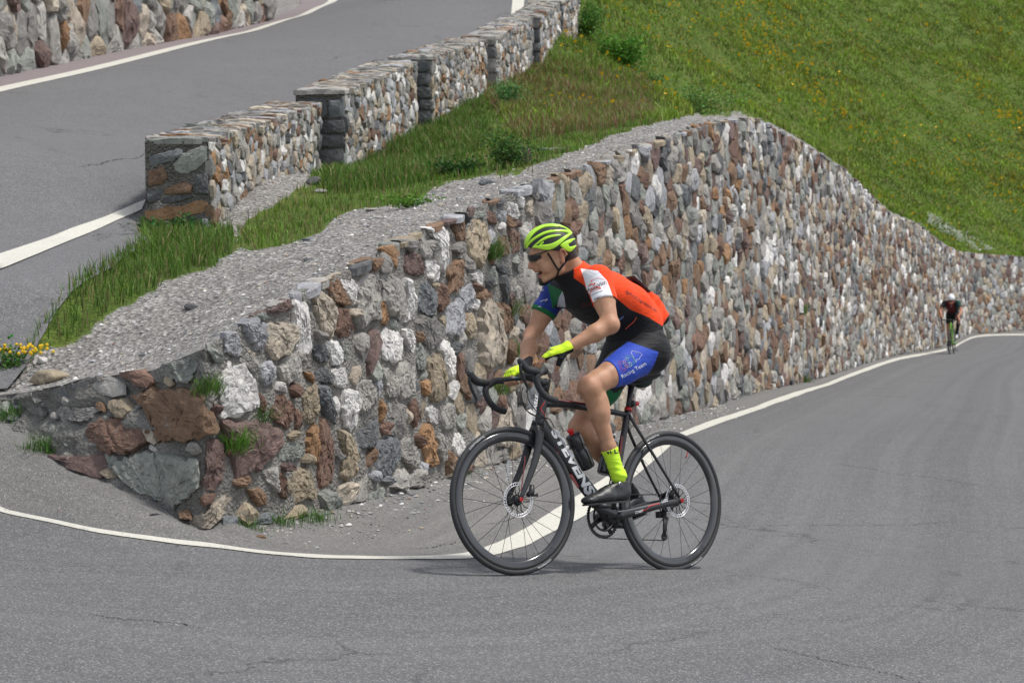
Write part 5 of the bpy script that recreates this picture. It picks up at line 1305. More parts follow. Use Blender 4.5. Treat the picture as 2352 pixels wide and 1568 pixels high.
# ================================================================ people: signed distance fields turned into one skin
class Field:
    def __init__(s, lo, hi, h):
        s.lo = np.array(lo, float); s.h = h; s.n = np.ceil((np.array(hi) - s.lo) / h).astype(int) + 1; s.a = np.full(s.n, .5, np.float32)
    def copy(s):
        f = Field.__new__(Field); f.lo, f.h, f.n, f.a = s.lo, s.h, s.n, s.a.copy(); return f
    def sub(s, lo, hi):
        i0 = np.clip(np.floor((lo - s.lo) / s.h).astype(int), 0, s.n - 1); i1 = np.clip(np.ceil((hi - s.lo) / s.h).astype(int) + 1, 1, s.n)
        if (i1 <= i0).any(): return None, None
        g = [s.lo[k] + s.h * np.arange(i0[k], i1[k]) for k in range(3)]
        X = np.stack(np.meshgrid(*g, indexing='ij'), -1).astype(np.float32); return tuple(slice(a, b) for a, b in zip(i0, i1)), X
    def add(s, p, k=.02, sign=1):
        """p: ('c', a, b, ra, rb, sy) tapered capsule, widened by sy across y; ('e', centre, radii, R) ellipsoid"""
        if p[0] == 'c':
            a, b, ra, rb = np.array(p[1], float), np.array(p[2], float), p[3], p[4]; sy = p[5] if len(p) > 5 else 1.; m = max(ra, rb) * max(sy, 1) + k + 2 * s.h
            sl, X = s.sub(np.minimum(a, b) - m, np.maximum(a, b) + m)
            if sl is None: return s
            ab = (b - a).astype(np.float32); t_ = np.clip(((X - a) @ ab) / (ab @ ab + 1e-12), 0, 1)[..., None]; q = X - (a + t_ * ab); q[..., 1] /= sy
            d = np.linalg.norm(q, axis=-1) - (ra + (rb - ra) * t_[..., 0])
        else:
            c, r, R = np.array(p[1], float), np.array(p[2], float), (np.array(p[3]) if len(p) > 3 and p[3] is not None else np.eye(3)); m = r.max() + k + 2 * s.h
            sl, X = s.sub(c - m, c + m)
            if sl is None: return s
            q = (X - c) @ R; l0 = np.linalg.norm(q / r, axis=-1); l1 = np.linalg.norm(q / (r * r), axis=-1); d = np.where(l0 < .4, -.6 * r.min(), l0 * (l0 - 1) / np.maximum(l1, 1e-6))
        A = s.a[sl]
        if sign > 0:
            h = np.maximum(k - np.abs(A - d), 0) / max(k, 1e-6); s.a[sl] = np.minimum(A, d) - h * h * k * .25
        else:
            h = np.maximum(k - np.abs(A + d), 0) / max(k, 1e-6); s.a[sl] = np.maximum(A, -d) + h * h * k * .25
        return s
    def coords(s, sl=None):
        g = [s.lo[k] + s.h * np.arange(s.n[k]) for k in range(3)]; return np.meshgrid(*g, indexing='ij', sparse=True)
    def mesh(s):
        """naive surface nets"""
        A = s.a; I = A < 0
        w = np.where(I.any((1, 2)))[0], np.where(I.any((0, 2)))[0], np.where(I.any((0, 1)))[0]
        if not len(w[0]): return np.zeros((0, 3)), np.zeros((0, 4), int)
        sl = tuple(slice(max(0, q[0] - 2), q[-1] + 3) for q in w); off = np.array([q.start for q in sl]); A = A[sl]; I = I[sl]
        c = [I[i:I.shape[0] - 1 + i, j:I.shape[1] - 1 + j, k:I.shape[2] - 1 + k] for i in (0, 1) for j in (0, 1) for k in (0, 1)]
        cnt = sum(x.astype(np.int8) for x in c); ix = np.argwhere((cnt > 0) & (cnt < 8)); idx = -np.ones(cnt.shape, np.int32); idx[tuple(ix.T)] = np.arange(len(ix))
        cor = np.array([[i, j, k] for i in (0, 1) for j in (0, 1) for k in (0, 1)]); val = np.stack([A[tuple((ix + q).T)] for q in cor], 1)
        acc = np.zeros((len(ix), 3)); num = np.zeros(len(ix))
        for a in range(8):
            for b in range(a + 1, 8):
                if np.abs(cor[a] - cor[b]).sum() == 1:
                    va, vb = val[:, a], val[:, b]; m = (va < 0) != (vb < 0); t_ = np.where(m, va / np.where(m, va - vb, 1), 0)
                    acc[m] += (cor[a] + t_[:, None] * (cor[b] - cor[a]))[m]; num[m] += 1
        V = s.lo + s.h * (off + ix + acc / num[:, None]); Q = []
        for ax in range(3):
            u, v = (ax + 1) % 3, (ax + 2) % 3; e = np.eye(3, dtype=int)
            n_ = np.array(I.shape); lo = [0, 0, 0]; hi = list(n_); hi[ax] -= 1; lo[u] = lo[v] = 1; hi[u] -= 1; hi[v] -= 1
            s0 = tuple(slice(a, b) for a, b in zip(lo, hi)); s1 = tuple(slice(a + e[ax][k], b + e[ax][k]) for k, (a, b) in enumerate(zip(lo, hi)))
            P = np.argwhere(I[s0] != I[s1]) + lo
            if not len(P): continue
            f = I[tuple(P.T)]; g = [idx[tuple((P - du * e[u] - dv * e[v]).T)] for du, dv in ((0, 0), (1, 0), (1, 1), (0, 1))]
            q = np.stack(g, 1); q[~f] = q[~f][:, ::-1]; Q.append(q)
        Q = np.concatenate(Q); Q = Q[(Q >= 0).all(1)]
        return V, Q
def relax(V, Q, n=2, w=.5):
    for _ in range(n):
        A = np.zeros_like(V); c = np.zeros(len(V))
        for k in range(4):
            for j in ((k + 1) % 4,):
                np.add.at(A, Q[:, k], V[Q[:, j]]); np.add.at(A, Q[:, j], V[Q[:, k]]); np.add.at(c, Q[:, k], 1); np.add.at(c, Q[:, j], 1)
        V = V * (1 - w) + w * A / np.maximum(c, 1)[:, None]
    return V
def halfspace(F, p, n):
    """signed distance to a plane over the grid, negative on the side n points away from"""
    X, Y, Z = F.coords(); return ((X - p[0]) * n[0] + (Y - p[1]) * n[1] + (Z - p[2]) * n[2]).astype(np.float32)
def ik(h, a, l1, l2, fwd=(1, 0, 0), yoff=0):
    h = np.array(h, float); a = np.array(a, float); d = np.linalg.norm(a - h); d_ = min(d, (l1 + l2) * .999); e = (a - h) / d; x = (l1 ** 2 - l2 ** 2 + d_ ** 2) / (2 * d_); hh = math.sqrt(max(0, l1 ** 2 - x ** 2))
    f = np.array(fwd, float); f = f - e * (f @ e); f /= np.linalg.norm(f); return h + e * x + f * hh + [0, yoff, 0]
def torso_prims(J):
    A = np.array
    return [('c', J['pel'], J['lum'], .112, .100, 1.32), ('c', J['lum'], J['bel'], .100, .103, 1.30), ('c', J['bel'], J['che'], .103, .113, 1.36), ('c', J['che'], J['upp'], .113, .100, 1.45),
            ('e', (J['hipL'] + A([-.018, .002, -.002])), (.096, .088, .098)), ('e', (J['hipR'] + A([-.018, -.002, -.002])), (.096, .088, .098)),
            ('c', J['upp'], J['shL'] * .8 + J['upp'] * .2, .075, .056, 1), ('c', J['upp'], J['shR'] * .8 + J['upp'] * .2, .075, .056, 1)]
def limb_arm(sh, el, wr, k=1.0):
    d = (wr - el); d = d / np.linalg.norm(d); m = el * .62 + wr * .38; u = (el - sh)
    return [('c', sh, sh + u * .45, .058 * k, .049 * k), ('c', sh + u * .45, el, .049 * k, .036 * k), ('e', el, (.035 * k, .035 * k, .036 * k)), ('c', el, m, .037 * k, .039 * k), ('c', m, wr, .038 * k, .0235 * k), ('c', el - u * .10 + d * .02, el + d * .12, .030 * k, .022 * k), ('e', sh + u * .55 + np.array([.012, 0, .004]), (.040 * k, .036 * k, .055 * k))]
def limb_leg(hip, kn, an, s):
    u = kn - hip; w = an - kn; L = np.linalg.norm(w); e = w / L; back = np.cross(e, np.array([0, 1, 0.])); back /= np.linalg.norm(back)
    if back @ np.array([1, 0, 0]) > 0: back = -back
    return [('c', hip + [0, s * .004, 0], hip + u * .45, .092, .077), ('c', hip + u * .45, hip + u * .85, .077, .053), ('c', hip + u * .85, kn, .053, .048),
            ('e', kn + u / np.linalg.norm(u) * .012, (.050, .047, .052)), ('c', kn, kn + w * .30 + back * .008, .046, .046), ('e', kn + w * .28 + back * .022, (.041, .040, .075)), ('c', kn + w * .30, kn + w * .68, .042, .031), ('c', kn + w * .68, an, .034, .0285),
            ('e', an + [0, .012 * s, .0], (.026, .030, .026)), ('e', kn - back * .030 + w * .0, (.024, .026, .028)), ('e', kn + w * .24 + back * .024 + [0, .020 * s, 0], (.026, .024, .070)), ('c', kn + w * .10 - back * .030 + [0, .010 * s, 0], kn + w * .55 - back * .018, .016, .012),
            ('e', hip + u * .62 - back * .030 + [0, .022 * s, 0], (.050, .036, .045))]
def head_prims(o, R):
    """o skull centre, R columns forward, left, up"""
    W = lambda x, y, z: o + R @ np.array([x, y, z]); P = []
    P += [('e', W(0, 0, -.004), (.098, .074, .086), R, .02), ('e', W(-.035, 0, -.035), (.072, .066, .065), R, .03)]
    P += [('c', W(.048, 0, -.03), W(.062, 0, -.095), .054, .038, 1, .02)]
    for s in (1, -1):
        P += [('e', W(.012, s * .040, -.078), (.040, .030, .045), R, .02), ('c', W(-.002, s * .052, -.085), W(.004, s * .046, -.118), .017, .016, 1, .02), ('c', W(.004, s * .046, -.118), W(.080, s * .014, -.142), .017, .015, 1, .02),
              ('e', W(.076, s * .036, -.052), (.020, .022, .017), R, .015), ('e', W(.090, s * .028, -.006), (.013, .026, .010), R, .012),
              ('e', W(.062, s * .042, -.085), (.026, .018, .028), R, .015)]
    P += [('c', W(.092, 0, -.025), W(.100, 0, -.072), .016, .017, 1, .01), ('e', W(.090, 0, -.140), (.017, .020, .016), R, .014), ('c', W(.098, 0, -.018), W(.120, 0, -.056), .0085, .0105, 1, .010), ('e', W(.122, 0, -.064), (.0115, .0105, .0095), R, .006)]
    for s in (1, -1): P += [('e', W(.112, s * .0105, -.067), (.010, .0075, .0075), R, .005)]
    P += [('e', W(.098, 0, -.082), (.012, .022, .010), R, .010), ('c', W(.100, -.016, -.092), W(.100, .016, -.092), .0062, .0062, 1, .006), ('c', W(.096, -.015, -.117), W(.096, .015, -.117), .0068, .0068, 1, .006), ('c', W(.100, -.006, -.092), W(.100, .006, -.092), .0068, .0068, 1, .006)]
    N = [('e', W(.104, 0, -.1045), (.016, .021, .0095), R, .004), ('e', W(.088, .026, -.100), (.010, .010, .006), R, .006), ('e', W(.088, -.026, -.100), (.010, .010, .006), R, .006)]
    E = []
    for s in (1, -1):
        for i in range(9):     # rim of the ear
            a = math.radians(-60 + 245 * i / 8); c = W(-.026 - .014 * math.cos(a) * -1 - .004, s * (.078 + .006 * math.sin(a)), -.055 + .028 * math.sin(a)); E.append(('e', c, (.0055, .0055, .0055), R, .008))
        E += [('e', W(-.024, s * .074, -.058), (.012, .006, .022), R, .006), ('e', W(-.018, s * .075, -.085), (.008, .006, .010), R, .006)]
    return P, N, E
def neck_prims(o, R, J): 
    W = lambda x, y, z: o + R @ np.array([x, y, z]); return [('c', J['upp'] + [.0, 0, .03], W(-.045, 0, -.075), .062, .056), ('c', J['upp'] + [.055, 0, .02], W(-.005, 0, -.11), .045, .042)]
def hand_open(w, fing, nrm, side):
    """flat, relaxed hand: w wrist, fing = vector wrist -> middle fingertip, nrm = back of the hand, side = +1 left hand"""
    L = np.linalg.norm(fing); f = fing / L; n = nrm - f * (nrm @ f); n /= np.linalg.norm(n); r = np.cross(f, n)   # r: towards the little finger for a left hand
    r = r * side; P = []; k = L / .19; tips = [(-.031, .083, (.040, .024, .021), 0.10), (-.010, .088, (.045, .028, .022), .04), (.011, .084, (.041, .026, .021), .10), (.031, .074, (.033, .020, .018), .20)]
    pal = []; fin = []
    for i, (x, y, seg, cu) in enumerate(tips):
        b = w + (r * x * .45 + f * .012) * k; kn = w + (r * x + f * y) * k; pal.append(('c', b, kn, .0165 * k, .0118 * k)); d = f * math.cos(cu) - n * math.sin(cu); p = kn; rr = .0092 * k
        for j, sg in enumerate(seg):
            an = cu + .22 * (j + 1) * (1 + .5 * i / 3); d = f * math.cos(an) - n * math.sin(an) + r * (i - 1.5) * .05; d /= np.linalg.norm(d); q = p + d * sg * k; fin.append((j, ('c', p, q, rr, rr * .93))); p = q; rr *= .92
    t0 = w + (-r * .018 + f * .018 - n * .006) * k; t1 = w + (-r * .040 + f * .048 - n * .030) * k; t2 = w + (-r * .045 + f * .070 - n * .058) * k; t3 = w + (-r * .040 + f * .082 - n * .080) * k
    pal.append(('c', t0, t1, .0165 * k, .0125 * k)); fin += [(0, ('c', t1, t2, .0115 * k, .0100 * k)), (1, ('c', t2, t3, .0098 * k, .0085 * k))]
    pal.append(('e', w + (f * .045 - n * .006) * k, (.036 * k, .036 * k, .015 * k), np.stack([f, r, n], 1)))
    return pal, fin
def hand_grip(w, T, ys):
    """fingers closed over the top of the bar; T maps the bar's own coordinates"""
    pal = []; fin = []
    for i, y in enumerate(ys):
        kx = [(-.092, .602), (-.078, .580), (-.083, .555), (-.104, .546)]; dz = [0, .002, .001, -.001][i]
        k0 = T([kx[0][0] - (.004 if i in (0, 3) else 0), y, kx[0][1] + dz]); pal.append(('c', w + (k0 - w) * .12, k0, .0165, .0118)); p = k0; rr = .0093 if i < 3 else .0083
        for j in range(1, 4): q = T([kx[j][0], y - .001 * j * (i - 1.5), kx[j][1]]); fin.append((j - 1, ('c', p, q, rr, rr * .95))); p = q; rr *= .95
    m = T([-.118, float(np.mean(ys)), .607]); pal.append(('e', (m + w) / 2 * .5 + m * .5, (.032, .038, .017)))
    t = [w + (T([-.13, ys[0] + .012, .603]) - w) * .4, T([-.135, ys[0] + .022, .592]), T([-.128, ys[0] + .028, .567]), T([-.108, ys[0] + .026, .549])]
    pal.append(('c', t[0], t[1], .0165, .0125)); fin += [(0, ('c', t[1], t[2], .0115, .0102)), (1, ('c', t[2], t[3], .0100, .0088))]
    return pal, fin
def addall(F, P, k): 
    for p in P:
        if p[0] == 'e' and len(p) == 5: F.add(p[:4], p[4])
        elif p[0] == 'c' and len(p) == 7: F.add(p[:6], p[6])
        else: F.add(p, k)
    return F
def campx(P):
    """2560-frame pixel of points given in the bicycle's frame"""
    Wd = np.asarray(P) @ RB.T + OB; u, v, _ = pix(Wd); return u * 1.08844, v * 1.08844
def psd(u, v, poly):
    """signed distance in pixels to a polygon, positive inside"""
    poly = np.array(poly, float); d = dseg(u, v, np.vstack([poly, poly[:1]])); return np.where(in_poly(u, v, poly), d, -d)
def zD(pts): return [(1380 + x / 4.357, 640 + y / 4.357) for x, y in pts]
def z1(pts): return [(1100 + x / 3.563, 520 + y / 3.563) for x, y in pts]
def cloth_mat(name, base, layers, rough=.75, fold=.5):
    t = NT(name); c = base; w = t.noise(700, 2)
    for a, col in layers: c = t.mix(t.math('MULTIPLY_ADD', t.attr(a), 3., .5, clamp=True), c, col)
    t.put(t.p.inputs['Sheen Weight'], .04)
    w = t.bump(t.noise(1, 3, .55, vec=t.scaled((11, 16, 34)), dist=1.2), fold, .010, t.bump(w, .25, .001))
    return t.out(c, rough, .2, w)
# ---------------------------------------------------------------- the near rider
J = {}
J['hipL'] = np.array([-.785, .088, .702]); J['hipR'] = np.array([-.785, -.088, .696])
J['pel'] = np.array([-.795, 0, .738]); J['lum'] = np.array([-.785, 0, .850]); J['bel'] = np.array([-.705, 0, .925]); J['che'] = np.array([-.575, 0, .960]); J['upp'] = np.array([-.462, 0, .992])
J['shL'] = lp(1497, 697, .185); J['elL'] = lp(1527, 812, .29); J['wrL'] = lp(1421, 868, .21)
J['shR'] = lp(1392, 722, -.185); J['elR'] = lp(1330, 838, -.255)
TS = lambda p: RS @ np.array(p, float) + OS
J['wrR'] = TS([-.172, -.112, .626])
J['knL'] = lp(1474, 966, .105); J['anL'] = lp(1545, 1189, .112)
PEDL = np.array([-.585 + .1725 * math.cos(math.radians(CRANK_A)), .131, -.072 + .1725 * math.sin(math.radians(CRANK_A))]); PEDR = np.array([-.585 * 2 - PEDL[0], -.131, -.144 - PEDL[2]])
def shoe_frame(ped, pitch, yaw=0):
    R = rot3(yaw, pitch, 0); return ped + np.array([0, 0, .012]) - R @ np.array([.19, 0, 0]), R
SHL = shoe_frame(PEDL, math.radians(4)); SHR = shoe_frame(PEDR, math.radians(16))
SHL = (SHL[0] * [1, 0, 1] + [0, .118, 0], SHL[1]); SHR = (SHR[0] * [1, 0, 1] + [0, -.118, 0], SHR[1])
J['anR'] = SHR[0] + SHR[1] @ np.array([.058, 0, .108]); J['knR'] = ik(J['hipR'], J['anR'], .43, .455, (1, 0, .1), -.012)
HO = lp(1375, 614, .0); RHD = RB.T @ rot3(math.radians(-168), math.radians(19), math.radians(2)); HELO = lp(1377, 613.5, .0); RHL = RB.T @ rot3(math.radians(-170), math.radians(1), 0)
F0 = Field((-1.0, -.38, -.12), (.16, .38, 1.28), .0042)
P, N, E = head_prims(HO, RHD)
Ft = F0.copy(); addall(Ft, torso_prims(J), .045); addall(Ft, neck_prims(HO, RHD, J), .03)
addall(Ft, P, .01)
for p in N: Ft.add(p[:4], p[4], -1)
addall(Ft, E, .006)
Fa = F0.copy(); addall(Fa, limb_arm(J['shL'], J['elL'], J['wrL']), .018); addall(Fa, limb_arm(J['shR'], J['elR'], J['wrR']), .018)
Fl = F0.copy(); addall(Fl, limb_leg(J['hipL'], J['knL'], J['anL'], 1), .02); Fl2 = F0.copy(); addall(Fl2, limb_leg(J['hipR'], J['knR'], J['anR'], -1), .02)
def smin_(a, b, k):
    h = np.maximum(k - np.abs(a - b), 0) / k; return np.minimum(a, b) - h * h * k * .25
legs = np.minimum(Fl.a, Fl2.a); tors = smin_(Ft.a, Fa.a, .035); del Fl, Fl2
# hands
_w = J['wrL'] @ RB.T + OB; _D = pix(_w)[2][0]
fingL = RB.T @ (at(1309 / 1.08844, 901 / 1.08844, _D + .01) - _w)
palL, finL = hand_open(J['wrL'], fingL * (.185 / np.linalg.norm(fingL)), RB.T @ np.array([.05, -.20, .98]), 1)
palR, finR = hand_grip(J['wrR'], TS, [-.070, -.092, -.113, -.133])
Fh = F0.copy(); addall(Fh, palL + palR, .010); Fpalm = Fh.copy()
for _, p in finL + finR: Fh.add(p, .005)
# feet
for (o_, R_) in (SHL, SHR): Fh.add(('c', o_ + R_ @ np.array([.05, 0, .045]), o_ + R_ @ np.array([.20, 0, .028]), .030, .024), .02)
Fb = F0.copy(); Fb.a = smin_(smin_(tors, legs, .02), Fh.a, .012)
V, Q = Fb.mesh(); V = relax(V, Q, 2, .45)
hd = (V - HO) @ RHD                                            # head coordinates of every vertex
beard = .0155 - np.linalg.norm((hd - [.092, 0, -.142]) / [1, 1.15, 1.1], axis=1) + .006
mous = .010 - np.abs(hd[:, 2] + .083) + 0 * V[:, 0]; mous = np.where((hd[:, 0] > .085) & (np.abs(hd[:, 1]) < .028), mous * .25, -1)
stub = .5 - np.linalg.norm((hd - [.05, 0, -.135]) / [.075, .07, .045], axis=1)
hair = np.minimum.reduce([-(hd[:, 0] + .012 + .25 * (hd[:, 2] + .05)), hd[:, 2] + .092, hd[:, 2] * 0 + .1]); hair = np.where(np.linalg.norm(hd, axis=1) < .16, hair, -1)
ear_ = (np.abs(hd[:, 0] + .030) < .022) & (np.abs(hd[:, 2] + .058) < .036) & (np.abs(hd[:, 1]) > .066); hair = np.where(ear_, -1, hair)
lips = np.where((np.abs(hd[:, 1]) < .022) & (hd[:, 0] > .088), .0045 - np.minimum(np.abs(hd[:, 2] + .0925), np.abs(hd[:, 2] + .1165)), -1)
mouth = np.where((np.abs(hd[:, 1]) < .026) & (np.abs(hd[:, 2] + .1045) < .0085) & (hd[:, 0] > .05), .004 - np.maximum(0, hd[:, 0] - .094), -1)
t = NT('skin'); n1 = t.noise(18, 4, .6)
c = t.mix(t.ramp(n1, [(.3, 0.), (.7, 1.)]), (.35, .180, .102), (.50, .275, .170)); c = t.mix(t.ramp(t.attr('red'), [(0., 0.), (1., .6)]), c, (.42, .13, .085))
c = t.mix(t.math('MULTIPLY', t.ramp(t.attr('stub'), [(0., 0.), (.4, .38)]), 1.), c, (.12, .08, .06))
c = t.mix(t.math('MULTIPLY_ADD', t.attr('hair'), 300., .5, clamp=True), c, (.022, .016, .012)); c = t.mix(t.math('MULTIPLY_ADD', t.attr('beard'), 260., .4, clamp=True), c, (.028, .018, .013))
c = t.mix(t.math('MULTIPLY_ADD', t.attr('lips'), 400., .5, clamp=True), c, (.34, .11, .09)); c = t.mix(t.math('MULTIPLY_ADD', t.attr('mouth'), 800., .5, clamp=True), c, (.06, .012, .01))
M_SKIN = t.out(c, .52, .35, t.bump(t.noise(160, 4), .15, .002)); M_SKIN.node_tree.nodes['Principled BSDF'].inputs['Subsurface Weight'].default_value = .05; M_SKIN.node_tree.nodes['Principled BSDF'].inputs['Subsurface Radius'].default_value = (.02, .008, .004)
red = np.clip(1 - np.min([np.linalg.norm(V - J[k], axis=1) for k in ('elL', 'elR', 'knL', 'knR')], axis=0) / .07, 0, 1) * .5 + np.clip(1 - np.linalg.norm(hd - [.115, 0, -.06], axis=1) / .03, 0, 1) * .6 + ear_ * .6
rider = empty('person', MBIKE); tag(rider, 'person in lime helmet, orange, white and black jersey and blue shorts riding the foreground bicycle', 'person')
body = ob('body', V, Q, M_SKIN, rider, True, {'beard': beard, 'stub': np.clip(stub, 0, 1), 'hair': hair, 'lips': lips, 'mouth': mouth, 'red': red})
body_bvh = bvh_of(body)
# --- jersey
X_, Y_, Z_ = F0.coords()
up = lambda a, b: (b - a) / np.linalg.norm(b - a)
Fj = F0.copy(); Fj.a = smin_(tors, np.full_like(tors, .5), .01).copy()
Fx = Field.__new__(Field); Fx.lo, Fx.h, Fx.n, Fx.a = F0.lo, F0.h, F0.n, tors.copy()
addall(Fx, [('c', (-.895, .0, .872), (-.855, .0, .970), .040, .030, 2.2), ('c', (-.912, .035, .885), (-.885, .03, .945), .030, .022, 1.5)], .03)          # stuffed back pockets
sleeve = []
hemL = halfspace(F0, J['shL'] + (J['elL'] - J['shL']) * .52, up(J['shL'], J['elL'])); hemR = halfspace(F0, J['shR'] + (J['elR'] - J['shR']) * .56, up(J['shR'], J['elR']))
isL = (Fa.a < tors + .03) & (Y_ > 0) & (Y_ + 0 * X_ > .12); isR = (Fa.a < tors + .03) & (Y_ + 0 * X_ < -.12)
reg = np.where(isL, hemL, np.where(isR, hemR, -.5))
col_n = RHD @ np.array([.25, 0, 1]); col_n /= np.linalg.norm(col_n); cn = up(J['upp'], HO); coll = halfspace(F0, J['upp'] + (HO - J['upp']) * .48, cn * .8 + np.array([-.05, 0, .35]))
reg = np.maximum(reg, np.where(np.abs(Y_) + 0 * X_ < .11, coll, -.5))
# lower hem
hp_, hn_ = np.array([-.90, 0, .835]), np.array([-.32, 0, -.95]); hem = halfspace(F0, hp_, hn_)
wr_ = .0022 * np.sin(60 * (Z_ * .8 + X_ * .9) + 9 * np.sin(14 * X_) + 7 * Y_) * np.clip((-.62 - X_) * 6, .25, 1)
FJ = F0.copy(); FJ.a = np.maximum(np.maximum(Fx.a - .0075 - wr_, reg), hem).astype(np.float32)
FJ.a = np.maximum(FJ.a, -(tors + .010))              # hollow where the neck and arms leave it
Vj, Qj = FJ.mesh(); Vj = relax(Vj, Qj, 1, .4); u, v = campx(Vj); left = Vj[:, 1] > -.02
def fld(u, v, poly, m): return np.clip(np.where(m, psd(u, v, poly), -8), -8, 8)
# boundary between orange back and black side, mirrored to the far side in the jersey's own side view
orange = zD([(238, 60), (430, 20), (760, 150), (1120, 360), (1300, 600), (1200, 760), (1060, 672), (850, 580), (668, 432), (672, 510), (455, 560), (405, 425), (355, 320), (238, 240)])
fo = fld(u, v, orange, left); back = (Vj[:, 2] - np.interp(Vj[:, 0], [-.93, -.75, -.6, -.45], [.80, .93, .985, 1.02])) * 300
fo = np.where(left, fo, np.clip(back, -8, 8)); armR = (Vj[:, 1] < -.15)
fw_ = fld(u, v, zD([(310, 136), (500, 160), (600, 270), (668, 452), (560, 468), (450, 512), (418, 430), (375, 360), (350, 250)]), left)
fblue = np.where(armR, 8., -8.); hr = (Vj - (J['shR'] + (J['elR'] - J['shR']) * .56)) @ up(J['shR'], J['elR']); fgr = np.where(armR, np.clip((hr + .022) * 400, -8, 8), -8)
fgr = np.maximum(fgr, fld(u, v, z1([(955, 670), (1095, 738), (1068, 790), (1030, 870), (1003, 905), (985, 800)]), ~left | (Vj[:, 1] < .06)))
fgy = fld(u, v, z1([(1092, 738), (1062, 790), (1040, 880), (1120, 885), (1108, 800)]), Vj[:, 1] < .1)
fo = np.where(armR | ((Vj[:, 1] < -.02) & (u < 1440)), -8, fo)
M_JER = cloth_mat('jersey_cloth', (.012, .012, .014), [('orange', (.78, .065, .012)), ('white', (.78, .77, .80)), ('blue', (.018, .035, .20)), ('green', (.012, .11, .04)), ('grey', (.36, .37, .42))])
jer = ob('jersey', Vj, Qj, M_JER, rider, True, {'orange': fo, 'white': fw_, 'blue': fblue, 'green': fgr, 'grey': fgy})
# --- shorts
FS = F0.copy(); pl = smin_(Ft.a, legs, .03)
kl = halfspace(F0, J['hipL'] + (J['knL'] - J['hipL']) * .665, up(J['hipL'], J['knL']) + np.array([0, -.12, .12])); kr = halfspace(F0, J['hipR'] + (J['knR'] - J['hipR']) * .70, up(J['hipR'], J['knR']))
side_ = np.where(Y_ + 0 * X_ > 0, kl, kr); waist = halfspace(F0, np.array([-.80, 0, .90]), np.array([.3, 0, .95]))
wr2 = .0018 * np.sin(150 * (Z_ * .95 - X_ * .12) + 3 * np.sin(12 * X_)) * np.exp(-((Z_ - .80) / .06) ** 2 - ((X_ + .85) / .10) ** 2)
FS.a = np.maximum(np.maximum(pl - .0045 - wr2, side_), waist).astype(np.float32); FS.a = np.maximum(FS.a, -(pl + .010))
Vs, Qs = FS.mesh(); Vs = relax(Vs, Qs, 1, .4); u, v = campx(Vs)
blue = zD([(440, 1190), (480, 1205), (822, 925), (1165, 1045), (1110, 1190), (1030, 1310), (700, 1470), (620, 1540), (500, 1400), (480, 1300)])
fb_ = fld(u, v, blue, Vs[:, 1] > .03)
fg_ = np.where(Vs[:, 1] < -.02, np.clip(((Vs - J['hipR']) @ up(J['hipR'], J['knR']) - .17) * 300, -8, 8), -8)
M_SHO = cloth_mat('shorts_cloth', (.011, .011, .013), [('blue', (.028, .068, .42)), ('green', (.012, .13, .045))], .6)
sho = ob('shorts', Vs, Qs, M_SHO, rider, True, {'blue': fb_, 'green': fg_})
# --- socks
M_LIME = cloth_mat('lime_knit', (.56, .86, .045), [], .8); M_BLKCL = cloth_mat('black_cloth', (.012, .012, .013), [], .8)
for (an, kn, so_, R_, mt, nm) in ((J['anL'], J['knL'], *SHL, M_LIME, 1), (J['anR'], J['knR'], *SHR, M_BLKCL, -1)):
    f = Field(np.minimum(an, kn) - .12 if False else an - [.14, .07, .10], an + [.16, .07, .20], .003); addall(f, limb_leg(J['hipL' if nm > 0 else 'hipR'], kn, an, nm), .02)
    f.add(('c', so_ + R_ @ np.array([.045, 0, .050]), so_ + R_ @ np.array([.15, 0, .040]), .030, .026), .02); tp_ = halfspace(f, an + (kn - an) * .30, up(an, kn)); lo_ = halfspace(f, so_ + R_ @ np.array([0, 0, .078]), -(R_ @ np.array([0, 0, 1])))
    X3, Y3, Z3 = f.coords(); f.a = np.maximum(np.maximum(f.a - .0045 - .0010 * np.sin(230 * Z3 + 2 * np.sin(30 * X3)) * (Z3 < an[2] + .07), tp_), lo_).astype(np.float32); V, Q = f.mesh()
    o = ob('sock', V, Q, mt, rider); 
    if nm > 0: sock_bvh = bvh_of(o); sockL = o
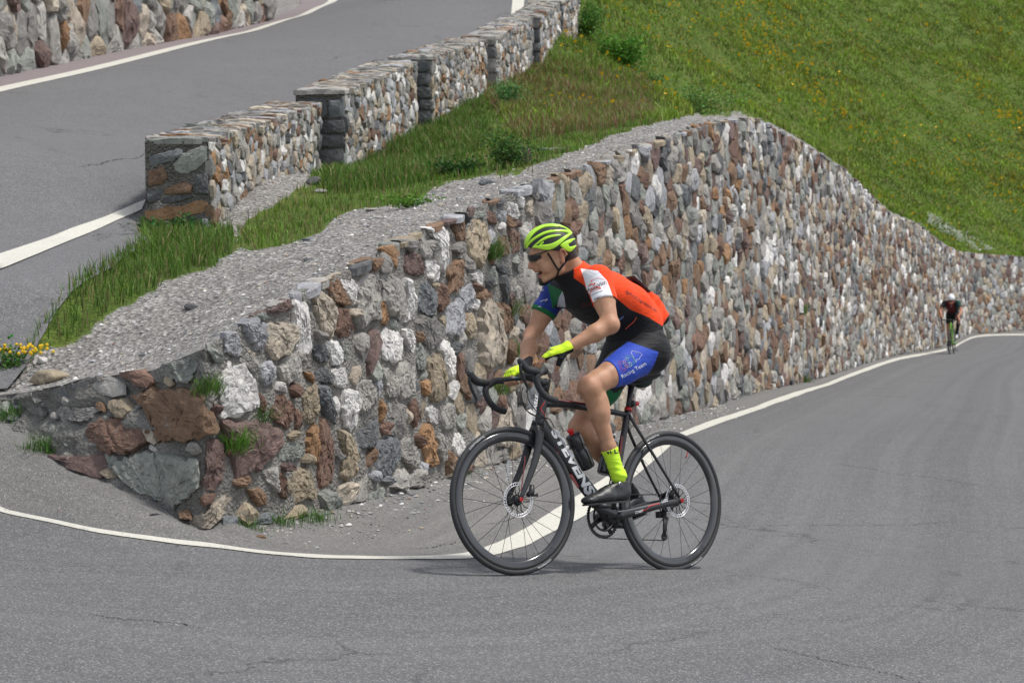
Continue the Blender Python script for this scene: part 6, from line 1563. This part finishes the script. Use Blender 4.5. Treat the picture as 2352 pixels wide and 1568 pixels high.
# --- shoes
M_SHOE = plain('shoe_upper', (.017, .017, .019), .42, bump=(90, .4), var=.3); M_SOLE = plain('shoe_sole', (.008, .008, .009), .3)
for (so_, R_), s in ((SHL, 1), (SHR, -1)):
    W = lambda x, y, z: so_ + R_ @ np.array([x, y * s, z]); f = Field(so_ + R_ @ np.array([.14, 0, .04]) - [.22, .09, .12], so_ + R_ @ np.array([.14, 0, .04]) + [.22, .09, .14], .0028)
    pr = [('e', W(.036, 0, .036), (.037, .031, .040), R_), ('c', W(.05, 0, .032), W(.14, .002, .030), .033, .034), ('c', W(.14, .002, .030), W(.225, -.004, .024), .034, .026, 1.22), ('e', W(.252, -.004, .019), (.036, .037, .020), R_), ('c', W(.075, 0, .070), W(.165, 0, .042), .033, .028), ('c', W(.03, 0, .05), W(.034, 0, .083), .032, .030)]
    addall(f, pr, .016); top = halfspace(f, W(.02, 0, .094), R_ @ np.array([-.62, 0, 1.]) / 1.17); bot = halfspace(f, W(0, 0, .0), -(R_ @ np.array([0, 0, 1.])))
    inner_ = halfspace(f, W(.098, 0, 0), R_ @ np.array([1., 0, 0])); f.a = np.maximum(np.maximum(f.a, bot), np.minimum(halfspace(f, W(.0, 0, .098), R_ @ np.array([.12, 0, 1.])), 9)).astype(np.float32)
    V, Q = f.mesh(); sh = ob('shoe', V, Q, M_SHOE, rider)
    so2 = MB(); n = 30; out = []
    for k in range(n):
        a = 2 * math.pi * k / n; x = .143 + .143 * math.cos(a); w_ = (.034 + .007 * math.sin((x - .05) * 9)) * np.sign(math.sin(a)) * abs(math.sin(a)) ** .55; out.append((x, w_))
    V = [W(x, y, -.0045) for x, y in out] + [W(x, y, .004) for x, y in out]; so2.add(V, [list(range(n))[::-1], [n + i for i in range(n)]] + [[i, (i + 1) % n, n + (i + 1) % n, n + i] for i in range(n)]).build('sole', M_SOLE, sh, False)
    MB().box(W(.19, 0, -.010), (.045, .035, .010), R_).build('cleat', M_BLKPL, sh)
    if s > 0:
        d0 = lp(1420 + 665 / 5.228, 1080 + 672 / 5.228, .156); MB().tube([d0, d0 + [0, .010, 0]], [.0095, .0085], 18).build('dial', M_STEEL, sh); MB().tube([d0 + [0, .010, 0], d0 + [0, .0108, 0]], .0045, 12).build('dial_cap', M_BLKPL, sh)
        sb = bvh_of(sh); 
        def cast(pts_, bv, off=.001):
            O_ = Vector(RB.T @ (np.array([0, 0, CAMZ]) - OB)); r_ = []
            for u_, v_ in pts_:
                d = Vector(RB.T @ (at(u_ / 1.08844, v_ / 1.08844, 1.) - np.array([0, 0, CAMZ]))).normalized(); h = bv.ray_cast(O_, d)
                r_.append(np.array(h[0]) - np.array(d) * off if h[0] else None)
            return r_
        for pp in ([(1497, 1205), (1505, 1213), (1516, 1216), (1528, 1214)], [(1505, 1192), (1512, 1199), (1524, 1203), (1540, 1204)], [(1490, 1215), (1500, 1224), (1514, 1226)]):
            q = [x for x in cast(spline([(a, b, 0) for a, b in pp], 12)[:, :2], sb, .0005) if x is not None]
            if len(q) > 3: MB().tube(q, .0016, 5).build('lace', M_DKLET, sh)
# --- gloves: the palms and first finger joints, a little thicker than the hand
for nm, wr, el, pal, fin in (('L', J['wrL'], J['elL'], palL, finL), ('R', J['wrR'], J['elR'], palR, finR)):
    c0 = np.mean([np.array(p[1]) for p in pal], axis=0); f = Field(c0 - .14, c0 + .14, .0028); addall(f, pal, .010)
    for j, p in fin:
        if j == 0: f.add((p[0], p[1], np.array(p[1]) + (np.array(p[2]) - p[1]) * .8, p[3], p[4]), .005)
    f.add(('c', wr + (el - wr) * .07, wr, .027, .026), .012); cut = halfspace(f, wr + (el - wr) * .045, up(wr, el)); f.a = np.maximum(f.a - .0028, cut).astype(np.float32)
    V, Q = f.mesh()
    bn = RB.T @ np.array([.05, -.20, .98]) if nm == 'L' else np.array([.1, .15, 1.]); bn = bn / np.linalg.norm(bn)
    fd = (fingL / np.linalg.norm(fingL)) if nm == 'L' else up(wr, TS([-.09, -.10, .60]))
    pf = ((V - wr) - np.outer((V - wr) @ fd, fd)) @ bn
    if nm == 'L': dk = -(pf + .004) * 900
    else: dk = np.where(np.abs(np.sin((V[:, 1] + .0815) * math.pi / .0212)) < .12, 3., -6.) * ((V[:, 0] > -.115)) - 3 * (V[:, 0] <= -.115); dk = np.where((pf < -.030) & (V[:, 0] > -.145), 4, dk)
    M_GL = globals().get('M_GL') or cloth_mat('glove_cloth', (.62, .86, .03), [('dark', (.010, .010, .011))], .6)
    g = ob('glove', V, Q, M_GL, rider, True, {'dark': np.clip(dk, -8, 8)})
    if nm == 'L': glove_bvh = bvh_of(g); gloveL = g
# --- helmet
M_HGRN = plain('helmet_paint', (.47, .82, .04), .25, spec=.6, var=.05); M_HBLK = plain('helmet_foam', (.012, .012, .013), .5)
Ra = np.array([.127, .096, .102])
helm = MB(); WH = lambda p: HELO + RHL @ np.array(p)
f = Field(HELO - .17, HELO + .17, .003); f.add(('e', HELO, Ra * [.94, .945, .945], RHL), .001)
cutp = halfspace(f, WH((0, 0, -.020)), -(RHL @ np.array([-.13, 0, 1.]))); cutp2 = halfspace(f, WH((-.06, 0, -.034)), -(RHL @ np.array([.30, 0, 1.]))); inn_ = Field(HELO - .17, HELO + .17, .003).add(('e', HELO, Ra * [.80, .80, .80], RHL), .001)
f.a = np.maximum(np.maximum(f.a, np.maximum(cutp, cutp2)), -inn_.a).astype(np.float32); V, Q = f.mesh(); hel = ob('helmet', V, Q, M_HBLK, rider)
def hpt(X, Y, side=1, shrink=.965):
    s_ = (760 - X) / 4817 * .985; t_ = (640 - Y) / 4817; l = .05
    for _ in range(12):
        fw2 = (s_ + .174 * l * (1 if side > 0 else 1)) / .985; r2 = 1 - (fw2 / Ra[0]) ** 2 - (t_ / Ra[2]) ** 2; l = Ra[1] * math.sqrt(r2) if r2 > 0 else 0.
    q = np.array([fw2, l, t_]); k = np.sqrt(((q / Ra) ** 2).sum()); q = q / k * shrink; q[1] *= side; return WH(q)
RIBS = [[(155, 690, 8), (200, 540, 26), (290, 390, 34), (420, 270, 36), (600, 190, 34), (800, 175, 28), (1000, 198, 20), (1180, 215, 14), (1300, 238, 9)],
        [(175, 690, 10), (225, 590, 22), (300, 510, 24), (420, 425, 25), (600, 335, 27), (800, 292, 28), (1000, 290, 28), (1180, 320, 30), (1300, 352, 15)],
        [(1270, 352, 18), (1190, 390, 26), (1050, 480, 34), (900, 580, 42), (760, 645, 50), (640, 662, 48), (500, 655, 34), (400, 655, 20), (315, 665, 10)],
        [(330, 655, 14), (430, 575, 18), (550, 490, 23), (700, 425, 25), (850, 398, 22), (985, 386, 13)], [(500, 600, 14), (570, 545, 14)],
        [(990, 630, 14), (1080, 590, 30), (1180, 550, 34), (1270, 508, 24), (1350, 490, 10)], [(1030, 645, 26), (1120, 690, 40), (1200, 725, 46), (1270, 705, 34), (1330, 670, 18), (1372, 648, 8)], [(1100, 610, 34), (1150, 660, 40)]]
for side in (1, -1):
    ff = Field(HELO - .17, HELO + .17, .0026)
    for rb in RIBS:
        pts_ = spline([(a, b, r) for a, b, r in rb], max(8, len(rb) * 4)); w3 = [hpt(a, b, side, .945) for a, b, _ in pts_]
        for i in range(len(w3) - 1): ff.add(('c', w3[i], w3[i + 1], max(.0018, pts_[i][2] / 4817 * 1.22), max(.0018, pts_[i + 1][2] / 4817 * 1.22)), .0015)
    core = Field(HELO - .17, HELO + .17, .0026).add(('e', HELO, Ra * 1.0, RHL), .001); ff.a = np.maximum(ff.a, core.a).astype(np.float32)
    V, Q = ff.mesh(); ob('helmet_shell', V, Q, M_HGRN, hel)
# crown rib down the middle
ff = Field(HELO - .17, HELO + .17, .0026)
for k in range(30):
    a0, a1 = [math.radians(12 + 128 * (k + j) / 30) for j in (0, 1)]; p0, p1 = [WH((Ra[0] * .93 * math.cos(a), 0, Ra[2] * .93 * math.sin(a))) for a in (a0, a1)]; ff.add(('c', p0, p1, .0085, .0085, 1), .002)
core = Field(HELO - .17, HELO + .17, .0026).add(('e', HELO, Ra, RHL), .001); ff.a = np.maximum(ff.a, core.a).astype(np.float32); V, Q = ff.mesh(); ob('helmet_shell', V, Q, M_HGRN, hel)
# --- strap, glasses, teeth
def zH(pts_): return [(1290 + x / 8.711, 540 + y / 8.711) for x, y in pts_]
def strap(pts_, w=.006):
    q = [x for x in cast(zH(spline([(a, b, 0) for a, b in pts_], 22)[:, :2]), body_bvh, .0022) if x is not None]; return MB().tube(q, w, 8, sq=(.35, 1.0)).build('chin_strap', M_BLKCL, hel)
strap([(690, 800), (740, 880), (830, 1030), (930, 1190)]); strap([(1180, 830), (1120, 940), (1030, 1060), (930, 1190)]); strap([(930, 1190), (900, 1290), (830, 1390), (770, 1450), (700, 1480)])
WHd = lambda x, y, z: HO + RHD @ np.array([x, y, z])
g = []; 
M_LENS = plain('dark_lens', (.008, .008, .009), .08, spec=.8, var=0)
for side in (1, -1):
    V = []; m, n = 12, 7
    for i in range(m):
        a = i / (m - 1); y = side * (.008 + .060 * a); x = .1165 - .048 * a ** 2.0; zt, zb = -.012 - .002 * a, -.044 + .010 * a ** 2 + .010 * (1 - a) ** 4
        for j in range(n): b = j / (n - 1); V.append(WHd(x + .003 * math.sin(b * math.pi), y, zt + (zb - zt) * b))
    lens = ob('lens', V, grid_faces(m, n), M_LENS, None); 
    if side > 0:
        gl = MB().tube(spline([WHd(.1165 - .048 * (k / 6) ** 2, (.068 * (k / 6)), -.011 - .002 * k / 6) for k in range(7)], 14), .0022, 7).tube(spline([WHd(.1165 - .048 * (k / 6) ** 2, -(.068 * (k / 6)), -.011 - .002 * k / 6) for k in range(7)], 14), .0022, 7)
        for s in (1, -1): gl.tube(spline([WHd(.070, s * .067, -.014), WHd(.03, s * .078, -.012), WHd(-.012, s * .082, -.016), WHd(-.03, s * .080, -.03)], 12), .0026, 7, sq=(.6, 1.2))
        gls = gl.build('sunglasses', M_BLKPL, rider)
    lens.parent = gls
MB().tube(spline([WHd(.098, .019, -.0985), WHd(.1045, .010, -.099), WHd(.1060, 0, -.099), WHd(.1045, -.010, -.099), WHd(.098, -.019, -.0985)], 12), .0032, 7).build('teeth', plain('teeth', (.6, .57, .5), .4), rider)
# --- printing on the clothes
def pxdecal(name, s, a, b, mat, parent, bv, bold=.01, sh=0, spacing=1.0, k=1.0, off=.0012, ital=None):
    V, F = text2d(s, 1, bold, sh, spacing); a = np.array(a, float); b = np.array(b, float); L = np.linalg.norm(b - a); e = (b - a) / L; n = np.array([e[1], -e[0]]); sc = L / V[:, 0].max()
    P = a + V[:, :1] * sc * e + V[:, 1:2] * sc * k * n; W = cast(P, bv, off); ok = [w for w in W if w is not None]
    if len(ok) < len(W) * .5: return None
    last = ok[0]
    for i, w in enumerate(W):
        if w is None: W[i] = last
        else: last = w
    return ob(name, W, F, mat, parent, False)
def pxline(name, pts_, w, mat, parent, bv, closed=False, off=.0015):
    q = [x for x in cast(spline([(a, b, 0) for a, b in pts_], 10 * len(pts_), closed)[:, :2], bv, off) if x is not None]
    if len(q) > 3: return MB().tube(q, w, 5, closed=closed).build(name, mat, parent)
jb = bvh_of(jer); sb2 = bvh_of(sho)
M_PW = plain('white_print', (.75, .76, .80), .6, var=.03); M_PR = plain('red_print', (.72, .10, .06), .6, var=.03); M_PG = plain('green_print', (.12, .55, .28), .6, var=.03); M_PB = plain('blue_print', (.35, .45, .80), .6, var=.03); M_PK = plain('dark_print', (.03, .02, .02), .6, var=.03)
def outl(letter, c, h, mat, ang):
    """outlined letter of the team mark"""
    SH_ = {'D': [(0, 0), (0, 1), (.35, 1), (.7, .8), (.75, .5), (.7, .2), (.35, 0)], 'G': [(.75, .85), (.5, 1), (.2, .92), (.0, .6), (.03, .25), (.3, .0), (.65, .08), (.75, .4), (.45, .42)]}[letter]
    ca, sa = math.cos(ang), math.sin(ang)
    for k_ in (1.0, .62):
        P = [((x - .37) * k_ + .37, (y - .5) * k_ + .5) for x, y in SH_]; P = [(c[0] + (x * ca + y * sa) * h, c[1] + (x * sa * 1 - y * ca) * h) for x, y in [(x, y) for x, y in P]]
        pxline('print', P, .0006, mat, sho, sb2, letter == 'D')
ang = -.42
outl('D', (1380 + 765 / 4.357, 640 + 1255 / 4.357), 24, M_PR, ang); outl('G', (1380 + 805 / 4.357, 640 + 1225 / 4.357), 24, M_PW, ang); outl('D', (1380 + 848 / 4.357, 640 + 1195 / 4.357), 24, M_PG, ang)
pxdecal('print', 'Racing Team', zD([(765, 1333)])[0], zD([(1032, 1182)])[0], M_PW, sho, sb2, .0, 0)
pxline('print', zD([(870, 1035), (905, 1035), (915, 1050), (950, 1050), (978, 1075), (960, 1100), (945, 1125), (925, 1125), (915, 1155), (905, 1130), (885, 1110), (882, 1085), (868, 1070)]), .0008, M_PW, sho, sb2, True)
pxdecal('print', 'owayo', zD([(645, 1225)])[0], zD([(692, 1355)])[0], M_PW, sho, sb2, .02, .3)
pxdecal('print', 'dgd-racing-team.de', zD([(792, 392)])[0], zD([(1135, 612)])[0], M_PK, jer, jb, .0, 0)
pxdecal('print', 'AndoVita', zD([(385, 400)])[0], zD([(585, 300)])[0], M_PK, jer, jb, .01, .3)
pxdecal('print', 'FITNESS', zD([(430, 400)])[0], zD([(540, 350)])[0], M_PR, jer, jb, .0)
pxline('print', zD([(415, 425), (425, 370), (460, 340), (500, 335), (530, 355)]), .0022, M_PR, jer, jb); pxline('print', zD([(400, 325), (430, 305), (455, 310), (470, 290)]), .003, M_PR, jer, jb)
pxline('print', zD([(425, 272), (430, 270), (434, 274)]), .0035, M_PR, jer, jb); pxline('print', zD([(430, 262), (480, 242), (540, 245), (590, 280), (590, 320), (560, 345)]), .0007, M_PR, jer, jb)
pxline('print', zD([(415, 435), (480, 400), (550, 375)]), .0009, M_PK, jer, jb)
pxdecal('print', 'owayo', zD([(455, 480)])[0], zD([(522, 452)])[0], M_PK, jer, jb, .02, .3)
pxdecal('print', 'DGD', zD([(330, 555)])[0], zD([(440, 530)])[0], M_REDDK, jer, jb, .0); pxdecal('print', 'owayo', zD([(708, 722)])[0], zD([(785, 665)])[0], M_PB, jer, jb, .0, .3)
pxline('print', zD([(920, 665), (895, 710), (850, 750), (800, 795)]), .0022, M_PR, jer, jb)
pxdecal('print', 'vi La', (1516, 1135.5), (1555, 1131), M_PK, sockL, sock_bvh, .03, 0, k=.9)
pxdecal('print', 'GIRO', (1290 + 760 / 8.711, 540 + 303 / 8.711), (1290 + 985 / 8.711, 540 + 292 / 8.711), M_PK, hel, bvh_of(*[c_ for c_ in hel.children if c_.name.startswith('helmet_shell')]), .02)
pxdecal('print', 'GIRO', (1370, 877.5), (1384, 874), M_PK, gloveL, glove_bvh, .02)
pxdecal('print', 'ooh', z1([(888, 745)])[0], z1([(925, 735)])[0], M_PW, jer, jb, .0); pxline('print', z1([(890, 835), (925, 820), (958, 812), (935, 832)]), .0012, M_PW, jer, jb); pxline('print', z1([(870, 882), (885, 876), (900, 884)]), .0010, M_PW, jer, jb)
# --- things in the back pocket
q0, q1 = lp(1380 + 850 / 4.357, 640 + 222 / 4.357, .055), lp(1380 + 1030 / 4.357, 640 + 398 / 4.357, .055); dph = (q0 - q1) / np.linalg.norm(q0 - q1)
ph = empty('phone', MBIKE); Rp = np.stack([dph, [0, 1, 0], np.cross(dph, [0, 1, 0])], 1); tag(ph, 'black phone sticking up out of the back pocket of the orange jersey', 'phone')
o = MB().box((q0 + q1) / 2, (np.linalg.norm(q0 - q1), .060, .010), Rp).build('case', M_BLKPL, ph); bm = bmesh.new(); bm.from_mesh(o.data); bmesh.ops.bevel(bm, geom=bm.edges[:], offset=.003, segments=3, affect='EDGES'); bm.to_mesh(o.data); bm.free()
q = lp(1380 + 1020 / 4.357, 640 + 425 / 4.357, .075); tb = MB().tube([q + [.0, 0, -.02], q + [.004, 0, .004]], .0095, 14); tbo = empty('gel_tube', MBIKE); tag(tbo, 'small tube with a white cap in the jersey pocket, below the phone', 'tube')
tb.build('tube_body', M_RED, tbo); MB().tube([q + [.004, 0, .004], q + [.006, 0, .016]], .0070, 14).build('cap', M_WHITE, tbo)
# ================================================================ the second cyclist, far down the road
_f = hit(2181, 813, G1); _g = hit(2189, 817.5, G1)
yawF = math.radians(-106.8); gy = (G1(_f[0] + math.cos(yawF), _f[1] + math.sin(yawF)) - G1(_f[0], _f[1]))
RF = rot3(yawF, -float(gy), .02); FS_ = .86; OF = np.array([_f[0], _f[1], float(_f[2]) + .338 * FS_]); MF_ = m4(RF * FS_, OF)
M_FGRN = plain('lime_paint', (.15, .36, .02), .35)
fbk, _ = make_bike(MF_, 0.0, False, 'road_bicycle', 'lime green road bicycle far down the lower road, ridden towards the camera', (M_FGRN, M_FGRN))
BR = np.array([-.585, 0, -.072]); pl_, pr_ = BR + .1725 * np.array([math.cos(math.radians(70)), 0, math.sin(math.radians(70))]), BR - .1725 * np.array([math.cos(math.radians(70)), 0, math.sin(math.radians(70))])
for c_ in list(fbk.children):
    pass
K = {k: v.copy() for k, v in J.items()}
K['upp'] = np.array([-.44, 0, 1.0]); K['che'] = np.array([-.54, 0, .945]); K['shL'] = np.array([-.385, .185, 1.03]); K['shR'] = np.array([-.385, -.185, 1.03])
K['wrL'] = np.array([-.02, .215, .655]); K['wrR'] = np.array([-.02, -.215, .655]); K['elL'] = ik(K['shL'], K['wrL'], .29, .27, (-.5, .9, -.3)); K['elR'] = ik(K['shR'], K['wrR'], .29, .27, (-.5, -.9, -.3))
K['anL'] = pl_ + [-.13, .115, .115]; K['anR'] = pr_ + [-.13, -.115, .125]; K['knL'] = ik(K['hipL'], K['anL'], .43, .455, (1, .25, .1)); K['knR'] = ik(K['hipR'], K['anR'], .43, .455, (1, 0, .1))
ho = np.array([-.30, 0, 1.15]); RHf = rot3(.05, .40, 0)
F1 = Field((-1.02, -.42, -.36), (.16, .42, 1.28), .0085)
P, N, E = head_prims(ho, RHf)
T_ = F1.copy(); addall(T_, torso_prims(K), .045); addall(T_, neck_prims(ho, RHf, K), .03); addall(T_, P, .01); addall(T_, E, .01)
A_ = F1.copy(); addall(A_, limb_arm(K['shL'], K['elL'], K['wrL'], .95), .02); addall(A_, limb_arm(K['shR'], K['elR'], K['wrR'], .95), .02)
L_ = F1.copy(); addall(L_, limb_leg(K['hipL'], K['knL'], K['anL'], 1), .02); L2 = F1.copy(); addall(L2, limb_leg(K['hipR'], K['knR'], K['anR'], -1), .02)
lg = np.minimum(L_.a, L2.a); ta = smin_(T_.a, A_.a, .035); H_ = F1.copy()
for s, w_ in ((1, K['wrL']), (-1, K['wrR'])):   # hands closed over the hoods
    H_.add(('c', w_, w_ + [.07, -s * .002, -.012], .022, .020, 1.3), .01)
    for i in range(4): b = w_ + [.065 + .012 * (i - 1.5), s * .020, -.010]; H_.add(('c', b, b + [.010, -s * .004, -.030], .0095, .009), .004); H_.add(('c', b + [.010, -s * .004, -.030], b + [.004, -s * .022, -.042], .009, .008), .004)
    H_.add(('c', w_ + [.03, -s * .018, -.004], w_ + [.055, -s * .032, -.020], .011, .009), .006)
B_ = F1.copy(); B_.a = smin_(smin_(ta, lg, .02), H_.a, .012); V, Q = B_.mesh()
M_SKIN2 = plain('tanned_skin', (.40, .17, .10), .5)
far = empty('person', MF_); tag(far, 'person in a white helmet and dark jersey riding towards the camera far down the road', 'person')
ob('body', V, Q, M_SKIN2, far)
X_, Y_, Z_ = F1.coords(); xx = X_ + 0 * Y_ + 0 * Z_
hl = halfspace(F1, K['shL'] * .42 + K['elL'] * .58, up(K['shL'], K['elL'])); hr_ = halfspace(F1, K['shR'] * .42 + K['elR'] * .58, up(K['shR'], K['elR']))
rg = np.where((Y_ + 0 * xx > .12) & (A_.a < T_.a + .03), hl, np.where((Y_ + 0 * xx < -.12) & (A_.a < T_.a + .03), hr_, -.5))
rg = np.maximum(rg, np.where(np.abs(Y_) + 0 * xx < .11, halfspace(F1, K['upp'] + (ho - K['upp']) * .5, up(K['upp'], ho)), -.5)); rg = np.maximum(rg, halfspace(F1, np.array([-.9, 0, .83]), np.array([-.32, 0, -.95])))
q = F1.copy(); q.a = np.maximum(ta - .010, rg).astype(np.float32); V, Q = q.mesh()
M_J2 = cloth_mat('dark_jersey', (.014, .013, .014), [('red', (.11, .012, .015)), ('teal', (.012, .055, .045)), ('pale', (.25, .25, .27))], .7)
ob('jersey', V, Q, M_J2, far, True, {'red': np.clip((.10 - np.abs(V[:, 1] + .02)) * 120, -8, 8), 'teal': np.clip((V[:, 1] - .14) * 200, -8, 8), 'pale': np.clip((.020 - np.hypot(V[:, 1] - .0, V[:, 2] - .93)) * 300, -8, 8) * (V[:, 0] > -.45) - 8 * (V[:, 0] <= -.45)})
q.a = np.maximum(np.maximum(smin_(T_.a, lg, .03) - .008, np.where(Y_ + 0 * xx > 0, halfspace(F1, K['hipL'] * .35 + K['knL'] * .65, up(K['hipL'], K['knL'])), halfspace(F1, K['hipR'] * .35 + K['knR'] * .65, up(K['hipR'], K['knR'])))), halfspace(F1, np.array([-.8, 0, .90]), np.array([.3, 0, .95]))).astype(np.float32)
V, Q = q.mesh(); ob('shorts', V, Q, M_BLKCL, far)
q.a = np.maximum(L_.a - .008, halfspace(F1, K['knL'] * .78 + K['anL'] * .22, up(K['anL'], K['knL']))).astype(np.float32); V, Q = q.mesh(); ob('sock', V, Q, M_BLKCL, far)
q.a = np.maximum(L2.a - .008, halfspace(F1, K['knR'] * .25 + K['anR'] * .75, up(K['anR'], K['knR']))).astype(np.float32); V, Q = q.mesh(); ob('sock', V, Q, M_BLKCL, far)
M_SH2 = plain('pale_shoe', (.55, .54, .54), .4)
for an, s in ((K['anL'], 1), (K['anR'], -1)):
    g = Field(an + [-.12, -.08, -.15], an + [.26, .08, .06], .008); b = an + [-.055, 0, -.105]; Rr = rot3(0, .12, 0); W = lambda x, y, z: b + Rr @ np.array([x, y, z])
    addall(g, [('e', W(.036, 0, .036), (.037, .031, .040), Rr), ('c', W(.05, 0, .032), W(.14, 0, .030), .033, .034), ('c', W(.14, 0, .030), W(.235, 0, .022), .034, .024, 1.2), ('c', W(.075, 0, .070), W(.165, 0, .042), .033, .028)], .016)
    V, Q = g.mesh(); ob('shoe', V, Q, M_SH2, far)
hc = ho + [0, 0, .012]; g = Field(hc - .16, hc + .17, .007); g.add(('e', hc, (.128, .097, .104), RHf), .001); g.a = np.maximum(g.a, -(RHf @ np.array([0, 0, 1.]))[0] * (g.coords()[0] - hc[0]) - (RHf @ np.array([0, 0, 1.]))[2] * (g.coords()[2] - hc[2]) - .020).astype(np.float32)
for y in (-.05, -.017, .017, .05): g.add(('c', hc + RHf @ np.array([.09, y, .062]), hc + RHf @ np.array([-.06, y, .098]), .006, .006), .002, -1)
V, Q = g.mesh(); M_HW = plain('white_helmet', (.75, .76, .80), .3); ob('helmet', V, Q, M_HW, far)
MB().tube(spline([ho + RHf @ np.array(p) for p in [(.06, -.07, -.02), (.105, -.04, -.024), (.118, 0, -.022), (.105, .04, -.024), (.06, .07, -.02)]], 14), .016, 8, sq=(.5, 1)).build('sunglasses', M_LENS, far)
